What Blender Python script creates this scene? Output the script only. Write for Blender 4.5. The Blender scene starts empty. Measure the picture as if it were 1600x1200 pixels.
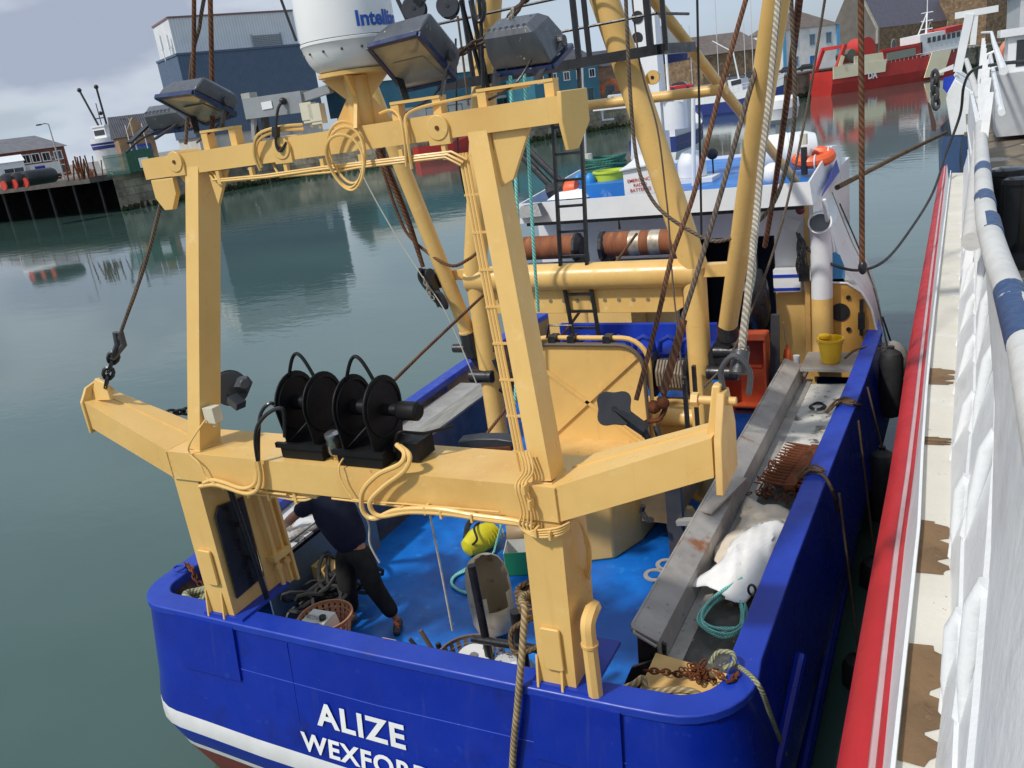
import bpy, math, random
from mathutils import Vector as V, Matrix
random.seed(7)
SC = bpy.context.scene
COL = SC.collection
R_ = math.radians
# ------------------------------------------------------------------ camera
ROT = ((0.88785479, 0.02957032, -0.4591726), (0.44121627, -0.3378456, 0.83137751), (-0.13054534, -0.94073692, -0.31300474))
FOC, EYE = 1319.0, V((0, 0, 6.0))
cam = bpy.data.cameras.new('camera'); camo = bpy.data.objects.new('camera', cam); COL.objects.link(camo)
m = Matrix([[ROT[i][0], -ROT[i][1], -ROT[i][2], EYE[i]] for i in range(3)] + [[0, 0, 0, 1]])
camo.matrix_world = m
cam.sensor_width = 36; cam.lens = FOC / 1600 * 36; cam.clip_start = .05; cam.clip_end = 9000
SC.camera = camo
SC.view_settings.view_transform = 'Standard'; SC.view_settings.look = 'None'
SC.view_settings.exposure = 0.0; SC.view_settings.gamma = 1
# ------------------------------------------------------------------ sun and sky
SUN_EL, SUN_AZ = R_(50), math.atan2(-0.50, -0.87)      # azimuth: the sun stands astern and a little to port
sdir = V((math.cos(SUN_EL) * math.sin(SUN_AZ), math.cos(SUN_EL) * math.cos(SUN_AZ), math.sin(SUN_EL)))
sun = bpy.data.lights.new('sun', 'SUN'); sun.energy = 3.0; sun.angle = R_(3.5); sun.color = (1, .95, .87)
suno = bpy.data.objects.new('sun', sun); COL.objects.link(suno)
suno.rotation_euler = sdir.to_track_quat('Z', 'Y').to_euler()
W = bpy.data.worlds.new('World'); SC.world = W; W.use_nodes = True
wn, wl = W.node_tree.nodes, W.node_tree.links
bg = wn['Background']; bg.inputs['Strength'].default_value = .118
sky = wn.new('ShaderNodeTexSky'); sky.sky_type = 'NISHITA'; sky.sun_disc = False
sky.sun_elevation = SUN_EL; sky.sun_rotation = SUN_AZ; sky.air_density = 1.0; sky.dust_density = 2.5; sky.ozone_density = 1.5
tc = wn.new('ShaderNodeTexCoord')
def wnode(t, **k):
    n = wn.new(t)
    for a, b in k.items(): setattr(n, a, b)
    return n
def wramp(src, a, b, c0=(0, 0, 0, 1), c1=(1, 1, 1, 1)):
    r = wn.new('ShaderNodeValToRGB'); r.color_ramp.elements[0].position = a; r.color_ramp.elements[1].position = b
    r.color_ramp.elements[0].color = c0; r.color_ramp.elements[1].color = c1
    wl.new(src, r.inputs[0]); return r.outputs[0]
mp = wn.new('ShaderNodeMapping'); mp.inputs['Scale'].default_value = (1, 1, 3.2); wl.new(tc.outputs['Generated'], mp.inputs[0])
nz = wn.new('ShaderNodeTexNoise'); nz.inputs['Scale'].default_value = 2.6; nz.inputs['Detail'].default_value = 9; nz.inputs['Roughness'].default_value = .52
wl.new(mp.outputs[0], nz.inputs['Vector'])
veil = wramp(nz.outputs[0], .34, .66, (.55, .55, .55, 1), (1, 1, 1, 1))
mx = wnode('ShaderNodeMixRGB', blend_type='MIX'); wl.new(veil, mx.inputs[0]); wl.new(sky.outputs[0], mx.inputs[1])
mx.inputs[2].default_value = (4.6, 5.45, 6.45, 1)       # thin high overcast
# a grey cloud bank low over the harbour mouth
cd = V((-0.80, .585, .125)).normalized()
dn = wnode('ShaderNodeVectorMath', operation='SUBTRACT'); wl.new(tc.outputs['Generated'], dn.inputs[0]); dn.inputs[1].default_value = cd
sc_ = wnode('ShaderNodeVectorMath', operation='MULTIPLY'); wl.new(dn.outputs[0], sc_.inputs[0]); sc_.inputs[1].default_value = (2.6, 2.6, 9.5)
ln = wnode('ShaderNodeVectorMath', operation='LENGTH'); wl.new(sc_.outputs[0], ln.inputs[0])
n2 = wn.new('ShaderNodeTexNoise'); n2.inputs['Scale'].default_value = 5.5; n2.inputs['Detail'].default_value = 8; wl.new(mp.outputs[0], n2.inputs['Vector'])
ad = wnode('ShaderNodeMath', operation='MULTIPLY_ADD'); wl.new(n2.outputs[0], ad.inputs[0]); ad.inputs[1].default_value = -2.4; wl.new(ln.outputs['Value'], ad.inputs[2])
ad2 = wnode('ShaderNodeMath', operation='MULTIPLY_ADD'); wl.new(ad.outputs[0], ad2.inputs[0]); ad2.inputs[1].default_value = .77; ad2.inputs[2].default_value = 1.0
cm = wramp(ad2.outputs[0], .52, .86, (1, 1, 1, 1), (0, 0, 0, 1))
core = wramp(ad2.outputs[0], .22, .74, (3.3, 3.8, 4.8, 1), (5.8, 6.3, 7.0, 1))
mx2 = wnode('ShaderNodeMixRGB', blend_type='MIX'); wl.new(cm, mx2.inputs[0]); wl.new(mx.outputs[0], mx2.inputs[1]); wl.new(core, mx2.inputs[2])
wl.new(mx2.outputs[0], bg.inputs['Color'])

# ------------------------------------------------------------------ pixel of the 1600x1200 survey photo -> point on a known plane
def ray(px, py):
    v = ((px - 800), (py - 600), FOC)
    return V([sum(ROT[i][j] * v[j] for j in range(3)) for i in range(3)])
def at(px, py, y=None, x=None, z=None, d=None):
    r = ray(px, py)
    if y is not None: t = (y - EYE.y) / r.y
    elif x is not None: t = (x - EYE.x) / r.x
    elif z is not None: t = (z - EYE.z) / r.z
    else: t = d / FOC
    return EYE + r * t
# ------------------------------------------------------------------ materials
MATS = {}
def mat(name, c1, c2=None, scale=3.0, rough=.5, metal=0.0, bump=0.0, bscale=40.0, spots=(), spec=.5, lo=.35, hi=.65, stretch=(1, 1, 1), kind=None, rvar=.12, coat=0, alpha=1, trans=0, runs=None):
    if name in MATS: return MATS[name]
    mt = bpy.data.materials.new(name); mt.use_nodes = True; MATS[name] = mt
    N, L = mt.node_tree.nodes, mt.node_tree.links
    b = N['Principled BSDF']; b.inputs['Metallic'].default_value = metal
    b.inputs['Specular IOR Level'].default_value = spec; b.inputs['Coat Weight'].default_value = coat
    b.inputs['Transmission Weight'].default_value = trans; b.inputs['Alpha'].default_value = alpha
    t = N.new('ShaderNodeTexCoord'); mpn = N.new('ShaderNodeMapping'); mpn.inputs['Scale'].default_value = stretch
    L.new(t.outputs['Object'], mpn.inputs[0])
    def noise(s, d=6, r=.55):
        n = N.new('ShaderNodeTexNoise'); n.inputs['Scale'].default_value = s; n.inputs['Detail'].default_value = d; n.inputs['Roughness'].default_value = r
        L.new(mpn.outputs[0], n.inputs['Vector']); return n.outputs[0]
    def ramp(src, a, c, ca=(0, 0, 0, 1), cc=(1, 1, 1, 1)):
        r = N.new('ShaderNodeValToRGB'); e = r.color_ramp.elements; e[0].position = a; e[1].position = c; e[0].color = ca; e[1].color = cc
        L.new(src, r.inputs[0]); return r.outputs[0]
    if c2 is None: c2 = tuple(min(1, x * .86) for x in c1)
    n0 = noise(scale)
    colr = ramp(n0, lo, hi, (*c1, 1), (*c2, 1))
    for (sc, s, a, c) in spots:
        msk = ramp(noise(s, 8, .62), a, c)
        mm = N.new('ShaderNodeMixRGB'); L.new(msk, mm.inputs[0]); L.new(colr, mm.inputs[1]); mm.inputs[2].default_value = (*sc, 1); colr = mm.outputs[0]
    if runs:                                     # dirt and rust running down the plating
        m3 = N.new('ShaderNodeMapping'); m3.inputs['Scale'].default_value = (16, 16, .8); L.new(t.outputs['Object'], m3.inputs[0]); n3 = N.new('ShaderNodeTexNoise'); n3.inputs['Scale'].default_value = 1; n3.inputs['Detail'].default_value = 5; L.new(m3.outputs[0], n3.inputs['Vector'])
        k3 = ramp(n3.outputs[0], runs[1], runs[2]); q3 = N.new('ShaderNodeMath'); q3.operation = 'MULTIPLY'; L.new(k3, q3.inputs[0]); q3.inputs[1].default_value = runs[3]
        mm = N.new('ShaderNodeMixRGB'); L.new(q3.outputs[0], mm.inputs[0]); L.new(colr, mm.inputs[1]); mm.inputs[2].default_value = (*runs[0], 1); colr = mm.outputs[0]
    hgt = None
    if kind == 'rope':
        sp = N.new('ShaderNodeSeparateXYZ'); L.new(t.outputs['UV'], sp.inputs[0])
        a = N.new('ShaderNodeMath'); a.operation = 'ADD'; L.new(sp.outputs[0], a.inputs[0]); L.new(sp.outputs[1], a.inputs[1])
        a2 = N.new('ShaderNodeMath'); a2.operation = 'MULTIPLY'; L.new(a.outputs[0], a2.inputs[0]); a2.inputs[1].default_value = 6.2832 * 3
        s_ = N.new('ShaderNodeMath'); s_.operation = 'SINE'; L.new(a2.outputs[0], s_.inputs[0])
        sh = ramp(s_.outputs[0], .0, .35, (.42, .42, .42, 1), (1, 1, 1, 1))
        mm = N.new('ShaderNodeMixRGB'); mm.blend_type = 'MULTIPLY'; mm.inputs[0].default_value = .8; L.new(colr, mm.inputs[1]); L.new(sh, mm.inputs[2]); colr = mm.outputs[0]
        hgt = s_.outputs[0]; bump = bump or .6
    if kind == 'brick' or kind == 'stone' or kind == 'block':
        br = N.new('ShaderNodeTexBrick'); br.inputs['Scale'].default_value = 1
        bw, bh, ms = {'brick': (.6, .2, .03), 'stone': (1.1, .42, .05), 'block': (2.2, .8, .04)}[kind]
        br.inputs['Brick Width'].default_value = bw; br.inputs['Row Height'].default_value = bh; br.inputs['Mortar Size'].default_value = ms
        br.inputs['Color1'].default_value = (1, 1, 1, 1); br.inputs['Color2'].default_value = (.62, .6, .58, 1); br.inputs['Mortar'].default_value = (.8, .78, .72, 1) if kind == 'stone' else (.5, .48, .45, 1)
        nn = N.new('ShaderNodeTexNoise'); nn.inputs['Scale'].default_value = 1.3; L.new(t.outputs['UV'], nn.inputs['Vector'])
        am = N.new('ShaderNodeMixRGB'); am.inputs[0].default_value = .12 if kind != 'brick' else .02; L.new(t.outputs['UV'], am.inputs[1]); L.new(nn.outputs['Color'], am.inputs[2])
        L.new(am.outputs[0], br.inputs['Vector'])
        mm = N.new('ShaderNodeMixRGB'); mm.blend_type = 'MULTIPLY'; mm.inputs[0].default_value = .85; L.new(colr, mm.inputs[1]); L.new(br.outputs[0], mm.inputs[2]); colr = mm.outputs[0]
    if kind == 'ribs' or kind == 'planks':
        sp = N.new('ShaderNodeSeparateXYZ'); L.new(t.outputs['UV'], sp.inputs[0])
        a2 = N.new('ShaderNodeMath'); a2.operation = 'MULTIPLY'; L.new(sp.outputs[0], a2.inputs[0]); a2.inputs[1].default_value = 6.2832 * (2.2 if kind == 'ribs' else 3.5)
        s_ = N.new('ShaderNodeMath'); s_.operation = 'SINE'; L.new(a2.outputs[0], s_.inputs[0])
        sh = ramp(s_.outputs[0], -.2 if kind == 'ribs' else .0, .5 if kind == 'ribs' else .06, (.86, .86, .86, 1) if kind == 'ribs' else (.4, .4, .4, 1), (1, 1, 1, 1))
        mm = N.new('ShaderNodeMixRGB'); mm.blend_type = 'MULTIPLY'; mm.inputs[0].default_value = 1; L.new(colr, mm.inputs[1]); L.new(sh, mm.inputs[2]); colr = mm.outputs[0]
        hgt = s_.outputs[0]; bump = bump or .3
    L.new(colr, b.inputs['Base Color'])
    rr = ramp(noise(scale * 2.7, 4), .3, .7, (max(.02, rough - rvar),) * 3 + (1,), (min(1, rough + rvar),) * 3 + (1,))
    L.new(rr, b.inputs['Roughness'])
    if bump:
        bp = N.new('ShaderNodeBump'); bp.inputs['Strength'].default_value = min(1, bump); bp.inputs['Distance'].default_value = .004 if kind == 'rope' else .01
        L.new(hgt if hgt else noise(bscale, 5), bp.inputs['Height']); L.new(bp.outputs[0], b.inputs['Normal'])
    return mt
def emat(name, c, s=1):
    mt = bpy.data.materials.new(name); mt.use_nodes = True; b = mt.node_tree.nodes['Principled BSDF']; b.inputs['Base Color'].default_value = (*c, 1); return mt
RUSTC = (.22, .07, .025)
BUFF = mat('buff_paint', (.77, .50, .17), (.71, .45, .145), 2.2, .36, bump=.10, bscale=22, spots=[((.66, .38, .11), 1.3, .55, .75), ((.80, .57, .25), 5, .60, .75), ((.30, .13, .05), 11, .72, .76)], rvar=.12, runs=((.46, .25, .08), .62, .80, .22))
BUFFT = mat('buff_paint_worn', (.73, .47, .17), (.62, .38, .13), 4, .5, bump=.2, bscale=14, spots=[((.25, .12, .05), 12, .64, .74), ((.3, .25, .18), 3, .62, .8)])
BLUE = mat('royal_blue_paint', (.0015, .021, .32), (.001, .016, .27), 1.4, .32, bump=.10, bscale=3, spots=[((.02, .06, .40), 7, .62, .8), ((.004, .012, .16), 1.6, .58, .75), ((.12, .16, .42), 21, .73, .76)], coat=.05, runs=((.05, .06, .20), .60, .80, .3))
BLUER = mat('royal_blue_rail', (.012, .048, .42), (.008, .036, .35), 2.4, .42, bump=.15, bscale=9, spots=[((.22, .24, .42), 11, .70, .78), ((.05, .05, .14), 3, .62, .8)])
DECK = mat('bright_blue_deck', (.004, .175, .66), (.003, .125, .52), 1.3, .42, bump=.22, bscale=50, spots=[((.003, .07, .32), .9, .48, .66), ((.02, .05, .20), 3.1, .58, .72), ((.04, .30, .75), 4.5, .60, .75), ((.02, .04, .12), 19, .70, .76)])
WHITE = mat('white_paint', (.78, .79, .80), (.70, .72, .74), 2, .38, bump=.08, bscale=14, spots=[((.45, .36, .26), 6, .73, .82)])
WHITEG = mat('white_paint_grubby', (.76, .77, .78), (.62, .64, .66), 1.5, .42, bump=.35, bscale=7, spots=[((.42, .33, .22), 5, .70, .82)])
BLACK = mat('black_paint', (.012, .012, .014), (.022, .022, .025), 6, .34, bump=.2, bscale=25, spots=[((.09, .045, .025), 14, .68, .78)])
BLACKR = mat('black_rubber', (.016, .016, .017), (.03, .03, .03), 6, .6, bump=.2)
RUST = mat('rusty_steel', (.19, .062, .025), (.075, .026, .014), 9, .85, bump=.9, bscale=60, spots=[((.28, .10, .04), 22, .6, .72)], spec=.2)
WIRE = mat('wire_rope_rusty', (.23, .105, .055), (.12, .06, .036), 5, .75, kind='rope', spec=.2)
WIREG = mat('wire_rope_grey', (.20, .15, .11), (.11, .085, .068), 5, .7, kind='rope', spec=.3)
GALV = mat('wire_rope_galvanised', (.52, .47, .38), (.34, .29, .22), 4, .6, kind='rope')
HEMP = mat('hemp_rope', (.46, .36, .20), (.33, .25, .14), 4, .85, kind='rope', spec=.1)
HEMPD = mat('dark_hemp_rope', (.22, .15, .085), (.13, .085, .05), 4, .9, kind='rope', spec=.1)
HEMPG = mat('green_grey_hawser', (.42, .42, .27), (.28, .30, .18), 6, .85, kind='rope', spec=.1)
TEAL = mat('teal_poly_rope', (.34, .90, .80), (.24, .74, .66), 6, .5, kind='rope')
STEEL = mat('worn_grey_steel', (.40, .38, .355), (.30, .285, .27), 3, .42, metal=.15, bump=.3, bscale=18, spots=[((.48, .46, .42), 2.1, .50, .75), ((.30, .12, .045), 1.7, .62, .70), ((.09, .085, .08), 16, .62, .72), ((.44, .36, .24), 4, .62, .76)])
STEELD = mat('dark_steel', (.10, .10, .105), (.06, .06, .065), 3, .4, metal=.4, bump=.3, spots=[((.16, .07, .035), 6, .66, .78)])
GLASS = mat('dark_window_glass', (.012, .014, .016), (.02, .024, .028), 2, .06, spec=.8, rvar=.03)
# ------------------------------------------------------------------ mesh builder
WLOC = {}
class MB:
    def __init__(s): s.v = []; s.f = []; s.mi = []; s.uv = []; s.cur = 0
    def face(s, idx, uv=None):
        s.f.append(tuple(idx)); s.mi.append(s.cur); s.uv.append(uv)
    def add(s, vs): n = len(s.v); s.v.extend([V(p) for p in vs]); return n
    def quad(s, a, b, c, d):
        n = s.add([a, b, c, d]); w = (V(b) - V(a)).length; h = (V(d) - V(a)).length
        s.face((n, n + 1, n + 2, n + 3), [(0, 0), (w, 0), (w, h), (0, h)]); return s
    def poly(s, pts): n = s.add(pts); s.face(range(n, n + len(pts))); return s
    def hexa(s, p):      # 8 corners: bottom 4 ccw, top 4
        p = [V(q) for q in p]
        for q in ((3, 2, 1, 0), (4, 5, 6, 7), (0, 1, 5, 4), (1, 2, 6, 5), (2, 3, 7, 6), (3, 0, 4, 7)): s.quad(*[p[i] for i in q])
        return s
    def box(s, x0, x1, y0, y1, z0, z1): return s.hexa([(x0, y0, z0), (x1, y0, z0), (x1, y1, z0), (x0, y1, z0), (x0, y0, z1), (x1, y0, z1), (x1, y1, z1), (x0, y1, z1)])
    def beam(s, p0, p1, w, h, side=None, w1=None, h1=None):
        p0, p1 = V(p0), V(p1); d = (p1 - p0).normalized()
        u = V(side) if side is not None else d.cross(V((0, 0, 1)))
        if u.length < 1e-4: u = V((1, 0, 0))
        u = (u - d * u.dot(d)).normalized(); n = u.cross(d).normalized(); w1 = w1 or w; h1 = h1 or h
        return s.hexa([p0 - u * w / 2 - n * h / 2, p0 + u * w / 2 - n * h / 2, p0 + u * w / 2 + n * h / 2, p0 - u * w / 2 + n * h / 2,
                       p1 - u * w1 / 2 - n * h1 / 2, p1 + u * w1 / 2 - n * h1 / 2, p1 + u * w1 / 2 + n * h1 / 2, p1 - u * w1 / 2 + n * h1 / 2])
    def prism(s, pts, vec):
        pts = [V(p) for p in pts]; vec = V(vec); k = len(pts); n = s.add(pts + [p + vec for p in pts])
        s.face([n + i for i in range(k)][::-1]); s.face([n + k + i for i in range(k)])
        for i in range(k):
            j = (i + 1) % k; w = (pts[j] - pts[i]).length
            s.face((n + i, n + j, n + k + j, n + k + i), [(0, 0), (w, 0), (w, vec.length), (0, vec.length)])
        return s
    def tube(s, pts, r, n=8, closed=False, pitch=None, caps=True):
        pts = [V(p) for p in pts]; k = len(pts); rr = r if isinstance(r, (list, tuple)) else [r] * k
        pitch = pitch or max(rr) * 7
        T = []
        for i in range(k):
            a = pts[i - 1] if (i or closed) else pts[i]; b = pts[(i + 1) % k] if (i < k - 1 or closed) else pts[i]
            d = b - a; T.append(d.normalized() if d.length > 1e-9 else V((0, 0, 1)))
        u = T[0].cross(V((0, 0, 1)));
        if u.length < 1e-3: u = T[0].cross(V((1, 0, 0)))
        u.normalize(); base = len(s.v); L = 0; Ls = []
        for i in range(k):
            if i: L += (pts[i] - pts[i - 1]).length
            Ls.append(L); u = (u - T[i] * u.dot(T[i])).normalized(); w = T[i].cross(u)
            for j in range(n):
                a = 2 * math.pi * j / n; s.v.append(pts[i] + (u * math.cos(a) + w * math.sin(a)) * rr[i])
        for i in range(k - 1 + (1 if closed else 0)):
            i2 = (i + 1) % k; l0 = Ls[i] / pitch; l1 = (Ls[i2] if i2 else L + (pts[0] - pts[-1]).length) / pitch
            for j in range(n):
                j2 = (j + 1) % n
                s.face((base + i * n + j, base + i * n + j2, base + i2 * n + j2, base + i2 * n + j), [(j / n, l0), ((j + 1) / n, l0), ((j + 1) / n, l1), (j / n, l1)])
        if caps and not closed:
            s.face([base + j for j in range(n)][::-1]); s.face([base + (k - 1) * n + j for j in range(n)])
        return s
    def cyl(s, p0, p1, r, n=20, r1=None): return s.tube([p0, p1], [r, r if r1 is None else r1], n)
    def lathe(s, prof, o, axis=(0, 0, 1), n=24, a0=0, a1=2 * math.pi, close=True):
        o = V(o); ax = V(axis).normalized(); u = ax.cross(V((0, 0, 1)))
        if u.length < 1e-3: u = V((1, 0, 0))
        u.normalize(); w = ax.cross(u); full = abs(a1 - a0 - 2 * math.pi) < 1e-6; m_ = n if full else n + 1; b = len(s.v)
        for (r, h) in prof:
            for j in range(m_):
                a = a0 + (a1 - a0) * j / n; s.v.append(o + ax * h + (u * math.cos(a) + w * math.sin(a)) * r)
        for i in range(len(prof) - 1):
            for j in range(n):
                j2 = (j + 1) % m_; s.face((b + i * m_ + j, b + i * m_ + j2, b + (i + 1) * m_ + j2, b + (i + 1) * m_ + j), [(j / n * 2, i), ((j + 1) / n * 2, i), ((j + 1) / n * 2, i + 1), (j / n * 2, i + 1)])
        if close and full:
            if prof[0][0] > 1e-4: s.face([b + j for j in range(n)][::-1])
            if prof[-1][0] > 1e-4: s.face([b + (len(prof) - 1) * m_ + j for j in range(n)])
        return s
    def sphere(s, c, r, n=16, sq=(1, 1, 1)):
        b = len(s.v); s.lathe([(max(1e-5, math.sin(math.pi * i / 10)) , -math.cos(math.pi * i / 10)) for i in range(11)], (0, 0, 0), n=n)
        for i in range(b, len(s.v)): q = s.v[i]; s.v[i] = V(c) + V((q.x * sq[0], q.y * sq[1], q.z * sq[2])) * r
        return s
    def build(s, name, mats, parent=None, bevel=0, label=None, angle=35, sub=0, jit=0, solid=0):
        if not isinstance(mats, (list, tuple)): mats = [mats]
        lo = V([min(p[i] for p in s.v) for i in range(3)]); hi = V([max(p[i] for p in s.v) for i in range(3)])
        o_ = V(((lo.x + hi.x) / 2, (lo.y + hi.y) / 2, lo.z))
        if jit:
            s.v = [p + V((random.uniform(-1, 1), random.uniform(-1, 1), random.uniform(-1, 1))) * jit for p in s.v]
        me = bpy.data.meshes.new(name); me.from_pydata([tuple(p - o_) for p in s.v], [], s.f)
        for mt in mats: me.materials.append(mt)
        me.polygons.foreach_set('material_index', s.mi)
        ul = me.uv_layers.new(name='uv'); li = 0
        for pi, p in enumerate(me.polygons):
            uv = s.uv[pi]
            if uv is None:
                nrm = p.normal; ax = max(range(3), key=lambda q: abs(nrm[q]))
                uv = [((me.vertices[vi].co[(ax + 1) % 3]), (me.vertices[vi].co[(ax + 2) % 3])) for vi in p.vertices]
            for q, l in enumerate(p.loop_indices): ul.data[l].uv = uv[q]
        me.validate(); me.polygons.foreach_set('use_smooth', [True] * len(me.polygons))
        me.set_sharp_from_angle(angle=R_(angle)); me.update()
        ob = bpy.data.objects.new(name, me); COL.objects.link(ob)
        pw = WLOC[parent.name] if parent else V((0, 0, 0))
        ob.location = o_ - pw; WLOC[ob.name] = o_
        if parent: ob.parent = parent
        if solid:
            md = ob.modifiers.new('solid', 'SOLIDIFY'); md.thickness = solid; md.offset = 0
        if sub:
            md = ob.modifiers.new('sub', 'SUBSURF'); md.levels = sub; md.render_levels = sub
        if bevel:
            md = ob.modifiers.new('bevel', 'BEVEL'); md.width = bevel; md.segments = 2; md.limit_method = 'ANGLE'; md.angle_limit = R_(40); md.harden_normals = False
        if label: ob['label'] = label
        return ob
def tag(o, label=None, cat=None, group=None, kind=None):
    if label: o['label'] = label
    if cat: o['category'] = cat
    if group: o['group'] = group
    if kind: o['kind'] = kind
    return o
def thing(name, label, cat, loc, group=None):
    o = bpy.data.objects.new(name, None); COL.objects.link(o); o.location = V(loc); WLOC[o.name] = V(loc); o.empty_display_size = .3
    return tag(o, label, cat, group)
def move(o, loc): o.location = V(loc); return o
def copy_tree(o, parent=None):
    c = o.copy(); COL.objects.link(c); c.parent = parent
    WLOC[c.name] = WLOC.get(o.name, V(o.location))
    for ch in list(o.children): copy_tree(ch, c)
    return c
def smooth(pts, k=6, closed=False):
    pts = [V(p) for p in pts]; n = len(pts); out = []
    for i in range(n if closed else n - 1):
        g = (lambda q: pts[q % n]) if closed else (lambda q: pts[max(0, min(n - 1, q))])
        p0, p1, p2, p3 = g(i - 1), g(i), g(i + 1), g(i + 2)
        for j in range(k):
            t = j / k; out.append(.5 * ((2 * p1) + (p2 - p0) * t + (2 * p0 - 5 * p1 + 4 * p2 - p3) * t * t + (3 * p1 - p0 - 3 * p2 + p3) * t ** 3))
    if not closed: out.append(pts[-1])
    return out
def rope(name, pts, r, mt, label=None, cat='rope', parent=None, k=6, n=8, group=None, curved=True, pitch=None):
    o = MB().tube(smooth(pts, k) if curved and len(pts) > 2 else pts, r, n, pitch=pitch).build(name, mt, parent)
    if label: tag(o, label, cat, group)
    return o
def text(body, name, size, o, xd, yd, mt, parent, ext=.004, bold=0.0, xs=1, wrap=None, align='LEFT', sp=1.0):
    cu = bpy.data.curves.new(name, 'FONT'); cu.body = body; cu.size = 1; cu.offset = bold; cu.align_x = align; cu.space_character = sp; cu.resolution_u = 4
    tmp = bpy.data.objects.new('tmp', cu); COL.objects.link(tmp)
    me = bpy.data.meshes.new_from_object(tmp.evaluated_get(bpy.context.evaluated_depsgraph_get())); bpy.data.objects.remove(tmp)
    xd = V(xd).normalized(); yd = V(yd); yd = (yd - xd * yd.dot(xd)).normalized(); nd = xd.cross(yd); mb = MB()
    vs = []
    for vtx in me.vertices:
        x, y = vtx.co.x * size * xs, vtx.co.y * size
        if wrap: c, rad, ang = wrap; a = ang + x / rad; vs.append(V((c[0] + math.cos(a) * (rad + ext), c[1] + math.sin(a) * (rad + ext), o[2] + y)))
        else: vs.append(V(o) + xd * x + yd * y + nd * ext)
    mb.add(vs)
    for p in me.polygons: mb.face(list(p.vertices))
    bpy.data.meshes.remove(me)
    return mb.build(name, mt, parent)
# ================================================================== SETTING: water, quays, far buildings, far boats
wm = bpy.data.materials.new('harbour_water'); wm.use_nodes = True; N, L = wm.node_tree.nodes, wm.node_tree.links; b = N['Principled BSDF']
b.inputs['Roughness'].default_value = .045; b.inputs['IOR'].default_value = 1.42; b.inputs['Specular IOR Level'].default_value = .62
t = N.new('ShaderNodeTexCoord'); mpn = N.new('ShaderNodeMapping'); mpn.inputs['Rotation'].default_value = (0, 0, R_(25)); mpn.inputs['Scale'].default_value = (.55, 1.0, 1); L.new(t.outputs['Object'], mpn.inputs[0])
def wnoise(s, d, src=None):
    n = N.new('ShaderNodeTexNoise'); n.inputs['Scale'].default_value = s; n.inputs['Detail'].default_value = d; L.new(src or mpn.outputs[0], n.inputs['Vector']); return n.outputs[0]
def math_(op, a, c):
    n = N.new('ShaderNodeMath'); n.operation = op
    for i, q in enumerate((a, c)):
        if isinstance(q, (int, float)): n.inputs[i].default_value = q
        else: L.new(q, n.inputs[i])
    return n.outputs[0]
rp = N.new('ShaderNodeValToRGB'); e = rp.color_ramp.elements; e[0].position = .35; e[1].position = .7; e[0].color = (.046, .090, .078, 1); e[1].color = (.062, .114, .098, 1)
L.new(wnoise(.12, 4), rp.inputs[0]); L.new(rp.outputs[0], b.inputs['Base Color'])
patch = N.new('ShaderNodeValToRGB'); e = patch.color_ramp.elements; e[0].position = .35; e[1].position = .65; e[0].color = (.25, .25, .25, 1); e[1].color = (1, 1, 1, 1)
L.new(wnoise(.05, 3), patch.inputs[0])
h = math_('ADD', math_('MULTIPLY', wnoise(.9, 4), 1.0), math_('MULTIPLY', wnoise(4.2, 3), .17))
h = math_('MULTIPLY', h, patch.outputs[0])
bp = N.new('ShaderNodeBump'); bp.inputs['Strength'].default_value = 1; bp.inputs['Distance'].default_value = .015; L.new(h, bp.inputs['Height']); L.new(bp.outputs[0], b.inputs['Normal'])
tag(MB().quad((-4000, -600, 0), (4000, -600, 0), (4000, 6000, 0), (-4000, 6000, 0)).build('water', wm), kind='structure')
# --- far quay
QZ = 4.2
STONEW = mat('quay_stone', (.42, .37, .28), (.25, .225, .17), .7, .9, bump=.5, bscale=3, kind='block', spots=[((.10, .095, .08), .5, .5, .7)], spec=.2)
WEED = mat('quay_weed', (.035, .055, .018), (.055, .055, .03), 1.2, .9, bump=.6, bscale=5, spec=.1)
GROUND = mat('quay_ground', (.26, .25, .23), (.20, .195, .185), .2, .9, spec=.2)
quay = [at(190, 330, z=0), at(450, 280, z=0), at(700, 245, z=0), at(960, 200, z=0), at(1215, 160, z=0)]
quay += [quay[-1] + V((4, 10, 0)), V((-9, 204, 0)), V((14, 250, 0)), V((60, 262, 0))]
far = [V((3000, 400, 0)), V((3000, 5500, 0)), V((-3500, 5500, 0)), V((-3500, 60, 0)), V((-140, 62, 0)), V((-140, 78, 0)), quay[0] + V((-6, 8, 0))]
tag(MB().poly([V((p.x, p.y, QZ)) for p in (quay + far)]).build('ground', GROUND), kind='structure')
qw = thing('quay_wall', 'long stone harbour wall across the water with green weed along its foot', 'wall', quay[1])
mb, m2, m3 = MB(), MB(), MB()
for i in range(len(quay) - 1):
    a, c = quay[i], quay[i + 1]; u = V((0, 0, 1))
    mb.quad(a - u, c - u, c + u * (QZ + .003), a + u * (QZ + .003))
    n = u.cross(c - a).normalized() * -1; k = int((c - a).length / .8)
    for j in range(k):                                           # uneven weed fringe standing off the face
        p = a + (c - a) * (j + .5) / k; r = random.uniform(.25, .6); hgt = random.uniform(.1, .5) + .35
        m2.sphere(p + V((0, 0, hgt * .4)), r, 6, (1, 1, .7 * hgt / r))
    m3.beam(a + u * (QZ + .14), c + u * (QZ + .14), .55, .3)
    for j in range(2, int((c - a).length / 7)):
        p = a + (c - a) * j * 7 / (c - a).length + n * .12; m3.cur = 1; m3.box(p.x - .15, p.x + .15, p.y - .2, p.y + .2, -.5, QZ - .1); m3.cur = 0
mb.build('face', STONEW, qw); m2.build('weed', WEED, qw, jit=.12); m3.build('coping', [mat('coping_stone', (.36, .34, .29), (.26, .245, .21), 1, .9), STEELD], qw)
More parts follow.
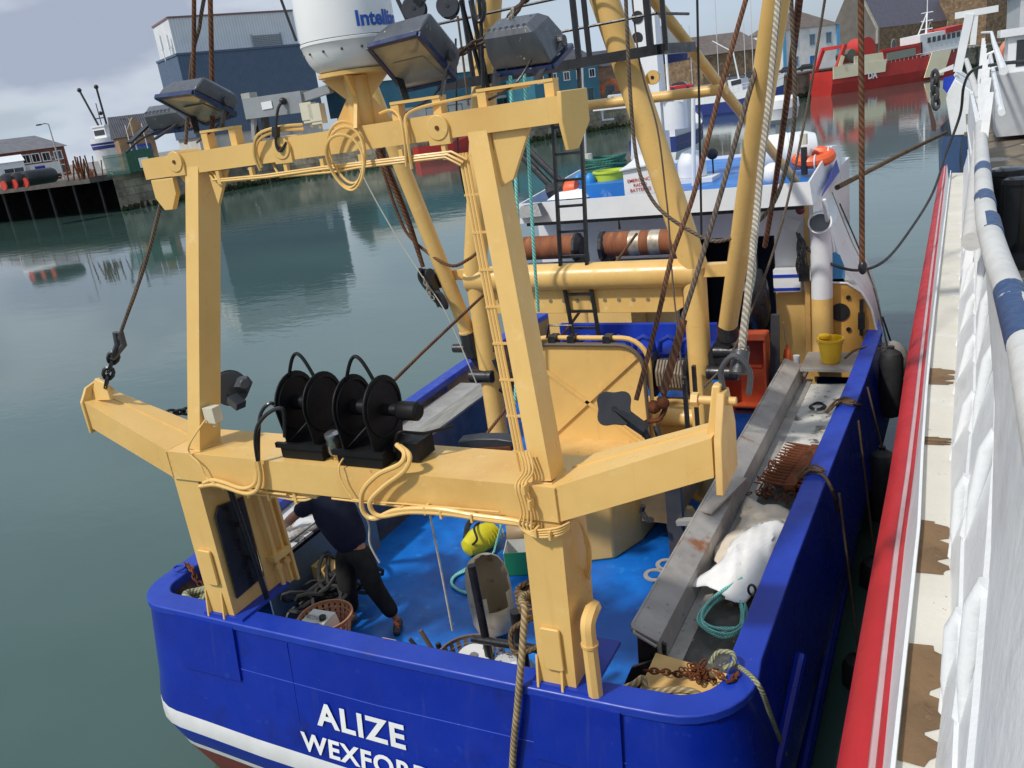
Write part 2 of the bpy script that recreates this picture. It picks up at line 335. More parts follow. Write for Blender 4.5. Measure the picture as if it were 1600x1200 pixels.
a = at(190, 330, z=0); e0 = V((-140, 66.5, 0)); jt = thing('jetty', 'dark timber jetty deck with black shadowed opening under it on the left', 'jetty', e0)
MB().box(-140, a.x, 66.5, 78, 3.7, 4.35).build('deck', mat('jetty_edge', (.12, .105, .09), (.07, .065, .06), 1, .85), jt)
mb = MB()
for k in range(10): MB().cyl((-137 + k * 5, 75, -1), (-137 + k * 5, 75, 3.7), .25, 8).build('pile', STEELD, jt)
MB().box(-140, a.x + .5, 77, 78, -1, 3.7).build('back_wall', mat('dark_shadow_stone', (.012, .011, .010), (.02, .02, .018), 1, .95, spec=0), jt)  # near-black colour stands in for the shade under the jetty deck
mb = MB()
for k in range(22): x = -138 + k * 2.2; mb.cyl((x, 67, 4.35), (x, 67, 5.2), .05, 5)
mb.cyl((-138, 67, 5.2), (-91, 67, 5.2), .05, 5); mb.cyl((-138, 67, 4.8), (-91, 67, 4.8), .04, 5); mb.build('railing', mat('rail_rust', (.30, .10, .05), (.2, .08, .05), 2, .8), jt)

mb = MB()                                   # tyres and ladders on the quay face
for i, (px, py) in enumerate(((330, 262), (395, 248), (475, 232), (840, 178), (900, 168), (1080, 142), (1190, 128))):
    q = at(px, py + 26, z=1.5); tag(MB().tube([q + V((.45 * math.cos(t_), -.3, .45 * math.sin(t_) + 1.2)) for t_ in [2 * math.pi * k / 12 for k in range(12)]], .16, 6, closed=True).build('tyre_fender', STEELD), 'black tyre hung on the quay face, ' + ['furthest left', 'left of the satellite dome', 'under the dome', 'below the teal building', 'below the stone shed', 'near the red car', 'nearest the red trawler'][i], 'tyre', 'tyres hung on the quay face')
def ground_pt(px, py, d):  p = at(px, py, d=d); return V((p.x, p.y, QZ))
def wallbox(mb, A, B, depth, z0, z1):              # a block whose front runs A-B, extruded away
    u = (B - A).normalized(); n = V((-u.y, u.x, 0))
    if n.dot(A - EYE) < 0: n = -n
    C, D = B + n * depth, A + n * depth
    mb.hexa([(q.x, q.y, z0) for q in (A, B, C, D)] + [(q.x, q.y, z1) for q in (A, B, C, D)]); return u, n
def gable_roof(mb, A, B, depth, z, h, over=.3, hip=0):      # ridge parallel to A-B
    u = (B - A).normalized(); n = V((-u.y, u.x, 0));
    if n.dot(A - EYE) < 0: n = -n
    P = [A - u * over - n * over, B + u * over - n * over, B + u * over + n * (depth + over), A - u * over + n * (depth + over)]
    P = [V((p.x, p.y, z)) for p in P]; r0 = (P[0] + P[3]) / 2 + u * hip + V((0, 0, h)); r1 = (P[1] + P[2]) / 2 - u * hip + V((0, 0, h))
    mb.quad(P[0], P[1], r1, r0); mb.quad(P[2], P[3], r0, r1); n0 = mb.add([P[1], P[2], r1, P[3], P[0], r0]); mb.face((n0, n0 + 1, n0 + 2)); mb.face((n0 + 3, n0 + 4, n0 + 5))
    mb.quad(P[3], P[2], P[1], P[0])
def openings(parent, A, B, list_, frame, glass, z0=QZ, name='window'):     # (fraction along, height of sill, width, height)
    u = (B - A).normalized(); n = V((-u.y, u.x, 0))
    if n.dot(A - EYE) < 0: n = -n
    Ln = (B - A).length
    for (fx, hz, w, h) in list_:
        c = A + u * Ln * fx; zz = z0 + hz; f = MB()
        f.beam(V((c.x, c.y, zz)) - u * w / 2, V((c.x, c.y, zz + h)) - u * w / 2, .18, .16, side=n); f.beam(V((c.x, c.y, zz)) + u * w / 2, V((c.x, c.y, zz + h)) + u * w / 2, .18, .16, side=n)
        f.beam(V((c.x, c.y, zz)) - u * (w / 2 + .1), V((c.x, c.y, zz)) + u * (w / 2 + .1), .22, .14); f.beam(V((c.x, c.y, zz + h)) - u * (w / 2 + .1), V((c.x, c.y, zz + h)) + u * (w / 2 + .1), .2, .16)
        f.beam(V((c.x, c.y, zz)), V((c.x, c.y, zz + h)), .1, .06, side=n)
        fo = f.build(name, frame, parent); q = c - n * .02
        MB().quad(V((q.x, q.y, zz)) - u * w / 2, V((q.x, q.y, zz)) + u * w / 2, V((q.x, q.y, zz + h)) + u * w / 2, V((q.x, q.y, zz + h)) - u * w / 2).build('pane', glass, fo)
SLATE = mat('slate_roof', (.115, .115, .14), (.085, .085, .105), 1, .7, kind='planks', spec=.3)
SLATEB = mat('brown_slate_roof', (.16, .13, .115), (.11, .09, .08), 1, .8)
RUBBLE = mat('rubble_stone', (.30, .21, .13), (.16, .12, .085), .8, .9, kind='stone', spots=[((.38, .30, .2), 1.5, .55, .7)], spec=.1)
# 1. blue and white clad shed, behind the left floodlight
d = 128; A = ground_pt(276, 85, d); B = ground_pt(485, 70, d * 1.09); L0 = ground_pt(245, 97, d * 1.06); pA = at(276, 85, d=d).z
shed = thing('clad_warehouse', 'tall warehouse clad in slate blue below and white corrugated sheet above', 'warehouse', A)
CLB = mat('blue_cladding', (.085, .13, .205), (.075, .115, .185), 1, .5, kind='ribs', bump=.25); CLW = mat('white_cladding', (.76, .78, .80), (.68, .70, .73), .5, .55, kind='ribs', bump=.25, spots=[((.4, .38, .36), .6, .68, .8)])
u = (B - A).normalized(); n = V((-u.y, u.x, 0)); n = n if n.dot(A - EYE) > 0 else -n
mb = MB(); Z1 = pA; zb = QZ + 3.2
def quadz(mb, P, Q, z0, z1): mb.quad((P.x, P.y, z0), (Q.x, Q.y, z0), (Q.x, Q.y, z1), (P.x, P.y, z1))
B2 = B + n * 30; A2 = L0 + n * 25 + u * 24
quadz(mb, A, B, zb, Z1); quadz(mb, L0, A, zb, Z1); quadz(mb, B, B2, zb, Z1); quadz(mb, A2, L0, zb, Z1); mb.poly([(q.x, q.y, Z1) for q in (A, B, B2, A2, L0)])
mb.build('blue_cladding', CLB, shed)
mb = MB(); off = n * .4; A_, B_, L_ = A + off + u * .4, B + off - u * .5, L0 + off + u * .4
quadz(mb, A_, B_, QZ, zb); quadz(mb, L_, A_, QZ, zb); mb.build('lower_wall', mat('render_wall', (.55, .54, .50), (.45, .44, .42), .6, .8), shed)
Z2 = at(290, 27, d=d * 1.02).z; A3, B3, L3 = A + n * 2.2 + u * .6, B + n * 2.2 - u * 1.0, L0 + n * 2.0 + u * 1.2
mb = MB(); quadz(mb, A3, B3, Z1, Z2); quadz(mb, L3, A3, Z1, Z2); quadz(mb, B3, B3 + n * 25, Z1, Z2); mb.poly([(q.x, q.y, Z2) for q in (A3, B3, B3 + n * 25, L3 + n * 20 + u * 20, L3)]); mb.build('white_cladding', CLW, shed)
mb = MB(); mb.beam((A3.x, A3.y, Z2), (B3.x, B3.y, Z2), .3, .25); mb.beam((L3.x, L3.y, Z2), (A3.x, A3.y, Z2), .3, .25); mb.cur = 1; mb.beam((A.x, A.y, Z1), (B.x, B.y, Z1), .3, .3); mb.beam((L0.x, L0.y, Z1), (A.x, A.y, Z1), .3, .3); mb.build('gutter', [mat('trim_red', (.25, .12, .12)), CLB], shed)
mb = MB(); g0 = at(398, 51, d=d * 1.05); gv = A3 + u * ((g0 - A3).dot(u)) - n * .15
mb.cur = 1; mb.box(0, 0, 0, 0, 0, 0); mb = MB()
for k in range(9): z = g0.z - .2 - k * .27 - .1; mb.beam((gv.x, gv.y, z), (gv.x + u.x * 4.9, gv.y + u.y * 4.9, z), .16, .13)
for k in range(2): q = gv + u * 4.9 * k; mb.beam((q.x, q.y, g0.z), (q.x, q.y, g0.z - 2.7), .2, .12, side=n)
mb.build('louvre_vent', mat('vent_grey', (.36, .37, .39), (.3, .31, .33)), shed)
mb = MB()
for px_ in (257, 268): p = at(px_, 88, d=d * 1.02); mb.cyl((p.x, p.y, Z1 - .5), (p.x, p.y, Z1 + 3.2), .07, 6); mb.box(p.x - .2, p.x + .2, p.y - .25, p.y + .05, Z1 + 1.2, Z1 + 3.2)
mb.build('phone_antenna', WHITE, shed)
mb = MB(); g = A + u * 13 - n * .06
for k in range(5): q = A + u * (3 + k * 3.2) + off * .4; mb.beam((q.x, q.y, QZ), (q.x, q.y, QZ + 3), .6, .3, side=n)
mb.build('pier', mat('conc', (.42, .40, .36)), shed)
p = A + u * 18.6 - n * .08; MB().beam((p.x, p.y, QZ + 5.1), (p.x + u.x * 1.1, p.y + u.y * 1.1, QZ + 5.1), .08, .9).build('sign', WHITE, shed)
p = A + u * 19.9 - n * .08; MB().beam((p.x, p.y, QZ + 4.9), (p.x + u.x * 1.0, p.y + u.y * 1.0, QZ + 4.9), .08, .5).build('sign', BLUE, shed)
# 2. teal fish-market shed behind the upper beam, and its right end
TEALC = mat('teal_cladding', (.045, .19, .27), (.035, .155, .225), .4, .6, kind='ribs', bump=.2)
d = 138; A = ground_pt(572, 140, 142); B = ground_pt(800, 100, 158)
ms = thing('market_shed', 'long low teal shed with pale roof behind the satellite dome', 'shed', A); mb = MB(); u, n = wallbox(mb, A, B, 16, QZ + 3.4, QZ + 8.2); mb.build('wall', TEALC, ms)
mb = MB(); wallbox(mb, A + V((.3, .3, 0)), B, 14, QZ, QZ + 3.4); mb.build('lower_wall', mat('render_wall', (1, 1, 1)), ms); mb = MB(); gable_roof(mb, A, B, 16, QZ + 8.2, 3.2, .5); mb.build('roof', mat('pale_sheet_roof', (.50, .50, .48), (.42, .42, .41), .5, .7), ms)
openings(ms, A, B, [(x, .6, 3, 2.3) for x in (.1, .25, .4, .55, .72, .9)], mat('door_teal', (.05, .2, .26)), GLASS, name='door')
A = ground_pt(838, 160, 150); B = ground_pt(938, 150, 156)
th = thing('teal_building', 'teal two storey building with small white windows on the far quay', 'building', A); mb = MB(); u, n = wallbox(mb, A, B, 12, QZ, QZ + 7.2); mb.build('wall', TEALC, th); mb = MB(); gable_roof(mb, A, B, 12, QZ + 7.2, 2.6); mb.build('roof', SLATE, th)
openings(th, A, B, [(x, 4.4, 1.2, 1.4) for x in (.1, .3, .5, .7, .9)], WHITE, GLASS); openings(th, A, B, [(x, .2, 1.3, 2.4) for x in (.2, .6, .85)], mat('door_teal', (.05, .2, .26)), GLASS, name='door')
A = ground_pt(938, 150, 158); B = ground_pt(985, 145, 160)
sh = thing('stone_shed', 'low brown stone building with orange painted patches beside the teal building', 'building', A); mb = MB(); wallbox(mb, A, B, 10, QZ, QZ + 6); mb.build('wall', mat('orange_stone', (.33, .20, .13), (.20, .14, .10), 1, .9, kind='stone', spots=[((.6, .16, .06), .35, .52, .56)]), sh)
mb = MB(); gable_roof(mb, A, B, 10, QZ + 6, 3); mb.build('roof', SLATE, sh); openings(sh, A, B, [(.35, .1, 1.6, 2.4)], TEALC, GLASS, name='door')
# 3. left group: brick house, stone gable, container, fence
A = ground_pt(-30, 240, 150); B = ground_pt(103, 240, 158)
bh = thing('brick_house', 'red brick house with grey hipped roof at the left edge', 'house', A); mb = MB(); wallbox(mb, A, B, 11, QZ, QZ + 5.2)
mb.build('wall', mat('red_brick', (.33, .12, .07), (.26, .09, .06), .8, .9, kind='brick', spots=[((.6, .57, .5), .3, .62, .64)]), bh); mb = MB(); gable_roof(mb, A, B, 11, QZ + 5.2, 2.6, .6, hip=4); mb.build('roof', mat('grey_tile', (.17, .17, .19), (.13, .13, .15), 1, .8), bh)
openings(bh, A, B, [(x, 3, 1.3, 1.5) for x in (.35, .5, .62, .75, .9)] + [(x, .4, 1.4, 1.6) for x in (.42, .6, .9)], WHITE, GLASS)
A = ground_pt(-10, 262, 118); B = ground_pt(38, 257, 120)
cb = thing('white_cabin', 'white portable cabin with shallow gable beside the black tanks', 'cabin', A); mb = MB(); wallbox(mb, A, B, 5, QZ, QZ + 3.2); gable_roof(mb, A, B, 5, QZ + 3.2, .9, .2); mb.build('wall', WHITE, cb); openings(cb, A, B, [(.62, 1.2, 2.6, 1.2)], WHITE, GLASS)
A = ground_pt(47, 262, 122); B = ground_pt(95, 255, 128)
vn = thing('white_van', 'white van with blue windscreen parked left of the slipway', 'van', A); mb = MB(); wallbox(mb, A, B, 2.2, QZ + .5, QZ + 2.5); mb.build('body', WHITE, vn, bevel=.15); openings(vn, A, B, [(.3, 1.3, 1.8, .8)], BLUER, BLUER, z0=QZ)
u = (B - A).normalized(); mb = MB()
for k in (.2, .8): q = A.lerp(B, k); mb.cyl((q.x, q.y - .1, QZ + .4), (q.x, q.y + .3, QZ + .4), .4, 12)
mb.build('wheel', BLACKR, vn)
for k in range(3):
    p = at(2 + k * 17, 298 - k * 2.4, z=4.36); tk = thing('tank', ['black rounded tank with red end, leftmost on the jetty', 'black rounded tank with red end, second on the jetty', 'black rounded tank with red end, nearest the railing'][k], 'tank', p, 'black tanks on the jetty')
    MB().lathe([(.01, 0), (.65, .1), (.82, .4), (.82, 3.2), (.7, 3.5), (.01, 3.6)], (p.x, p.y + .4, 5.2), (0, 1, .0), 14).build('barrel', BLACK, tk); MB().lathe([(.5, 0), (.5, .14), (.3, .2)], (p.x + .15, p.y + .28, 4.8), (0, 1, 0), 12).build('red_end', mat('red_cap', (.6, .06, .04)), tk)
A = ground_pt(188, 232, 118); B = ground_pt(244, 226, 120)
gb = thing('stone_gable_house', 'brown stone house with slate roof and blue door left of the blue warehouse', 'house', A); mb = MB(); u, n = wallbox(mb, A, B, 9, QZ, QZ + 4.4)
C_ = A.lerp(B, .55); zz = QZ + 4.4; mb.prism([A.lerp(B, .18) + V((0, 0, 4.4)), A.lerp(B, .95) + V((0, 0, 4.4)), C_ + V((0, 0, 6.9))], n * 4); mb.build('wall', mat('sand_stone', (.42, .27, .15), (.24, .16, .10), .8, .9, kind='stone'), gb)
mb = MB(); gable_roof(mb, A, B, 9, zz, 3, .3); mb.build('roof', SLATE, gb); openings(gb, A, B, [(.6, .1, 2.2, 3.0)], BLUER, mat('blue_door', (.06, .14, .3)), name='door')
p = ground_pt(198, 250, 98)
ct = thing('container', 'dark green storage container behind the green fence', 'container', p); q = ground_pt(240, 245, 99); mb = MB(); wallbox(mb, p, q, 2.5, QZ, QZ + 2.4); mb.build('body', mat('container_green', (.02, .10, .06), (.015, .08, .05), 1, .6, kind='ribs'), ct)
MB().beam(p.lerp(q, .5) + V((0, -.3, .9)), p.lerp(q, .86) + V((0, -.3, .9)), .05, 1.1).build('notice_board', WHITE, ct)
fn = thing('palisade_fence', 'green palisade fence on the quay beside the green container', 'fence', ground_pt(165, 262, 92)); mb = MB(); a, c = ground_pt(165, 262, 92), ground_pt(200, 257, 92)
for k in range(26): q = a.lerp(c, k / 25); mb.beam(q, q + V((0, 0, 2.2)), .05, .03, side=(1, 0, 0))
mb.beam(a + V((0, 0, .5)), c + V((0, 0, .5)), .06, .06); mb.beam(a + V((0, 0, 1.9)), c + V((0, 0, 1.9)), .06, .06); mb.build('palings', mat('fence_green', (.05, .16, .13)), fn)
def lamp(px, py, d, h, lab, arm=1.5):
    p = ground_pt(px, py, d); o = thing('street_lamp', lab, 'street lamp', p, 'street lamps on the far quay'); MB().tube([p, p + V((0, 0, h * .5)), p + V((0, 0, h))], [.12, .09, .07], 8).build('post', mat('lamp_galv', (.42, .42, .42)), o)
    MB().tube([p + V((0, 0, h)), p + V((-arm * .4, 0, h + .15)), p + V((-arm, 0, h + .1))], .06, 6).box(p.x - arm - .7, p.x - arm, p.y - .12, p.y + .12, p.z + h + .02, p.z + h + .2).build('lamp_head', STEELD, o)
lamp(92, 250, 105, 6.8, 'tall lamp in front of the red brick house'); lamp(216, 240, 112, 6.4, 'lamp in front of the stone gable house', .9)
for i, (px, dd) in enumerate(((207, 108), (233, 110))):
    p = ground_pt(px, 240, dd); rope('flagpole', [p, p + V((0, 0, 5.6))], .05, WHITE, ['bare white flagpole left of the blue door', 'bare white flagpole right of the blue door'][i], 'flagpole', group='flagpoles by the stone house')
for i, (px, py) in enumerate(((118, 262), (131, 258), (146, 262))):          # orange and brown gear on the jetty
    p = at(px, py + 6, d=88); p.z = 4.36; o = MB()
    for k in range(7): q = p + V((random.uniform(-1, 1), random.uniform(-.6, .6), 0)); o.beam(q, q + V((random.uniform(-.6, .6), .2, random.uniform(.8, 2.4))), .14, .1)
    tag(o.build('scrap_gear', RUST), ['rusty dredge gear heaped left on the jetty', 'taller rusty gear with yellow top in the middle of the jetty', 'rusty gear beside the green fence'][i], 'gear', 'rusty gear on the jetty')
# 4. right group: brick warehouse, blue and white house, church
A = ground_pt(1098, 120, 190); B = ground_pt(1200, 112, 196)
bw = thing('brick_warehouse', 'long brown stone warehouse with low gable behind the parked cars', 'warehouse', A); mb = MB(); wallbox(mb, A, B, 20, QZ, QZ + 6.2); mb.build('wall', RUBBLE, bw); mb = MB(); u = (B - A).normalized(); n = V((-u.y, u.x, 0))
gable_roof(mb, A, B, 20, QZ + 6.2, 4.6, .3); mb.build('roof', SLATEB, bw)
A = ground_pt(1062, 130, 205); B = ground_pt(1098, 126, 205); o = thing('grey_shed', 'small grey shed with red brick end left of the stone warehouse', 'shed', A); mb = MB(); wallbox(mb, A, B, 12, QZ, QZ + 4.5); mb.build('wall', mat('grey_block', (.36, .36, .36), (.3, .3, .3), 1, .9), o); mb = MB(); gable_roof(mb, A, B, 12, QZ + 4.5, 2.5); mb.build('roof', SLATE, o)
A = ground_pt(1226, 100, 206); B = ground_pt(1309, 92, 212); h_ = at(1309, 38, d=212).z
wh_ = thing('blue_trim_house', 'white two storey house with light blue corners and brown hipped roof', 'house', A); mb = MB(); u, n = wallbox(mb, A, B, 13, QZ, h_); mb.build('wall', mat('white_render', (.74, .74, .72), (.62, .61, .58), .5, .8, spots=[((.45, .4, .35), .6, .63, .8)]), wh_)
mb = MB(); gable_roof(mb, A, B, 13, h_, 4.2, .4, hip=6); mb.build('roof', SLATEB, wh_); SKYB = mat('sky_blue_trim', (.10, .38, .66)); mb = MB()
for q in (A, B): mb.beam((q.x - n.x * .1, q.y - n.y * .1, QZ), (q.x - n.x * .1, q.y - n.y * .1, h_), .9, .3, side=u)
mb.build('corner_trim', SKYB, wh_)
openings(wh_, A, B, [(x, (h_ - QZ) * .58, 1.6, 2.4) for x in (.2, .52, .83)] + [(.2, 1.3, 1.6, 2.1)], SKYB, mat('boarded', (.2, .16, .13))); openings(wh_, A, B, [(.52, .1, 1.7, 3)], SKYB, mat('blue_door2', (.03, .1, .38)), name='door')
A = ground_pt(1371, 70, 232); B = ground_pt(1540, 50, 262); h_ = at(1371, 44, d=232).z
ch = thing('church', 'large brown stone church with steep slate roof and pointed windows', 'church', A); mb = MB(); u, n = wallbox(mb, A, B, 15, QZ, h_)
rz = at(1352, 0, d=245).z + 5.0
m_ = A + n * 7.5; mb.prism([(A.x, A.y, h_), (A.x + n.x * 15, A.y + n.y * 15, h_), (m_.x, m_.y, rz)], u * .8); mb.build('wall', RUBBLE, ch); MB().poly([(A.x - u.x * .05, A.y - u.y * .05, QZ), (A.x + n.x * 15 - u.x * .05, A.y + n.y * 15 - u.y * .05, QZ), (A.x + n.x * 15 - u.x * .05, A.y + n.y * 15 - u.y * .05, h_), (m_.x - u.x * .05, m_.y - u.y * .05, rz), (A.x - u.x * .05, A.y - u.y * .05, h_)]).build('gable_end', mat('gable_dark_grey', (.15, .135, .12), (.11, .10, .09), .4, .9), ch); mb = MB(); gable_roof(mb, A + u * .9, B, 15, h_, rz - h_, .05)  # gable end gets its shade from a darker grey; the sun would light it
mb.build('roof', mat('purple_slate', (.125, .115, .15), (.10, .095, .125), 1, .6), ch)
mb = MB(); mb.beam((A.x, A.y, h_ - .2), (m_.x, m_.y, rz + .3), .7, .5); mb.beam((A.x, A.y, QZ), (A.x, A.y, h_), .7, .7, side=u); mb.build('coping', mat('coping_stone', (1, 1, 1)), ch)
for fx in (.13, .45, .62, .8, .93):
    c = A + u * (B - A).length * fx - n * .1; big = fx == .13; w, h1, z0 = (2.2, 3.0, .2) if big else (1.3, 4.2, 2.2); f = MB()
    arch = [V((c.x, c.y, QZ + z0)) + u * (w / 2 * math.cos(t_)) + V((0, 0, h1 + 1.5 * math.sin(t_) * (1 if math.sin(t_) > 0 else 0))) for t_ in [math.pi * k / 8 for k in range(9)]]
    f.prism([V((c.x, c.y, QZ + z0)) + u * w / 2] + arch + [V((c.x, c.y, QZ + z0)) - u * w / 2], n * .06); fo = f.build('door' if big else 'window', GLASS, ch)
    g = MB().tube([V((c.x, c.y, QZ + z0)) + u * w / 2] + arch + [V((c.x, c.y, QZ + z0)) - u * w / 2], .22, 6); g.build('frame', mat('coping_stone', (1, 1, 1)), fo)
A = ground_pt(1312, 90, 225); B = ground_pt(1371, 80, 232); tag(MB().beam(A + V((0, 0, 2)), B + V((0, 0, 2)), .5, 4.2).build('boundary_wall', RUBBLE), 'brown stone boundary wall between the white house and the church', 'wall')
A = ground_pt(1540, 50, 240); B = ground_pt(1700, 30, 260); o = thing('stone_hall', 'stone hall with small windows right of the church behind the white boat', 'building', A); mb = MB(); wallbox(mb, A, B, 15, QZ, QZ + 14); mb.build('wall', RUBBLE, o)
def car(px, py, d, colr, lab, yaw=.2):
    p = ground_pt(px, py, d); o = thing('parked_car', lab, 'car', p, 'cars parked on the far quay'); c, s_ = math.cos(yaw), math.sin(yaw); T_ = lambda x, y, z: V((p.x + x * c - y * s_, p.y + x * s_ + y * c, p.z + z))
    MB().prism([T_(*q) for q in ((-2.1, -.85, .3), (2.1, -.85, .3), (2.1, -.85, .75), (1.3, -.85, .9), (-1.9, -.85, .95), (-2.1, -.85, .8))], T_(0, 1.7, 0) - T_(0, 0, 0)).build('body', mat('car_' + lab.split()[0], colr, rough=.25), o, bevel=.06)
    MB().prism([T_(*q) for q in ((-1.7, -.75, .93), (1.2, -.75, .9), (.6, -.72, 1.42), (-1.2, -.72, 1.45))], T_(0, 1.5, 0) - T_(0, 0, 0)).build('cabin', GLASS, o, bevel=.04)
    for x in (-1.3, 1.3): MB().cyl(T_(x, -.9, .32), T_(x, -.7, .32), .32, 12).build('wheel', BLACKR, o)
car(1150, 118, 178, (.12, .13, .15), 'grey car parked left of the two dark ones', .15); car(1172, 114, 182, (.05, .06, .08), 'charcoal car parked in the middle of the row'); car(1198, 112, 186, (.03, .03, .04), 'black car at the right end of the row')
car(1064, 133, 150, (.5, .02, .03), 'red car parked above the blue and white boat', .1); car(1232, 104, 190, (.04, .05, .09), 'dark blue car in front of the white house'); car(1262, 102, 190, (.02, .02, .02), 'jet black car by the blue door'); car(970, 148, 140, (.6, .62, .64), 'silver car beside the stone shed')
car(1395, 72, 222, (.3, .45, .6), 'light blue car in front of the church'); car(1340, 80, 218, (.35, .36, .38), 'steel grey car by the boundary wall'); car(1482, 62, 232, (.04, .06, .06), 'dark car at the right end of the church')
for i, (px, py) in enumerate(((1376, 74), (1386, 73), (1403, 71))):
    p = ground_pt(px, py, 214); s = [V(p) + V((0, 0, z)) for z in (0, .45, .9, 1.2, 1.45, 1.55, 1.75)]
    tag(MB().tube(s, [.1, .13, .2, .22, .12, .1, .09], 8).build('person', mat(['yellow_coat', 'white_coat', 'navy_coat'][i], [(.8, .7, .05), (.7, .7, .7), (.05, .06, .15)][i])), ['person in yellow coat standing far off before the church', 'person in white top standing left of the church door', 'person in navy coat standing far off near the church'][i], 'person', 'people in front of the church')

# --- boats across the water --------------------------------------------------
def hullmesh(A, B, beam, prof, sections=14, mats=None, bowk=.45):
    """A stern, B bow at the waterline; prof = [(z, widthfactor, material)]; sheer rises to the bow"""
    u = (B - A); Ln = u.length; u.normalize(); n = V((-u.y, u.x, 0)); mb = MB(); rows = []
    for i in range(sections + 1):
        t_ = i / sections; w = beam / 2 * (1 - max(0, (t_ - .55) / .45) ** 2.2 * .97) * (.86 + .14 * min(1, t_ * 4)); row = []
        for (z, k, _) in prof:
            zz = z * (1 + bowk * max(0, t_ - .45) ** 1.5 * 1.6) if z > 0 else z; fl = max(0, t_ - .7) * z * .55
            row.append((A + u * (Ln * t_ + fl), w * k * (1 - (.12 if t_ > .9 else 0)), zz))
        rows.append(row)
    for side in (-1, 1):
        for i in range(sections):
            for j in range(len(prof) - 1):
                q = [rows[i][j], rows[i + 1][j], rows[i + 1][j + 1], rows[i][j + 1]]; mb.cur = prof[j][2]
                P = [c + n * side * w + V((0, 0, z)) for (c, w, z) in q]; P = P if side < 0 else P[::-1]; k = mb.add(P); mb.face(range(k, k + 4))
    k0 = [rows[0][j][0] - n * rows[0][j][1] + V((0, 0, rows[0][j][2])) for j in range(len(prof))]; k1 = [rows[0][j][0] + n * rows[0][j][1] + V((0, 0, rows[0][j][2])) for j in range(len(prof))]
    for j in range(len(prof) - 1): mb.cur = prof[j][2]; mb.quad(k1[j], k0[j], k0[j + 1], k1[j + 1])
    mb.cur = 0
    for i in range(sections):
        a, c = rows[i][-1], rows[i + 1][-1]; dz = V((0, 0, -.6)); mb.quad(a[0] - n * a[1] + V((0, 0, a[2])) + dz, c[0] - n * c[1] + V((0, 0, c[2])) + dz, c[0] + n * c[1] + V((0, 0, c[2])) + dz, a[0] + n * a[1] + V((0, 0, a[2])) + dz)
    return mb, u, n
REDH = mat('red_hull', (.52, .035, .028), (.42, .03, .025), .35, .55, spots=[((.3, .12, .06), .9, .66, .8)]); CREAM = mat('cream_hull', (.86, .78, .56), (.80, .68, .46), .4, .6, spots=[((.45, .25, .1), .7, .62, .8)])
A = at(1283, 150, z=0); B = at(1500, 116, z=0); A.x += .0
rs = thing('red_trawler', 'large red and cream trawler moored in front of the church', 'trawler', A); mb, u, n = hullmesh(A, B + (B - A) * .0, 6.5, [(-1, .8, 0), (1.8, 1, 0), (3.4, 1, 0), (4.0, 1, 0)]); Ln = (B - A).length
mb.build('hull', [REDH], rs)
def sb(t0, t1, z0, z1, off, th=.12, sl0=0, sl1=0):   # side band standing proud of the near side
    o = n * (-1 if n.dot(A - EYE) > 0 else 1) * off
    return [A + u * Ln * t0 + o + V((0, 0, z0)), A + u * Ln * t1 + o + V((0, 0, z0)), A + u * (Ln * t1 + sl1) + o + V((0, 0, z1)), A + u * (Ln * t0 + sl0) + o + V((0, 0, z1))], o.normalized() * th
for q in ((-.01, .34, 2.6, 4.6, 3.3, .12, 0, .3), (.62, .76, .5, 4.7, 3.2, .15, 1.8, 1.8), (.13, .33, 4.4, 5.9, 3.28, .1, 0, -.2)): P_, v_ = sb(*q); MB().prism(P_, v_).build('cream_panel', CREAM, rs)
fr = MB()
def lf(t_, s_, z):
    if A.x > -24 and A.y > 160 and z > 4: z = 4 + (z - 4) * .70
    return A + u * Ln * t_ + n * s_ + V((0, 0, z))
for s_ in (-2.6, 2.6): fr.beam(lf(.03, s_, 4), lf(.09, s_, 9.6), .5, .7); fr.cur = 0
fr.beam(lf(.09, -2.8, 9.4), lf(.09, 2.8, 9.4), .6, .6); fr.build('stern_gantry', REDH, rs); fr = MB(); fr.beam(lf(.04, -2.6, 4), lf(.07, -2.6, 7.2), .62, .8); fr.build('gantry_foot', CREAM, rs)
MB().cyl(lf(.27, -1.6, 8.2), lf(.27, 1.6, 8.2), 1.9, 20).build('net_drum', REDH, rs); MB().cyl(lf(.17, -1.4, 7), lf(.17, 1.4, 7), 1.1, 16).build('net_drum', mat('dark_net', (.12, .14, .10)), rs)
MB().beam(lf(.34, -2.9, 5.6), lf(.60, -2.9, 5.9), .3, 2.6).beam(lf(.32, -2.9, 7), lf(.58, -2.9, 7.3), .5, .4).build('shelter_deck', REDH, rs); MB().beam(lf(.36, -3.1, 5.4), lf(.56, -3.1, 5.8), .12, 1.3).build('shelter_opening', mat('dull_green_grey', (.25, .27, .22)), rs)
MB().beam(lf(.62, 0, 7), lf(.93, 0, 7.8), 4.6, 3.6).build('wheelhouse', WHITE, rs); MB().beam(lf(.80, 0, 9.8), lf(.95, 0, 10.4), 4.9, .9).build('wheelhouse_roof', REDH, rs)
for k in range(7): MB().beam(lf(.67 + k * .036, -2.42, 8.1 + k * .08), lf(.69 + k * .036, -2.42, 8.15 + k * .08), .1, .9).build('window', GLASS, rs)
MB().beam(lf(.6, -2.4, 6.2), lf(.63, -2.4, 6.3), .2, 2.2).build('door', BLACK, rs); fr = MB()
for s_ in (-1, 1): fr.tube([lf(.70, s_, 9), lf(.74, 0, 15)], .12, 6)
fr.tube([lf(.74, 0, 9), lf(.74, 0, 20)], .09, 6)
for z in (11, 13, 15): fr.tube([lf(.74, -1.3, z), lf(.74, 1.3, z)], .08, 6)
fr.build('mast', WHITE, rs); fr = MB()
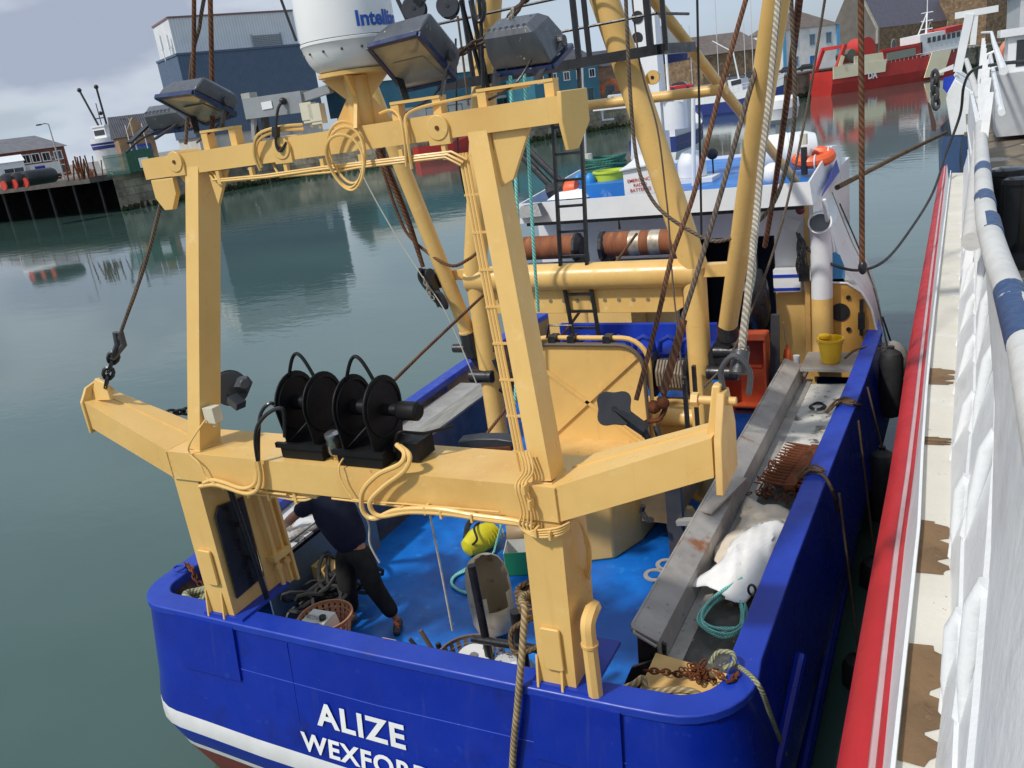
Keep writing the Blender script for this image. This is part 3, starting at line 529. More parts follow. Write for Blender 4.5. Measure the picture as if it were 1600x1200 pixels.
for k in range(24): t_ = .3 + k * .03; fr.tube([lf(t_, -3.1, 3.9 + max(0, t_ - .45) ** 1.5 * 2), lf(t_, -3.1, 4.9 + max(0, t_ - .45) ** 1.5 * 2.2)], .04, 4)
fr.tube([lf(.3 + k * .03, -3.1, 4.9 + max(0, .3 + k * .03 - .45) ** 1.5 * 2.2) for k in range(24)], .05, 4); fr.build('railing', WHITE, rs)
text('DA', 'registration', 1.5, lf(.22, 0, 1.8) + (-n if n.dot(A - EYE) > 0 else n) * 3.42, u, (0, 0, 1), WHITE, rs, bold=.04)
# blue and white boat
A = at(1095, 182, z=0); B = at(1222, 168, z=0); bb = thing('blue_white_trawler', 'dark blue fishing boat with white upper hull and rails on the far quay', 'trawler', A)
mb, u, n = hullmesh(A, B, 5.0, [(-1, .8, 0), (.25, .98, 0), (1.9, 1, 1), (2.9, 1, 1)], bowk=1.1); Ln = (B - A).length; mb.build('hull', [mat('navy_hull', (.02, .04, .2)), WHITE], bb)
MB().beam(lf(.42, 0, 3.6), lf(.58, 0, 3.9), 3, 2.8, h1=2.2).build('wheelhouse', WHITE, bb); MB().beam(lf(.45, -1.55, 4.4), lf(.57, -1.55, 4.6), .08, .7).build('window', GLASS, bb)
fr = MB(); fr.tube([lf(.5, 0, 5), lf(.44, 0, 9.4)], .12, 6); fr.tube([lf(.44, 0, 9), lf(.2, 0, 11)], .08, 6)
for k in range(12): fr.tube([lf(.3 + k * .05, -2.3, 2.9 + k * .05), lf(.3 + k * .05, -2.3, 3.8 + k * .06)], .035, 4)
fr.tube([lf(.3 + k * .05, -2.3, 3.8 + k * .06) for k in range(12)], .04, 4); fr.tube([lf(.3 + k * .05, -2.3, 3.4 + k * .06) for k in range(12)], .03, 4); fr.build('railing', WHITE, bb)
# small red boat below the quay
A = at(652, 253, z=0); B = at(735, 240, z=0); rb = thing('small_red_boat', 'small red hulled boat lying under the far quay behind the upper beam', 'boat', A); mb, u, n = hullmesh(A, B, 3.2, [(-.6, .8, 0), (.9, 1, 0), (1.9, 1, 0)]); mb.build('hull', [REDH], rb); Ln = (B - A).length
MB().beam(lf(.2, 0, 1.2), lf(.45, 0, 1.3), 2, .7).build('deck_box', mat('dull_green_grey', (1, 1, 1)), rb)
# white boat with blue bow behind the mast
A = at(1020, 235, d=62); A.z = 0; B = at(1082, 232, d=74); B.z = 0; wb = thing('white_fishing_boat', 'white fishing boat with blue flared bow glimpsed behind the white mast', 'fishing boat', A)
mb, u, n = hullmesh(A, B, 4, [(-.6, .8, 0), (1.1, 1, 1), (2.2, 1.02, 0)], bowk=1.4); mb.build('hull', [WHITE, mat('navy_hull', (1, 1, 1))], wb); Ln = (B - A).length
MB().beam(lf(.1, 0, 3.2), lf(.55, 0, 3.2), 2.8, 3.2).build('wheelhouse', WHITE, wb); MB().beam(lf(.0, 0, 5.0), lf(.62, 0, 5.0), 3.1, .3).build('roof', WHITE, wb); MB().tube([lf(.3, -.5, 5), lf(.3, -.5, 8)], .1, 6).tube([lf(.6, -1.5, 1.5), lf(.6, -1.5, 4.5)], .05, 6).build('mast', WHITE, wb)
A = ground_pt(1020, 130, 150); lfw = thing('boat_ashore', 'large pale boat under a cover standing ashore behind the dark rail', 'boat', A); B = ground_pt(1070, 128, 152)
mb, u, n = hullmesh(A, B, 4, [(QZ + .6, .5, 0), (QZ + 2.4, 1, 0), (QZ + 3.6, 1, 1)], bowk=.1); mb.build('hull', [mat('navy_hull', (1, 1, 1)), mat('pale_cover', (.5, .5, .48))], lfw); Ln = (B - A).length; MB().beam(lf(.0, 0, QZ + 5.2), lf(.85, 0, QZ + 4.9), 3.4, 3.4).build('cover', mat('pale_cover', (.5, .5, .48)), lfw)
# trawler beyond the left quay
A = at(158, 262, d=175); A.z = 0; B = at(196, 262, d=176); B.z = 0; tr = thing('trawler', 'distant white and blue trawler with two raised black derricks', 'trawler', A); u = (B - A).normalized(); Ln = 6.5; n = V((-u.y, u.x, 0))
mb = MB(); mb.lathe([(2.2, 4), (2.8, 8.0), (3.0, 8.8), (3.0, 10.2)], A.lerp(B, .5), n=14); mb.cur = 1; mb.lathe([(2.9, 8.1), (3.06, 9.3)], A.lerp(B, .5), n=14); mb.build('hull', [WHITE, mat('navy_hull', (1, 1, 1))], tr); c = A.lerp(B, .5)
MB().box(c.x - 1.8, c.x + 1.8, c.y - 1, c.y + 1, 9.5, 12.4).box(c.x - 2.2, c.x + 2.2, c.y - 1.2, c.y + 1.2, 12.4, 12.7).build('wheelhouse', WHITE, tr); MB().box(c.x - 1.5, c.x + 1.5, c.y - 1.1, c.y - .98, 10.8, 11.8).build('window', GLASS, tr)
for s_ in (-1, 1): MB().tube([c + V((s_ * .9 + .6, 0, 11)), c + V((s_ * 2.6 - 1.2, 0, 20))], .22, 6).sphere(c + V((s_ * 2.6 - 1.2, 0, 20)), .45, 8).build('derrick', BLACK, tr)
MB().tube([c + V((0, 0, 12)), c + V((0, 0, 17))], .1, 6).box(c.x - 1.6, c.x + 1.6, c.y, c.y + .1, 14, 14.2).sphere(c + V((.6, 0, 15)), .4, 8).build('mast', BLACK, tr)
for i, (px, py, h_) in enumerate(((1123, 120, 17), (1177, 115, 15.5), (1165, 117, 11), (1082, 130, 12))):
    p = at(px, py, d=176); p.z = QZ; rope('yacht_mast', [p, p + V((0, 0, h_))], .07, mat('mast_alloy', (.6, .6, .62)), ['tallest bare mast standing left of the stone warehouse', 'bare mast over the parked cars', 'thin short mast between the two tall ones', 'short mast near the red car'][i], 'mast', group='bare masts on the far quay')
p = at(690, 190, d=105); p.z = 4.2
# ================================================================== THE FISHING BOAT
boat = thing('fishing_boat', 'blue and buff scallop boat with stern gantry filling the foreground', 'fishing boat', (-4, 12, 0))
def sheer(y): return 2.0 + max(0, y - 12.5) ** 1.5 * .03
def arc(cx, cy, r, a0, a1, n=7): return [(cx + r * math.cos(R_(a0 + (a1 - a0) * i / n)), cy + r * math.sin(R_(a0 + (a1 - a0) * i / n))) for i in range(n + 1)]
stb = [(-4.08, 22.3), (-3.7, 21.4), (-3.0, 20.0), (-2.15, 18.0), (-1.5, 16), (-1.08, 14.2), (-.92, 13.2), (-.97, 11), (-1.06, 8.5), (-1.12, 6.5), (-1.14, 5.1)]
prt = [(-6.85, 5.1), (-6.95, 6.5), (-7.12, 8.5), (-7.22, 11), (-7.25, 13.2), (-7.08, 14.2), (-6.66, 16), (-6.0, 18.0), (-5.15, 20.0), (-4.46, 21.4)]
OUT = stb + arc(-1.64, 4.9, .52, 0, -90)[0:] + [(-1.9, 4.37), (-2.6, 4.36), (-4, 4.35), (-5.4, 4.36), (-6.0, 4.37)] + arc(-6.43, 4.78, .41, -90, -180) + prt
def offs(P, d):
    n = len(P); out = []
    for i in range(n):
        a, c = V((*P[i - 1], 0)), V((*P[(i + 1) % n], 0)); t_ = (c - a).normalized(); nn = V((-t_.y, t_.x, 0)); q = V((*P[i], 0)) - nn * d; out.append((q.x, q.y))
    return out
def loop(d, zf): return [V((x, y, zf(x, y))) for x, y in offs(OUT, d)]
def bandz(z, k=.15): return lambda x, y: z + (k * min(1.2, ((x + 4) / 2.8) ** 2) if y < 8 else k * 1.1) + max(0, y - 12.5) ** 1.5 * .02
sgn = 1 if True else -1
# find outward sign
tst = offs(OUT, .1)[9]; OS = 1 if tst[0] > OUT[9][0] else -1
levels = [(0, lambda x, y: sheer(y), 0), (.10, bandz(1.2, .05), 0), (.15, bandz(.91, .09), 1), (.165, bandz(.73, .09), 0), (.07, bandz(.47, .09), 1), (.05, bandz(.40, .09), 2), (-.45, bandz(-.7, 0), 2)]
mb = MB(); n = len(OUT); Ls = [loop(d * OS, zf) for d, zf, _ in levels]; st = [mb.add(l) for l in Ls]
for k in range(len(levels) - 1):
    mb.cur = levels[k][2]
    for i in range(n): j = (i + 1) % n; mb.cur = 0 if (levels[k][2] == 1 and OUT[i][0] > -1.4 and OUT[i][1] > 4.5) else levels[k][2]; mb.face((st[k] + i, st[k] + j, st[k + 1] + j, st[k + 1] + i))
HW = mat('hull_white_band', (.80, .80, .80), (.72, .72, .72), 3, .4)
hull = mb.build('hull', [BLUE, HW, mat('antifouling', (.20, .035, .025), (.14, .03, .02), 2, .7)], boat, angle=50)
mb = MB(); a = loop(.02 * OS, lambda x, y: sheer(y) + .05); ai = loop(-.20 * OS, lambda x, y: sheer(y) + .05); bb_ = loop(.02 * OS, lambda x, y: sheer(y) - .015); bi = loop(-.20 * OS, lambda x, y: sheer(y) - .04)
s0 = [mb.add(q) for q in (bb_, a, ai, bi)]
for k in range(3):
    for i in range(n): j = (i + 1) % n; mb.face((s0[k] + i, s0[k] + j, s0[k + 1] + j, s0[k + 1] + i))
mb.build('rail_cap', BLUER, boat, bevel=.012, angle=30)
mb = MB(); a = loop(-.13 * OS, lambda x, y: sheer(y) - .01); c = loop(-.13 * OS, lambda x, y: 1.05); s0, s1 = mb.add(a), mb.add(c)
for i in range(n): j = (i + 1) % n; mb.face((s0 + j, s0 + i, s1 + i, s1 + j))
mb.build('bulwark_lining', mat('lining_brown_buff', (.36, .22, .08), (.18, .11, .05), 2, .6, spots=[((.03, .05, .2), 2, .5, .6)]), boat)
mb = MB(); p_ = [V((x, y, 1.1)) for x, y in offs(OUT, -.12 * OS)]; mb.face(range(mb.add(p_), len(p_))) ; mb.build('deck', DECK, boat)
# doubler plates, weld seams and name on the transom
for (x0, x1, y0) in ((-2.32, -1.92, 0), (-5.95, -5.5, 0)): MB().hexa([(x0 - .28, 4.275, 1.48), (x1, 4.275, 1.48), (x1, 4.36, 1.48), (x0 - .28, 4.36, 1.48), (x0 - .28, 4.335, 2.0), (x1, 4.335, 2.0), (x1, 4.37, 2.0), (x0 - .28, 4.37, 2.0)]).build('doubler_plate', BLUE, boat, bevel=.006)
mb = MB(); mb.tube([(-6.1, 4.316, 1.60), (-4, 4.297, 1.58), (-1.9, 4.316, 1.60)], .005, 5); mb.tube([(-4.9, 4.347, 1.96), (-4.88, 4.254, 1.2), (-4.80, 4.218, .9)], .004, 5); mb.build('weld_seam', BLUER, boat)
NW = mat('name_white', (.85, .86, .86), rough=.4)
text('ALIZE', 'name_lettering', .30, (-4.65, 4.250, 1.265), (1, 0, -.012), (0, .125, 1), NW, boat, bold=.03, xs=1.06, sp=1.12)
text('WEXFORD', 'name_lettering', .235, (-4.86, 4.206, .985), (1, 0, -.012), (0, .167, 1), NW, boat, bold=.03, xs=1.08, sp=1.12)
# half-round rubbing strakes on the dark starboard side
mb = MB()
for (y0, z0, y1, z1, o) in ((4.9, 1.15, 5.8, 1.62, .06), (4.9, .35, 9.5, 1.0, .1), (5.6, 0.15, 12, .55, .08)): mb.tube([(-1.10 + o, y0, z0), (-1.03 + o, y1, z1)], .045, 8)
mb.build('rubbing_strake', BLUE, boat)

# ---------------- stern gantry
def gp(px, py, y=4.4): return at(px, py, y=y)
gan = MB().beam((-5.66, 4.62, 2.05), (-5.66, 4.62, 3.42), .28, .42, side=(1, 0, 0)).build('gantry_leg', BUFF, boat, bevel=.012)
MB().beam((-2.40, 4.62, 2.05), (-2.36, 4.62, 3.42), .28, .42, side=(1, 0, 0)).build('gantry_leg', BUFF, boat, bevel=.012)
mb = MB()
mb.beam((-5.78, 4.64, 3.52), (-2.22, 4.64, 3.52), .50, .25, side=(0, 1, 0)); main = mb.build('gantry_beam', BUFF, boat, bevel=.014)
for s_, k in ((-1, -5.778), (1, -2.222)):
    tip = -6.72 if s_ < 0 else -1.20
    mb = MB(); A_, B_ = V((k, 4.40, 3.395)), V((tip, 4.43, 3.79)); dy = V((0, .48, 0)); dy2 = V((0, .30, 0)); h0, h1 = V((0, 0, .252)), V((0, 0, .25))
    mb.hexa([A_, B_, B_ + dy2, A_ + dy, A_ + h0, B_ + h1, B_ + dy2 + h1, A_ + dy + h0] if s_ > 0 else [B_, A_, A_ + dy, B_ + dy2, B_ + h1, A_ + h0, A_ + dy + h0, B_ + dy2 + h1])
    w = mb.build('gantry_wing', BUFF, boat, bevel=.012)
    MB().beam(A_ + h0 + V((0, .3, .003)), B_ + h1 + V((0, .2, .003)), .012, .012).build('weld_seam', BUFF, w)
    if s_ > 0:
        c = V((tip + .02, 4.40, 3.72)); MB().prism([c + V((0, -.02, -.02)), c + V((0, .36, 0)), c + V((0, .36, .30)), c + V((0, .24, .56)), c + V((0, .12, .56)), c + V((0, .0, .32))], (.045, 0, 0)).build('wing_end_plate', BUFFT, w, bevel=.006)
        MB().prism([c + V((-.02, .12, .30)), c + V((-.02, .24, .30)), c + V((.02, .22, .60)), c + V((.02, .14, .60))], (-.05, 0, 0)).build('shackle_lug', BUFF, w, bevel=.01)
        MB().cyl(c + V((-.13, .17, .50)), c + V((.10, .17, .50)), .025, 12).cyl(c + V((-.16, .17, .50)), c + V((-.12, .17, .50)), .045, 6).build('shackle_pin', BUFFT, w)
    else:
        c = V((tip - .015, 4.43, 3.76)); MB().prism([c + V((0, -.02, -.02)), c + V((0, .32, 0)), c + V((0, .32, .28)), c + V((0, .22, .42)), c + V((0, .06, .38)), c + V((0, -.02, .27))], (.03, 0, 0)).build('wing_end_plate', BUFF, w, bevel=.006)
        MB().prism([c + V((.02, .08, .25)), c + V((.22, .12, .25)), c + V((.18, .14, .40)), c + V((.06, .14, .44))], (0, .035, 0)).build('shackle_lug', BUFF, w, bevel=.006)
# base gussets and raised access plates
for x0 in (-5.66, -2.40):
    for dx in (-.15, .04): MB().prism([(x0 + dx, 4.41, 2.04), (x0 + dx, 4.36, 2.02), (x0 + dx, 4.405, 2.30)], (.02, 0, 0)).build('gusset', BUFF, boat, bevel=.003)
    mb = MB(); xx, zz = x0 + .0, 2.38 if x0 > -4 else 2.55
    ring = [(xx + sx * .055 + .02 * math.cos(t_), zz + sz * .15 + .02 * math.sin(t_)) for sx, sz, t0 in ((1, 1, 0), (-1, 1, 90), (-1, -1, 180), (1, -1, 270)) for t_ in (R_(t0), R_(t0 + 45), R_(t0 + 90))]
    mb.prism([(x, 4.405, z) for x, z in ring], (0, -.025, 0)).build('access_plate', BUFF, boat, bevel=.006)
    MB().box(x0 - .20, x0 + .26, 4.38, 5.0, 2.045, 2.075).build('foot_plate', BLUER, boat, bevel=.006)
# upper frame, leaning forward
ULB = (V((-5.50, 4.55, 3.64)), V((-2.33, 4.55, 3.64))); ULT = (V((-5.13, 4.92, 5.90)), V((-2.66, 4.92, 5.90)))
for i in range(2): MB().beam(ULB[i], ULT[i], .135, .225, side=(1, 0, 0)).build('upper_leg', BUFF, boat, bevel=.012)
ub = MB().beam((-5.66, 4.90, 5.885), (-2.06, 4.90, 5.93), .20, .155, side=(0, 1, 0)).build('upper_beam', BUFF, boat, bevel=.01)
for x in (-5.28, -4.22, -2.92): MB().cyl((x, 4.775, 5.915), (x, 5.02, 5.915), .078, 20).beam((x, 4.797, 5.81), (x, 4.797, 5.915), .156, .03, side=(1, 0, 0)).build('pad_eye', BUFF, ub, bevel=.004); MB().cyl((x, 4.768, 5.915), (x, 4.785, 5.915), .014, 12).build('eye_hole', RUST, ub)
MB().prism([(-5.60, 4.79, 5.80), (-5.60, 4.79, 5.66), (-5.53, 4.79, 5.56), (-5.44, 4.79, 5.56), (-5.36, 4.79, 5.68), (-5.36, 4.79, 5.80)], (0, .045, 0)).build('hanging_lug', BUFF, ub, bevel=.005)
MB().prism([(-2.08, 4.78, 6.03), (-2.01, 5.02, 6.03), (-2.01, 5.02, 5.84), (-2.05, 4.90, 5.69), (-2.08, 4.82, 5.69), (-2.09, 4.78, 5.86)], (.03, -.008, 0)).build('hanging_lug', BUFF, ub, bevel=.005)
MB().prism([(-2.57, 4.84, 5.85), (-2.30, 4.84, 5.86), (-2.46, 4.84, 5.55), (-2.56, 4.80, 5.50)], (0, .03, 0)).build('corner_gusset', BUFF, ub, bevel=.004); MB().cyl((-2.46, 4.835, 5.75), (-2.46, 4.85, 5.75), .022, 10).build('bolt', RUST, ub)
MB().prism([(-5.03, 4.84, 5.81), (-4.83, 4.84, 5.81), (-5.0, 4.84, 5.56)], (0, .03, 0)).build('corner_gusset', BUFF, ub, bevel=.004); MB().prism([(-5.20, 4.84, 5.81), (-5.34, 4.84, 5.81), (-5.20, 4.84, 5.62)], (0, .03, 0)).build('corner_gusset', BUFF, ub, bevel=.004)
for (x, y0, y1, z, hw) in ((-5.66, 4.41, 4.83, 3.395, .145), (-2.36, 4.41, 4.83, 3.395, .145), (-5.50, 4.44, 4.66, 3.648, .07), (-2.33, 4.44, 4.66, 3.648, .07)):
    pts = []
    for (a, c) in (((x - hw, y0), (x + hw, y0)), ((x + hw, y0), (x + hw, y1)), ((x + hw, y1), (x - hw, y1)), ((x - hw, y1), (x - hw, y0))):
        for k in range(10): pts.append(V((a[0] + (c[0] - a[0]) * k / 10 + random.uniform(-.002, .002), a[1] + (c[1] - a[1]) * k / 10, z + random.uniform(-.002, .002))))
    MB().tube(pts, .007, 5, closed=True).build('weld_bead', BUFF, boat)
for x in (-5.775, -2.225): MB().tube([V((x + random.uniform(-.002, .002), 4.388, 3.41 + k * .0235)) for k in range(11)], .007, 5).build('weld_bead', BUFF, boat)
# conduit on the inner side of the starboard upper leg, with brackets; conduit under the upper beam
def along(a, c, t_, o=(0, 0, 0)): return a.lerp(c, t_) + V(o)
for dx in (-.13, -.155, -.18): MB().tube([along(ULB[1], ULT[1], .02, (dx, -.06, 0)), along(ULB[1], ULT[1], .5, (dx - .012, -.05, 0)), along(ULB[1], ULT[1], .93, (dx, -.06, 0))], .011, 6).build('cable', BUFF, boat)
for k in range(9): c = along(ULB[1], ULT[1], .08 + k * .105, (-.13, -.05, 0)); MB().beam(c + V((.06, 0, 0)), c + V((-.07, -.01, 0)), .018, .014).build('cable_bracket', BUFF, boat, bevel=.003)
MB().beam(along(ULB[1], ULT[1], .0, (-.10, .02, 0)), along(ULB[1], ULT[1], .97, (-.10, .02, 0)), .03, .05, side=(1, 0, 0)).build('cable_tray', BUFF, boat)
for k, (x0, x1, zz, r) in enumerate(((-5.05, -2.75, 5.75, .009), (-5.0, -2.78, 5.735, .011), (-4.4, -2.8, 5.72, .009))): MB().tube([(x0, 4.86, 5.82), (x0 + .1, 4.80, zz), (x0 + .6, 4.79, zz - .006), ((x0 + x1) / 2, 4.79, zz + .005), (x1 - .1, 4.79, zz + .01), (x1, 4.80, zz - .05)], r, 6).build('cable', BUFF, ub)
for k in range(7): x = -4.9 + k * .33; MB().box(x, x + .03, 4.79, 4.82, 5.715, 5.81).build('cable_bracket', BUFF, ub)
for (a0, r0, tilt) in ((0, .155, .0), (1, .15, .25), (2, .14, -.15)):     # coil of buff cable hung on the upper beam
    c = V((-3.63, 4.75, 5.83)); pts = [c + V((math.cos(t_) * r0 * (.95 + .05 * a0), -.02 * a0 + .02 * math.sin(t_ * 2), math.sin(t_) * r0 * 1.3 + tilt * math.cos(t_) * .1 - .03 * a0)) for t_ in [2 * math.pi * k / 28 for k in range(28)]]
    MB().tube(pts, .0095, 6, closed=True).build('cable_loop', BUFF, ub)
MB().tube(smooth([(-4.45, 4.80, 5.80), (-4.44, 4.77, 5.92), (-4.36, 4.76, 6.0), (-4.22, 4.80, 6.03), (-4.05, 4.86, 6.02)]), .011, 6).tube(smooth([(-4.47, 4.80, 5.78), (-4.46, 4.765, 5.90), (-4.38, 4.75, 6.02), (-4.22, 4.79, 6.055), (-4.05, 4.86, 6.05)]), .011, 6).build('cable', BUFF, ub)
MB().tube(smooth([(-3.20, 4.78, 5.70), (-3.17, 4.76, 5.85), (-3.18, 4.77, 6.0), (-3.28, 4.84, 6.06), (-3.42, 4.9, 6.05)]), .010, 6).tube(smooth([(-3.16, 4.78, 5.68), (-3.14, 4.76, 5.9), (-3.12, 4.8, 6.03), (-2.8, 4.88, 6.07), (-2.3, 4.9, 6.09)]), .010, 6).build('cable', BUFF, ub)
# feet for the lamps on top of the beam
def lampfoot(x0, x1, y=4.90):
    for x in (x0, x1): MB().box(x - .03, x + .03, y - .04, y + .04, 5.97, 6.09).build('lamp_foot', BUFF, ub, bevel=.004)
    MB().beam((x0 - .03, y, 6.10), (x1 + .03, y, 6.10), .09, .018).build('lamp_foot', BUFF, ub)
LB = mat('lamp_housing', (.085, .095, .11), (.065, .07, .085), 8, .38, spots=[((.6, .58, .52), 17, .66, .70), ((.4, .38, .34), 7, .70, .74)], stretch=(2, 2, .5)); LBB = mat('lamp_blue_frame', (.012, .03, .11), (.01, .024, .08), 4, .35, spots=[((.6, .6, .6), 12, .66, .7)])
LG = mat('lamp_glass', (.36, .32, .24), (.20, .20, .175), 3, .12, spec=.7); LR = mat('lamp_reflector', (.34, .33, .29), (.26, .25, .22), 2, .35, metal=.3)
def floodlight(lens, dp, lean=(0, 0, 0), back=False):
    """lens: four corners of the lamp face as (pixel x, pixel y, distance ahead); the housing swells away behind it"""
    A_, B_, C_, D_ = [at(x, y, y=q) for x, y, q in lens]; c = (A_ + B_ + C_ + D_) / 4; f = (B_ - A_).cross(D_ - A_).normalized()
    if f.z < 0: f = -f
    def P(a, b_, d): u_, v_ = (a + 1) / 2, (b_ + 1) / 2; return (A_.lerp(B_, u_)).lerp(D_.lerp(C_, u_), v_) + f * d + V(lean) * d
    mb = MB(); rows = []
    for (k, d) in ((1, .02), (.98, dp * .45), (.86, dp * .85), (.66, dp)): rows.append(mb.add([P(-k, -k, d), P(k, -k, d), P(k, k * .9, d), P(-k, k * .9, d)]))
    for a, b_ in zip(rows, rows[1:]):
        for q in range(4): mb.face((a + q, a + (q + 1) % 4, b_ + (q + 1) % 4, b_ + q))
    mb.face([rows[-1] + q for q in range(4)]); mb.face([rows[0] + q for q in (3, 2, 1, 0)]); hs = mb.build('floodlight', LB, ub, bevel=.012, angle=24); mb = MB()
    for (p, q) in (((-1, -1), (1, -1)), ((1, -1), (1, 1)), ((1, 1), (-1, 1)), ((-1, 1), (-1, -1))): mb.beam(P(*p, .0), P(*q, .0), .03, .03, side=f)
    mb.build('lens_frame', LBB, hs, bevel=.004); MB().quad(P(-.95, -.95, -.005), P(.95, -.95, -.005), P(.95, .95, -.005), P(-.95, .95, -.005)).build('lens', LG, hs)
    MB().quad(P(-.6, -.2, -.008), P(.6, -.2, -.008), P(.75, .75, -.008), P(-.75, .75, -.008)).build('reflector', LR, hs); mb = MB()
    for k in range(7): x = -.62 + k * .2; mb.beam(P(x, -.80, dp * .75), P(x, -.6, dp * 1.02), .02, .02)
    mb.build('cooling_fin', LB, hs)
    for s_ in (-1, 1):
        b_ = P(s_ * 1.05, .35, dp * .3); MB().beam(b_, V((b_.x * .6 + c.x * .4, 4.90, 6.10)), .045, .016).build('bracket', STEELD if s_ > 0 else BLACK, hs); MB().cyl(b_ - (B_ - A_).normalized() * .02, b_ + (B_ - A_).normalized() * .02, .035, 10).build('pivot', STEELD, hs)
    g = P(.5, .3, dp); MB().tube(smooth([g, g + V((.04, -.02, -.04)), g + V((.05, -.02, -.14)), V((g.x - .05, 4.88, 6.12)), V((g.x - .3, 4.9, 6.03))]), .008, 6).build('cable', BLACK, hs)
    return hs
floodlight([(244, 152, 4.72), (302, 145, 4.66), (368, 178, 5.00), (320, 193, 5.05)], .15, (.25, .1, 0))
floodlight([(576, 73, 4.66), (653, 53, 4.62), (712, 122, 5.02), (632, 140, 5.06)], .19, (.3, .1, 0))
floodlight([(775, 116, 5.02), (864, 104, 4.98), (893, 72, 5.32), (800, 84, 5.38)], .22, (-.15, -.35, .1), back=True)
floodlight([(240, 208, 5.15), (300, 200, 5.12), (305, 184, 5.35), (250, 190, 5.38)], .14, (-.1, -.35, .1), back=True)
for a_ in ((-5.0, -4.72), (-3.27, -2.95), (-2.62, -2.16)): lampfoot(*a_)
# grey work-lamp bracket with aerial bar and junction boxes
GREYM = mat('alloy_grey', (.36, .38, .39), (.30, .31, .33), 5, .4, metal=.4); CREAMB = mat('cream_plastic', (.66, .62, .48), (.58, .54, .42), 5, .5)
a, c = at(388, 170, y=4.88), at(478, 158, y=4.88); sb_ = MB().beam(a, c, .09, .14).build('net_sounder_bar', GREYM, ub, bevel=.008); MB().beam(c + V((-.05, 0, .02)), at(517, 138, y=4.9), .055, .055).build('arm', GREYM, sb_, bevel=.012)
MB().beam(at(409, 166, y=4.83) , at(425, 163, y=4.83), .004, .05).build('paper_label', WHITE, sb_); MB().beam(at(413, 170, y=4.88), at(416, 215, y=4.88), .05, .03).build('bracket', BLACK, sb_); MB().beam(at(396, 180, y=4.88), at(398, 218, y=4.88), .03, .03).build('bracket', GREYM, sb_)
MB().sphere(at(442, 158, y=4.82), .025, 10).tube(smooth([at(440, 160, y=4.8), at(434, 172, y=4.78), at(431, 205, y=4.76), at(432, 228, y=4.76), at(438, 236, y=4.76), at(448, 222, y=4.78)]), .010, 8).beam(at(431, 198, y=4.76), at(431, 214, y=4.76), .04, .04).build('plug_cable', BLACK, sb_)
for (px, py) in ((484, 175), (497, 177)): p = at(px, py, y=4.86); MB().box(p.x - .045, p.x + .045, p.y - .03, p.y + .03, p.z - .07, p.z + .06).box(p.x - .05, p.x + .05, p.y - .035, p.y - .028, p.z - .05, p.z + .065).cyl((p.x, p.y, p.z - .10), (p.x, p.y, p.z - .07), .014, 8).build('junction_box', CREAMB, ub, bevel=.006)
p = at(390, 152, y=4.9); MB().box(p.x - .04, p.x + .04, p.y - .04, p.y + .04, p.z - .02, p.z + .03).build('small_lamp', mat('lamp_grey', (.4, .4, .38)), ub, bevel=.006); MB().cyl(p + V((0, 0, -.02)), (p.x, p.y, 5.97), .02, 8).beam(p + V((-.03, 0, -.03)), (p.x - .02, p.y, 6.12), .06, .04).build('bracket', BLACK, ub)
p = at(385, 225, y=5.15); 
# satellite dome
DW = mat('dome_white', (.80, .80, .79), (.74, .74, .74), 1.5, .35, spots=[((.30, .27, .23), 16, .74, .77)]); c = V((-3.60, 4.95, 6.34)); R0 = .318
dome = MB().lathe([(.21, .0), (.25, .02), (.285, .07), (.305, .12), (R0, .17), (R0 + .005, .175), (R0 + .005, .19), (R0, .195), (R0, .55), (.29, .70), (.21, .79), (.1, .83), (.001, .84)], c, n=48).build('satellite_dome', DW, boat)
MB().lathe([(R0 + .004, .193), (R0 + .004, .197)], c, n=48, close=False).build('seam', STEELD, dome)
for k in range(7): a_ = R_(200 + k * 24); q = c + V((math.cos(a_) * .308, math.sin(a_) * .308, .125)); MB().sphere(q, .009, 6).build('bolt', STEELD, dome)
text('Intellian', 'lettering', .125, (0, 0, c.z + .245), (1, 0, 0), (0, 0, 1), mat('logo_blue', (.01, .10, .50)), dome, ext=.004, bold=.03, wrap=((c.x, c.y), R0, R_(-43)))
pd = MB().lathe([(.245, -.025), (.245, 0)], c, n=28).build('dome_pedestal', BUFF, boat)
MB().lathe([(.085, -.36), (.085, -.03)], c, n=20).build('post', BUFF, pd)
for k in range(4):
    a_ = R_(20 + 90 * k); d_ = V((math.cos(a_), math.sin(a_), 0)); t_ = V((-d_.y, d_.x, 0)) * .012; MB().prism([c + d_ * .08 + V((0, 0, -.03)) - t_, c + d_ * .235 + V((0, 0, -.03)) - t_, c + d_ * .08 + V((0, 0, -.18)) - t_], t_ * 2).build('gusset', BUFF, pd)
    MB().prism([c + d_ * .08 + V((0, 0, -.36)) - t_, c + d_ * .22 + V((0, 0, -.36)) - t_, c + d_ * .08 + V((0, 0, -.16)) - t_], t_ * 2).build('gusset', BUFF, pd)

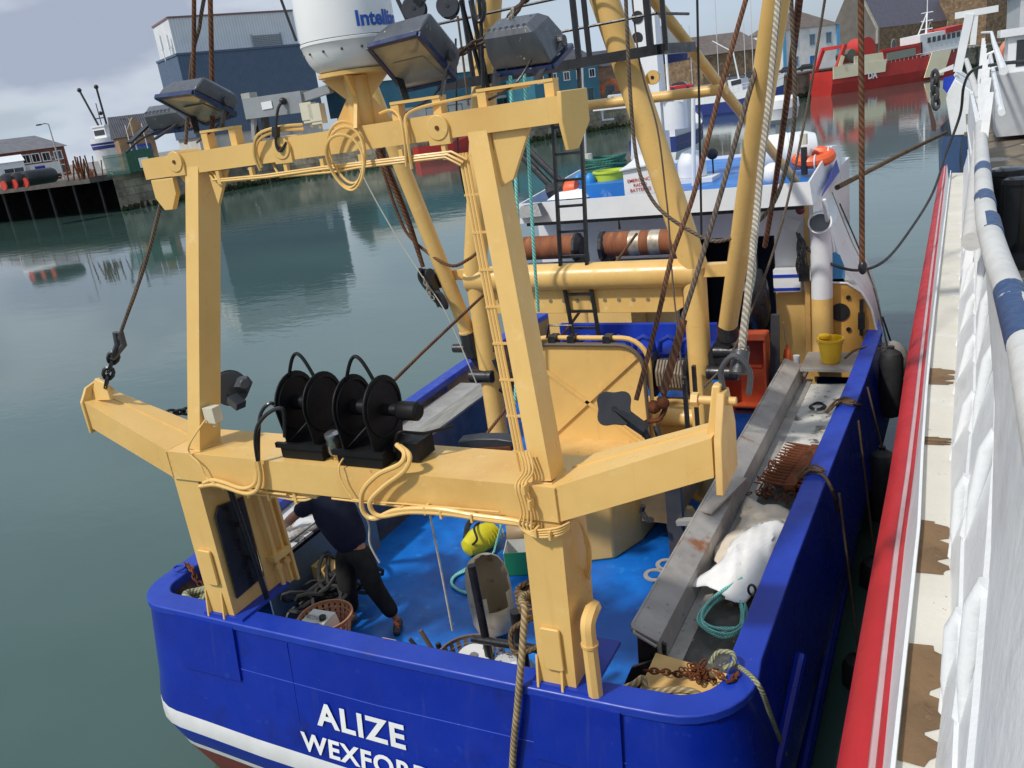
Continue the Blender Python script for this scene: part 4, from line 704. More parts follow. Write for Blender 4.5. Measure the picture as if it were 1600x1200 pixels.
# ---------------- hose reels on the main beam
RB = mat('reel_black', (.005, .005, .0055), (.009, .009, .010), 5, .5, spec=.25)
def reel(x, y, motor):
    o = thing('hose_reel', '', 'hose reel', (x, y, 3.65), 'black hose reels on the lower gantry beam')
    MB().box(x - .20, x + .20, y - .20, y + .16, 3.652, 3.76).box(x - .23, x + .23, y - .22, y - .19, 3.74, 3.78).build('base', RB, o, bevel=.004)
    for s_ in (-1, 1):
        xs = x + s_ * .135; pts = [(xs, y - .19, 3.76), (xs, y + .17, 3.76)] + [(xs, y + .235 * math.cos(R_(a)), 4.05 + .235 * math.sin(R_(a))) for a in range(-10, 191, 12)]
        MB().prism(pts, (.014, 0, 0)).build('side_plate', RB, o, bevel=.003)
        MB().tube([(xs + .02, y + .205 * math.cos(t_), 4.04 + .205 * math.sin(t_)) for t_ in [2 * math.pi * k / 24 for k in range(24)]], .007, 6, closed=True).build('drum_flange', RB, o)
    MB().cyl((x - .13, y, 4.04), (x + .13, y, 4.04), .06, 16).cyl((x - .2, y, 4.04), (x - .13, y, 4.04), .03, 10).build('drum', RB, o)
    MB().tube([(x - .13 + .26 * t_, y - .02, 4.24 + .20 * math.sin(math.pi * t_)) for t_ in [k / 14 for k in range(15)]], .014, 7).build('guide_hoop', RB, o)
    for k in (-.1, .1): MB().tube([(x - .12, y - .16, 3.78), (x + .1, y + .1 + k, 4.0)], .008, 5).build('brace', RB, o)
    if motor: MB().cyl((x + .15, y, 4.03), (x + .28, y, 4.03), .045, 12).lathe([(.06, 0), (.07, .02), (.07, .16), (.05, .18)], (x + .28, y, 4.03), (1, 0, 0), 16).build('motor', RB, o); MB().box(x + .20, x + .42, y - .06, y + .16, 3.66, 3.80).tube(smooth([(x + .25, y - .1, 3.75), (x + .32, y - .1, 3.9), (x + .45, y, 3.86), (x + .62, y + .15, 3.87)]), .012, 6).build('valve_block', RB, o)
    else: MB().lathe([(.05, 0), (.09, .03), (.10, .10), (.06, .14)], (x - .30, y, 4.0), (1, 0, 0), 16).build('motor', RB, o)
    return o
r1 = reel(-4.36, 4.66, False); r1['label'] = 'black hose reel left of the silver light on the gantry beam'
r2 = reel(-3.78, 4.62, True); r2['label'] = 'black hose reel with round motor, right one on the gantry beam'
lt = thing('stern_light', 'small silver drum shaped light between the two hose reels', 'light', (-4.07, 4.56, 3.65)); MB().lathe([(.055, .05), (.06, .07), (.06, .17), (.065, .18), (.065, .21), (.03, .23)], (-4.07, 4.52, 3.65), n=18).build('body', mat('chrome', (.5, .5, .5), (.3, .3, .3), 8, .2, metal=.9), lt); MB().box(-4.09, -4.0, 4.5, 4.6, 3.652, 3.70).build('foot', BUFFT, lt)
# hydraulic hoses
def cable(name, pts, r, mt, parent=boat, k=8): return MB().tube(smooth(pts, k), r, 8).build(name, mt, parent)
G = lambda px, py, y=4.34: at(px, py, y=y)
cable('hose', [at(445, 682, y=4.45), at(442, 640, y=4.4), at(420, 645, y=4.36), at(403, 665, y=4.34), at(399, 690, y=4.33), at(403, 722, y=4.34)], .016, BLACK)
cable('hose', [at(440, 650, y=4.5), at(425, 630, y=4.45), at(408, 645, y=4.4), at(404, 680, y=4.36), at(404, 722, y=4.35)], .015, BLACK)
cable('hose', [G(403, 720), G(407, 745), G(402, 765, 4.33), G(385, 771, 4.34), G(355, 762), G(335, 757), G(312, 760)], .018, BUFF)
cable('hose', [G(399, 720), G(402, 742), G(396, 758, 4.33), G(378, 763, 4.34), G(350, 754), G(332, 750), G(318, 755)], .016, BUFF)
cable('hose', [at(620, 695, y=4.42), at(632, 708, y=4.37), at(625, 725, y=4.33), at(590, 742, y=4.32), at(567, 768, y=4.31), at(567, 798, y=4.31), at(585, 810, y=4.32), at(620, 797, y=4.32), at(680, 795, y=4.33), at(740, 805, y=4.34), at(800, 813, y=4.36), at(835, 822, y=4.36)], .019, BUFF)
cable('hose', [at(625, 697, y=4.42), at(640, 712, y=4.37), at(632, 735, y=4.33), at(600, 760, y=4.32), at(578, 785, y=4.30), at(592, 806, y=4.31), at(640, 800, y=4.32), at(700, 803, y=4.33), at(760, 812, y=4.34), at(815, 819, y=4.36)], .018, BUFF)
cable('hose', [at(540, 712, y=4.45), at(530, 728, y=4.36), at(533, 750, y=4.34), at(548, 775, y=4.33), at(560, 782, y=4.33), at(640, 788, y=4.34), at(780, 800, y=4.35)], .007, BUFF)
cable('cable', [at(321, 656, y=4.5), at(298, 690, y=4.38), at(296, 708, y=4.37), at(312, 725, y=4.35), at(322, 745, y=4.34), at(335, 755, y=4.33), at(350, 765, y=4.36)], .008, BUFF)
bx = at(332, 648, y=4.55); jb = MB().box(bx.x - .055, bx.x + .055, bx.y - .04, bx.y + .05, bx.z - .06, bx.z + .07).build('junction_box', CREAMB, boat, bevel=.008); MB().cyl(bx + V((0, 0, -.1)), bx + V((0, 0, -.06)), .018, 8).build('gland', CREAMB, jb)
for k in range(4):
    dx = k * 5; cable('cable', [at(812 + dx, 706, y=4.42), at(818 + dx, 735, y=4.38), at(808 + dx, 752, y=4.37), at(806 + dx, 765, y=4.34), at(815 + dx, 800, y=4.34), at(812 + dx * 1.2, 822 + k * 2, y=4.34), at(835, 838 - k * 3, y=4.33), at(870, 837 - k * 4, y=4.35), at(890, 825 - k * 3, y=4.42)], .0075, BUFF)
for k in range(3): cable('cable', [at(888, 824 - k * 4, y=4.42), at(905, 815, y=4.6), at(915 + k * 3, 850, y=4.7), at(917 + k * 3, 880, y=4.7), at(912 + k * 4, 905, y=4.75)], .007, BUFF)
for (px, py) in ((828, 789), (820, 765), (838, 832), (860, 836), (630, 796), (665, 797), (690, 803), (738, 809)): p = at(px, py, y=4.33); MB().box(p.x - .008, p.x + .008, p.y - .02, p.y + .05, p.z - .03, p.z + .03).build('cable_clip', BUFF, boat)
for (x0, x1, zz) in ((-5.35, -4.55, 3.36), (-4.1, -2.6, 3.375)): MB().tube([(x0, 4.40, zz), (x1, 4.40, zz)], .010, 6).build('conduit', BUFF, boat)
for k in range(2): MB().tube(smooth([(-5.12, 4.5, 3.38), (-5.06, 4.44, 3.345 - k * .025), (-4.7, 4.43, 3.34 - k * .025), (-4.4, 4.43, 3.34 - k * .025), (-4.28, 4.5, 3.38)]), .011, 6).build('conduit', BUFF, boat)
for x in (-5.0, -4.78, -4.5): MB().box(x, x + .025, 4.41, 4.46, 3.28, 3.40).build('cable_clip', BUFF, boat)
MB().hexa([(-5.1, 4.44, 3.33), (-4.3, 4.44, 3.33), (-4.3, 4.84, 3.33), (-5.1, 4.84, 3.33), (-5.16, 4.42, 3.394), (-4.24, 4.42, 3.394), (-4.24, 4.86, 3.394), (-5.16, 4.86, 3.394)]).build('under_beam_plate', BUFF, boat, bevel=.02)
# bent vent pipe on the starboard leg
cable('vent_pipe', [(-2.15, 4.62, 2.62), (-2.12, 4.50, 2.66), (-2.12, 4.43, 2.62), (-2.12, 4.42, 2.50), (-2.12, 4.42, 2.2), (-2.12, 4.42, 1.99)], .055, BUFF, k=5); MB().lathe([(.062, 0), (.062, .02)], (-2.12, 4.42, 2.45), n=16).build('weld_collar', BUFFT, boat); MB().box(-2.19, -2.05, 4.36, 4.5, 1.96, 2.0).build('foot_plate', BLUER, boat)
# port leg furniture: black locker plate, grab bar, hydraulic pipes
MB().prism([(-5.505, 4.46, 2.22), (-5.505, 4.80, 2.24), (-5.505, 4.80, 3.05), (-5.505, 4.52, 3.10), (-5.505, 4.46, 3.02)], (.02, 0, 0)).build('black_plate', BLACK, boat, bevel=.006)
MB().cyl((-5.42, 4.72, 2.08), (-5.42, 4.62, 3.28), .026, 12).cyl((-5.51, 4.70, 2.5), (-5.42, 4.68, 2.5), .02, 8).cyl((-5.51, 4.67, 2.85), (-5.42, 4.65, 2.85), .02, 8).build('grab_bar', BLACK, boat)
MB().prism([(-5.50, 4.82, 2.0), (-5.50, 5.16, 2.0), (-5.50, 5.10, 3.4), (-5.50, 4.80, 3.4)], (.015, 0, 0)).build('pipe_panel', BUFF, boat); MB().beam((-5.46, 5.16, 2.0), (-5.46, 5.10, 3.4), .05, .03).build('panel_flange', BUFF, boat)
for (yy, r) in ((4.93, .022), (5.04, .016)): MB().tube([(-5.43, yy - .04, 3.38), (-5.43, yy - .01, 2.8), (-5.43, yy + .03, 2.05)], r, 8).lathe([(.04, 0), (.04, .05)], (-5.43, yy - .03, 3.18), n=10).lathe([(.035, 0), (.035, .04)], (-5.43, yy + .02, 2.25), n=10).build('hydraulic_pipe', BUFF, boat)
for zz in (2.35, 3.1): MB().box(-5.48, -5.38, 4.88, 5.1, zz, zz + .05).build('pipe_clamp', BUFF, boat, bevel=.004)

# ---------------- gallows mast amidships
YM = 9.3; PR, PL = V((-2.60, YM, 1.1)), V((-5.45, YM, 1.1)); ER, EL = V((-2.60, YM, 4.02)), V((-5.45, YM, 4.02)); TR, TL = V((-3.34, YM - .1, 6.9)), V((-4.70, YM - .1, 7.12)); TR2, TL2 = V((-3.62, YM - .15, 7.9)), V((-4.48, YM - .15, 7.95))
for (a, e, t_, t2) in ((PR, ER, TR, TR2), (PL, EL, TL, TL2)):
    MB().cyl(a, e, .135, 28).build('mast_post', BUFF, boat); MB().tube([e - (t_ - e).normalized() * .06, t_, t2], .15, 28).build('mast_leg', BUFF, boat)
    MB().lathe([(.20, 0), (.20, .03)], a, n=16).build('post_foot', BUFF, boat)
MB().cyl(EL + V((-.1, 0, -.10)), ER + V((.05, 0, -.10)), .165, 28).build('cross_tube', BUFF, boat)
mb = MB(); mb.prism([(-5.3, YM, 3.82), (-2.75, YM, 3.82), (-2.75, YM, 3.52), (-2.85, YM, 3.46), (-5.2, YM, 3.46), (-5.3, YM, 3.52)], (0, .03, 0)); pl = mb.build('drilled_plate', BUFF, boat, bevel=.005)
for k in range(13): x = -5.15 + k * .18; MB().cyl((x, YM - .006, 3.62), (x, YM + .002, 3.62), .025, 10).build('hole', mat('hole_dark', (.25, .2, .12)), pl)
MB().beam((-2.6, YM, 3.95), (-2.1, YM + .02, 3.95), .14, .14).build('boom_rest', BUFF, boat, bevel=.01); MB().lathe([(.12, 0), (.13, .02), (.13, .20), (.11, .22)], (-2.05, YM, 3.82), n=18).build('rest_cup', BLACK, boat)
MB().beam((-5.5, YM, 4.0), (-5.95, YM, 4.0), .13, .13).build('boom_rest', BUFF, boat, bevel=.01); MB().lathe([(.12, 0), (.13, .02), (.13, .20), (.11, .22)], (-6.0, YM - .1, 3.86), n=18).build('rest_cup', BLACK, boat)
# derricks
HRb, TRb = V((-2.24, YM - .05, 3.30)), at(1222, -60, y=7.4); dr = thing('derrick', 'buff starboard derrick standing upright beside the wheelhouse door', 'derrick', HRb); MB().tube([HRb, HRb.lerp(TRb, .5), TRb], [.105, .108, .108], 28).build('boom', BUFF, dr)
MB().tube([HRb + V((0, .02, -.16)), HRb + V((0, 0, .02))], .115, 20).beam(HRb + V((-.02, .05, -.16)), HRb + V((-.30, .1, -.62)), .20, .18).cyl(HRb + V((-.18, 0, -.30)), HRb + V((.22, 0, -.30)), .07, 14).cyl(HRb + V((-.24, -.1, -.52)), HRb + V((.12, -.1, -.52)), .085, 14).build('heel_fitting', BLACK, dr, bevel=.008)
HLb, TLb = V((-5.68, YM - .02, 3.22)), at(540, 40, y=8.7); dl = thing('derrick', 'buff port derrick leaning outboard behind the upper gantry beam', 'derrick', HLb); MB().tube([HLb, HLb.lerp(TLb, .5), TLb], .10, 28).build('boom', BUFF, dl); MB().lathe([(.115, 0), (.115, .03)], HLb, (TLb - HLb), 20).build('collar', BUFF, dl)
MB().tube([HLb + V((.04, .02, -.34)), HLb + V((0, 0, 0))], .125, 8).beam(HLb + V((.04, .05, -.25)), HLb + V((.28, .1, -.62)), .22, .2).cyl(HLb + V((-.25, -.02, -.22)), HLb + V((.22, 0, -.22)), .06, 14).cyl(HLb + V((-.0, -.1, -.58)), HLb + V((.34, -.1, -.58)), .085, 14).build('heel_fitting', BLACK, dl, bevel=.01)
# thin bracing tubes
MB().tube([at(892, 168, y=10.4), at(1135, 139, y=10.2)], .06, 16).build('stay_tube', BUFF, boat); MB().tube([at(1005, -22, y=9.2), at(1120, 128, y=10.5), at(1243, 283, y=13.6)], .062, 16).build('stay_tube', BUFF, boat)
p = at(1020, 121, y=9.3); pe_ = MB().cyl(p + V((0, -.015, 0)), p + V((0, .015, 0)), .075, 16).build('pad_eye', BUFF, boat); MB().cyl(p + V((0, -.02, 0)), p + V((0, -.014, 0)), .02, 10).build('eye_hole', BLACK, pe_)
# black ladder in two lengths
def ladder(a, c, w, nr, z0=0):
    for s_ in (0, 1): MB().beam(a + w * s_, c + w * s_, .035, .05, side=(1, 0, 0)).build('ladder_rail', BLACK, boat)
    for k in range(nr): t_ = (k + .5) / nr; MB().beam(a.lerp(c, t_), a.lerp(c, t_) + w, .03, .03).build('ladder_rung', BLACK, boat)
ladder(V((-4.22, YM - .05, 4.03)), V((-4.06, YM - .05, 6.42)), V((.345, 0, 0)), 8); ladder(V((-4.17, YM - .02, 3.17)), V((-4.2, YM - .05, 3.82)), V((.345, 0, 0)), 3)
# crow platform: black box girder and rails
MB().beam((-5.35, YM - .35, 6.28), (-2.72, YM - .35, 6.32), .12, .10).build('platform_girder', BLACK, boat, bevel=.004)
MB().beam((-2.72, YM - .35, 6.32), (-2.62, YM + .5, 6.32), .12, .10).build('platform_girder', BLACK, boat, bevel=.004)
def bar(ps, r=.022, name='platform_rail'): return MB().tube(ps, r, 6).build(name, BLACK, boat)
for (px, q) in ((726, .028), (742, .02), (895, .035), (912, .03), (1008, .04), (1032, .028)):
    b0 = at(px + 10, 95, y=YM - .35); b0.z = 6.3; t0 = V((b0.x - .02, b0.y, 7.9)); bar([b0, t0], q)
for zz, yy in ((6.62, -.35), (6.95, -.35), (7.3, -.35)): bar([(-5.3, YM + yy, zz), (-2.72, YM + yy, zz + .04)], .016); bar([(-2.72, YM + yy, zz + .04), (-2.62, YM + .5, zz + .04)], .016)
for (px0, py0, px1, py1) in ((735, 0, 765, 150), (720, 0, 752, 118)): bar([at(px0, py0, y=YM - .6), at(px1, py1, y=YM - .4)], .028, 'platform_stay')

# ---------------- hatch, winch, tank
mb = MB(); o = [(-4.62, 9.0), (-4.62, 7.75), (-4.45, 7.5), (-4.0, 7.42), (-3.55, 7.45), (-3.22, 7.62), (-3.05, 8.05), (-3.0, 8.6), (-3.02, 9.0)]
mb.prism([V((x, y, 1.1)) for x, y in o], (0, 0, .82)); ck = mb.build('hatch_coaming', BUFF, boat, bevel=.03)
MB().prism([V((-3.9 + (x + 3.9) * .86, 8.3 + (y - 8.3) * .86, 1.925)) for x, y in o], (0, 0, .05)).build('inner_lid', BUFFT, ck, bevel=.01)
MB().tube([(-3.75 + .11 * math.cos(t_), 7.75, 1.97 + .11 * math.sin(t_)) for t_ in [math.pi * k / 10 for k in range(11)]], .009, 6).build('lifting_ring', BLACK, ck)
def rr(x0, x1, z0, z1, r, y, n=6):
    P = [(x0, y, z0), (x1, y, z0)]; P += [(x1 - r + r * math.cos(R_(a)), y, z1 - r + r * math.sin(R_(a))) for a in range(0, 91, 15)]; P += [(x0 + r + r * math.cos(R_(a)), y, z1 - r + r * math.sin(R_(a))) for a in range(90, 181, 15)]; return [V(p) for p in P]
cov = thing('hatch_cover', 'buff hatch cover with crossed ribs standing open amidships', 'hatch cover', (-3.85, 9.0, 1.9))
MB().prism(rr(-4.62, -3.13, 1.88, 3.2, .3, 8.86), (0, .03, 0)).build('panel', BUFF, cov, bevel=.004); rim = rr(-4.62, -3.13, 1.88, 3.2, .3, 8.84)
MB().tube(rim, .028, 8, closed=True).build('rim', mat('seal_dark', (.12, .09, .06)), cov); MB().tube([p + V((0, .06, .02)) for p in rr(-4.66, -3.09, 1.88, 3.24, .3, 8.86)], .03, 8, closed=True).build('flange', BUFF, cov)
for (a, c) in (((-4.55, 8.84, 2.98), (-3.2, 8.84, 1.95)), ((-4.5, 8.84, 1.93), (-3.22, 8.84, 3.05))): MB().beam(a, c, .02, .045, side=(0, 1, 0)).build('rib', BUFF, cov, bevel=.004)
for x in (-4.3, -4.05, -3.6): MB().box(x, x + .09, 8.82, 8.98, 3.18, 3.30).build('hinge', BLACK, cov, bevel=.004)
MB().tube([(-4.35, 8.9, 3.26), (-4.3, 8.9, 3.42), (-4.0, 8.9, 3.42), (-3.98, 8.9, 3.26)], .014, 6).build('handle', BLACK, cov)
# blue winch bed with drums
wch = thing('trawl_winch', 'blue framed trawl winch with black wire drums ahead of the hatch cover', 'winch', (-3.9, 10.4, 1.1))
MB().box(-5.1, -2.8, 10.3, 10.9, 2.35, 2.62).box(-5.1, -2.8, 10.9, 11.0, 2.62, 2.85).build('frame', BLUER, wch, bevel=.02)
for x in (-5.0, -3.95, -2.95): MB().box(x - .06, x + .06, 10.2, 10.8, 1.1, 2.4).build('leg', BLUER, wch)
for x in (-4.9, -4.45, -4.0, -3.65, -3.3, -3.0): MB().tube([(x - .14, 10.4, 2.62), (x - .12, 10.4, 2.76), (x, 10.4, 2.83), (x + .12, 10.4, 2.76), (x + .14, 10.4, 2.62)], .035, 8).build('brake_band', BLUER, wch)
for x in (-3.1,): MB().lathe([(.28, 0), (.30, .03), (.17, .06), (.17, .42), (.30, .46), (.28, .5)], (x - .28, 9.9, 2.48), (1, 0, 0), 24).build('drum', BLACK, wch); MB().cyl((x - .5, 9.9, 2.48), (x + .4, 9.9, 2.48), .06, 12).build('shaft', BLACK, wch); MB().tube([(x - .2 + .34 * k / 60, 9.9 + .2 * math.cos(k * .9), 2.48 + .2 * math.sin(k * .9)) for k in range(61)], .018, 6).build('wire_turns', mat('wire_turns', (.32, .26, .2), (.2, .15, .11), 20, .6), wch)
for x in (-4.6,): MB().lathe([(.28, 0), (.30, .03), (.17, .06), (.17, .42), (.30, .46), (.28, .5)], (x - .28, 9.9, 2.48), (1, 0, 0), 24).build('drum', BLACK, wch)
MB().box(-3.5, -2.75, 9.45, 9.95, 1.1, 2.15).build('winch_bed', BUFF, wch, bevel=.02); MB().cyl((-3.2, 9.35, 2.12), (-2.62, 9.35, 2.12), .11, 16).build('cross_pipe', BUFF, wch)
tb = thing('fish_tray', 'buff painted wooden tray fixed starboard of the hatch', 'tray', (-2.95, 8.9, 1.9)); WOOD = mat('buff_wood', (.42, .27, .11), (.27, .17, .07), 3, .7, bump=.3, stretch=(1, 6, 1))
for (b0, b1) in (((-3.0, 8.0, 1.62), (-2.62, 8.0, 1.62)), ((-2.62, 8.0, 1.62), (-2.62, 9.15, 1.62)), ((-3.0, 9.15, 1.62), (-2.62, 9.15, 1.62))): MB().beam(b0, b1, .03, .42).build('side', WOOD, tb)
MB().box(-3.0, -2.62, 8.0, 9.15, 1.45, 1.48).build('bottom', WOOD, tb); MB().box(-2.80, -2.64, 8.0, 8.1, 1.85, 2.0).build('corner_block', BLACK, tb)
for yy in (8.2, 8.6): MB().box(-2.62, -2.58, yy + .4, yy + .46, 1.7, 2.9).build('guide', BLACK, boat)
mb = MB(); mb.prism([(-2.85, 8.35, 1.1), (-2.4, 8.35, 1.1), (-2.42, 8.35, 1.2), (-2.55, 8.35, 1.42), (-2.85, 8.35, 1.42)], (0, .08, 0)); mb.build('deck_bracket', BUFF, boat, bevel=.005)
# ---------------- starboard sorting trough
def ext(sec, y0, y1, name, mt, parent=boat, bevel=.004, x1=None): # section (x,z) extruded along y
    return MB().prism([(x, y0, z) for x, z in sec], (x1 or 0, y1 - y0, 0)).build(name, mt, parent, bevel=bevel)
tr_ = thing('sorting_trough', 'long grey steel sorting trough along the starboard bulwark', 'trough', (-1.8, 8, 1.1))
ext([(-2.20, 1.92), (-2.18, 1.95), (-1.97, 1.86), (-1.95, 1.62), (-1.97, 1.62), (-1.99, 1.84), (-2.19, 1.91)], 5.35, 12.2, 'lip', STEEL, tr_, x1=.06); MB().tube([(-2.20, 5.42, 1.93), (-2.14, 12.2, 1.94)], .014, 8).tube([(-2.2, 5.42, 1.93), (-2.15, 5.32, 1.92), (-1.97, 5.30, 1.85)], .014, 8).build('rolled_edge', STEEL, tr_)
ext([(-1.95, 1.62), (-1.95, 1.64), (-1.82, 1.64), (-1.82, 1.62)], 5.25, 12.2, 'ledge', STEEL, tr_, x1=.06)
ext([(-1.83, 1.60), (-1.83, 1.63), (-1.24, 1.66), (-1.24, 1.60)], 5.2, 9.0, 'mat_bed', mat('black_fish_mat', (.035, .035, .033), (.085, .085, .08), 4, .5, bump=.8, bscale=25, spots=[((.25, .25, .25), 2.2, .52, .75), ((.62, .63, .60), 12, .64, .68), ((.15, .13, .10), 3.5, .55, .7), ((.25, .32, .38), 13, .68, .72)]), tr_, x1=.04)
ext([(-1.80, 1.60), (-1.80, 1.635), (-1.20, 1.66), (-1.20, 1.60)], 9.003, 12.0, 'white_liner', mat('white_liner', (.66, .64, .58), (.50, .49, .45), 2, .5, bump=.3, spots=[((.05, .05, .05), 3.2, .55, .63), ((.12, .12, .11), 10, .60, .68), ((.40, .28, .14), 2.2, .62, .75)]), tr_, x1=.04)
ext([(-1.27, 1.62), (-1.27, 1.98), (-1.25, 1.98), (-1.25, 1.62)], 5.3, 12.2, 'back_strip', STEEL, tr_, x1=.12)
MB().prism([(-2.14, 5.25, 1.10), (-2.18, 5.45, 1.86), (-1.93, 5.40, 1.80), (-1.90, 5.25, 1.10)], (0, .03, 0)).prism([(-2.2, 5.3, 1.60), (-2.35, 5.25, 1.25), (-1.95, 5.2, 1.25), (-1.93, 5.3, 1.75)], (0, .03, 0)).build('support_plate', BLACK, tr_)
for yy in (6.6, 8.0, 9.5, 11): MB().box(-2.1, -2.04, yy, yy + .06, 1.1, 1.86).build('leg', STEELD, tr_)
# vertical steel stanchion with bracing and double ring plate
st_ = thing('steel_stanchion', 'grey steel stanchion with two braces standing against the sorting trough', 'stanchion', (-2.45, 7.6, 1.1)); MB().box(-2.52, -2.36, 7.42, 7.5, 1.11, 2.15).build('post', STEELD, st_); MB().beam((-2.40, 7.4, 1.78), (-2.02, 7.35, 1.86), .09, .05).build('brace', STEEL, st_); MB().beam((-2.1, 7.35, 1.95), (-1.92, 8.15, 1.96), .14, .02).build('brace', STEEL, st_)
rg = MB(); c1, c2 = V((-2.56, 7.42, 1.24)), V((-2.62, 7.20, 1.24))
for c in (c1, c2): rg.lathe([(.075, 0), (.12, 0), (.12, .012), (.075, .012), (.075, 0)], c, n=18, close=False)
tag(rg.build('ring_plate', STEEL), 'flat grey plate with two round holes under the trough edge', 'ring plate')
# port trough, shelf and dark plate
pt = thing('port_shelf', 'grey weathered shelf with dark side plate along the port bulwark', 'shelf', (-6.6, 8.5, 1.1)); MB().prism([(-6.22, 5.9, 1.10), (-6.22, 10.9, 1.10), (-6.22, 10.9, 1.90), (-6.22, 5.9, 1.90)], (.02, 0, 0)).build('side_plate', STEELD, pt)
MB().box(-6.52, -6.2, 7.2, 10.9, 1.90, 1.93).build('plank', mat('grey_plank', (.33, .32, .29), (.20, .195, .18), 2, .8, bump=.4, stretch=(6, 1, 1)), pt); MB().box(-6.95, -6.54, 7.2, 10.9, 1.86, 1.89).build('tray', STEEL, pt)
MB().prism([(-6.9, 5.35, 1.88), (-6.12, 5.35, 1.84), (-6.12, 7.15, 1.88), (-6.92, 7.15, 1.95)], (0, 0, .03)).build('white_board', mat('white_scuffed_board', (.66, .66, .66), (.55, .55, .55), 1.5, .5, spots=[((.04, .04, .045), 4.2, .57, .61), ((.30, .26, .22), 5, .50, .70)]), pt)
MB().prism([(-6.12, 5.35, 1.1), (-6.12, 7.2, 1.1), (-6.12, 7.2, 1.84), (-6.12, 5.35, 1.80)], (.02, 0, 0)).build('side_plate', mat('blue_grey_plate', (.10, .16, .24)), pt)
# lining on deck edge under the port shelf: black hoses and pump gear at the stern
# ---------------- wheelhouse
WY = 13.4
wh = MB().box(-6.45, -4.05, WY, 18.4, 1.1, 4.12).box(-2.46, -1.88, WY, 18.4, 1.1, 4.12).box(-4.05, -2.46, WY, 13.45, 3.55, 4.12).box(-4.05, -2.46, 15.5, 18.4, 1.1, 4.12).build('wheelhouse', WHITE, boat, bevel=.01)
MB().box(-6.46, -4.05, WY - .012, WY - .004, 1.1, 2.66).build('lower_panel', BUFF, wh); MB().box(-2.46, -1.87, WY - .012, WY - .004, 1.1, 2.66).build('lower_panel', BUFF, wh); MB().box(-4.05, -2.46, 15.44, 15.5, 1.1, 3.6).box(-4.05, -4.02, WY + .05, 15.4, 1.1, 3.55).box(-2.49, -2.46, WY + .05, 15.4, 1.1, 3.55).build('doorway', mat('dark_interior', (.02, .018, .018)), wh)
MB().prism(rr(-3.12, -2.78, 2.62, 3.55, .16, 13.62), (0, .05, 0)).build('door_window', mat('door_grey', (.45, .47, .46)), wh, bevel=.01)
mb = MB()
for k in range(10): mb.box(-5.4, -3.95, WY - .06, WY - .02, 2.62 + k * .065, 2.65 + k * .065)
mb.box(-5.42, -3.93, WY - .02, WY - .014, 2.6, 3.28); mb.build('louvre', mat('louvre_alloy', (.55, .57, .58), (.45, .46, .48), 3, .35, metal=.3), wh)
# roof with flared white fascia and blue deck
R = [(-6.42, 12.6), (-1.77, 12.6), (-1.73, 15.3), (-2.05, 18.6), (-6.15, 18.6), (-6.46, 15.3)]; mb = MB(); nr = len(R)
zb = [4.10, 4.10, 4.20, 4.12, 4.12, 4.20]; zt = [4.42, 4.42, 4.64, 4.36, 4.36, 4.64]; off = [(-.04, -.05), (.04, -.05), (.10, .0), (.06, .06), (-.06, .06), (-.10, 0)]
bo = [V((x, y, z)) for (x, y), z in zip(R, zb)]; to = [V((x - o[0], y - o[1] * .2, z)) for (x, y), z, o in zip(R, zt, off)]; ti = [V((p.x + (-4.1 - p.x) * .012, p.y + (15.6 - p.y) * .012, p.z)) for p in to]; tb_ = [V((p.x, p.y, 4.30)) for p in ti]
i0 = [mb.add(q) for q in (bo, to, ti, tb_)]
for k in range(3):
    for i in range(nr): j = (i + 1) % nr; mb.face((i0[k] + i, i0[k] + j, i0[k + 1] + j, i0[k + 1] + i))
mb.face([i0[0] + i for i in range(nr)][::-1]); mb.cur = 1; mb.face([i0[3] + i for i in range(nr)])
RBL = mat('roof_blue', (.02, .20, .60), (.015, .14, .48), 1.2, .4, spots=[((.20, .35, .6), 4, .62, .75)]); roof = mb.build('roof', [WHITE, RBL], boat, angle=25)
MB().box(-6.3, -1.9, 12.66, 12.70, 4.04, 4.095).build('drip_rail', BLACK, roof)
MB().prism([at(1306, 250, x=-1.715), at(1311, 268, x=-1.715), at(1283, 307, x=-1.715)], (.012, 0, 0)).build('bow_flash', BLUER, roof)
# ventilator pipe, quarter shield and whaleback side
vp = MB().tube([(-1.74, 13.15, 2.62), (-1.74, 13.15, 3.45), (-1.74, 13.10, 3.66), (-1.73, 12.98, 3.78)], .155, 24, caps=False).lathe([(.17, 0), (.17, .02), (.145, .02)], (-1.73, 12.975, 3.785), (0, -1, .45), 24, close=False).build('ventilator', WHITE, boat); MB().cyl((-1.74, 13.15, 1.5), (-1.74, 13.15, 2.62), .156, 24).build('lower_pipe', BUFF, vp); MB().cyl((-1.73, 13.05, 3.73), (-1.73, 12.99, 3.77), .14, 20).build('inner_throat', mat('throat_grey', (.13, .14, .15)), vp)
sp = [(-1.95, 1.3), (-.98, 1.3), (-.98, 2.05), (-1.06, 2.4), (-1.2, 2.66), (-1.4, 2.80), (-1.95, 2.84)]
sh_ = MB().prism([(x, 13.28, z) for x, z in sp], (0, .03, 0)).build('quarter_shield', mat('ochre_paint', (.66, .36, .08), (.58, .31, .07), 2, .5, spots=[((.3, .15, .05), 7, .70, .8)]), boat)
MB().tube([(x, 13.27, z) for x, z in sp[1:]], .018, 6).build('white_edge', WHITE, sh_); MB().cyl((-1.50, 13.262, 2.35), (-1.50, 13.275, 2.35), .14, 24).build('round_hole', BLACK, sh_)
for (x, z) in ((-1.38, 2.58), (-1.38, 2.08)): MB().cyl((x, 13.25, z), (x, 13.275, z), .035, 12).build('small_hole', BLACK, sh_)
MB().box(-1.22, -1.17, 13.2, 13.27, 2.0, 2.55).box(-1.24, -1.15, 13.18, 13.26, 2.1, 2.35).build('latch_post', BLACK, sh_)
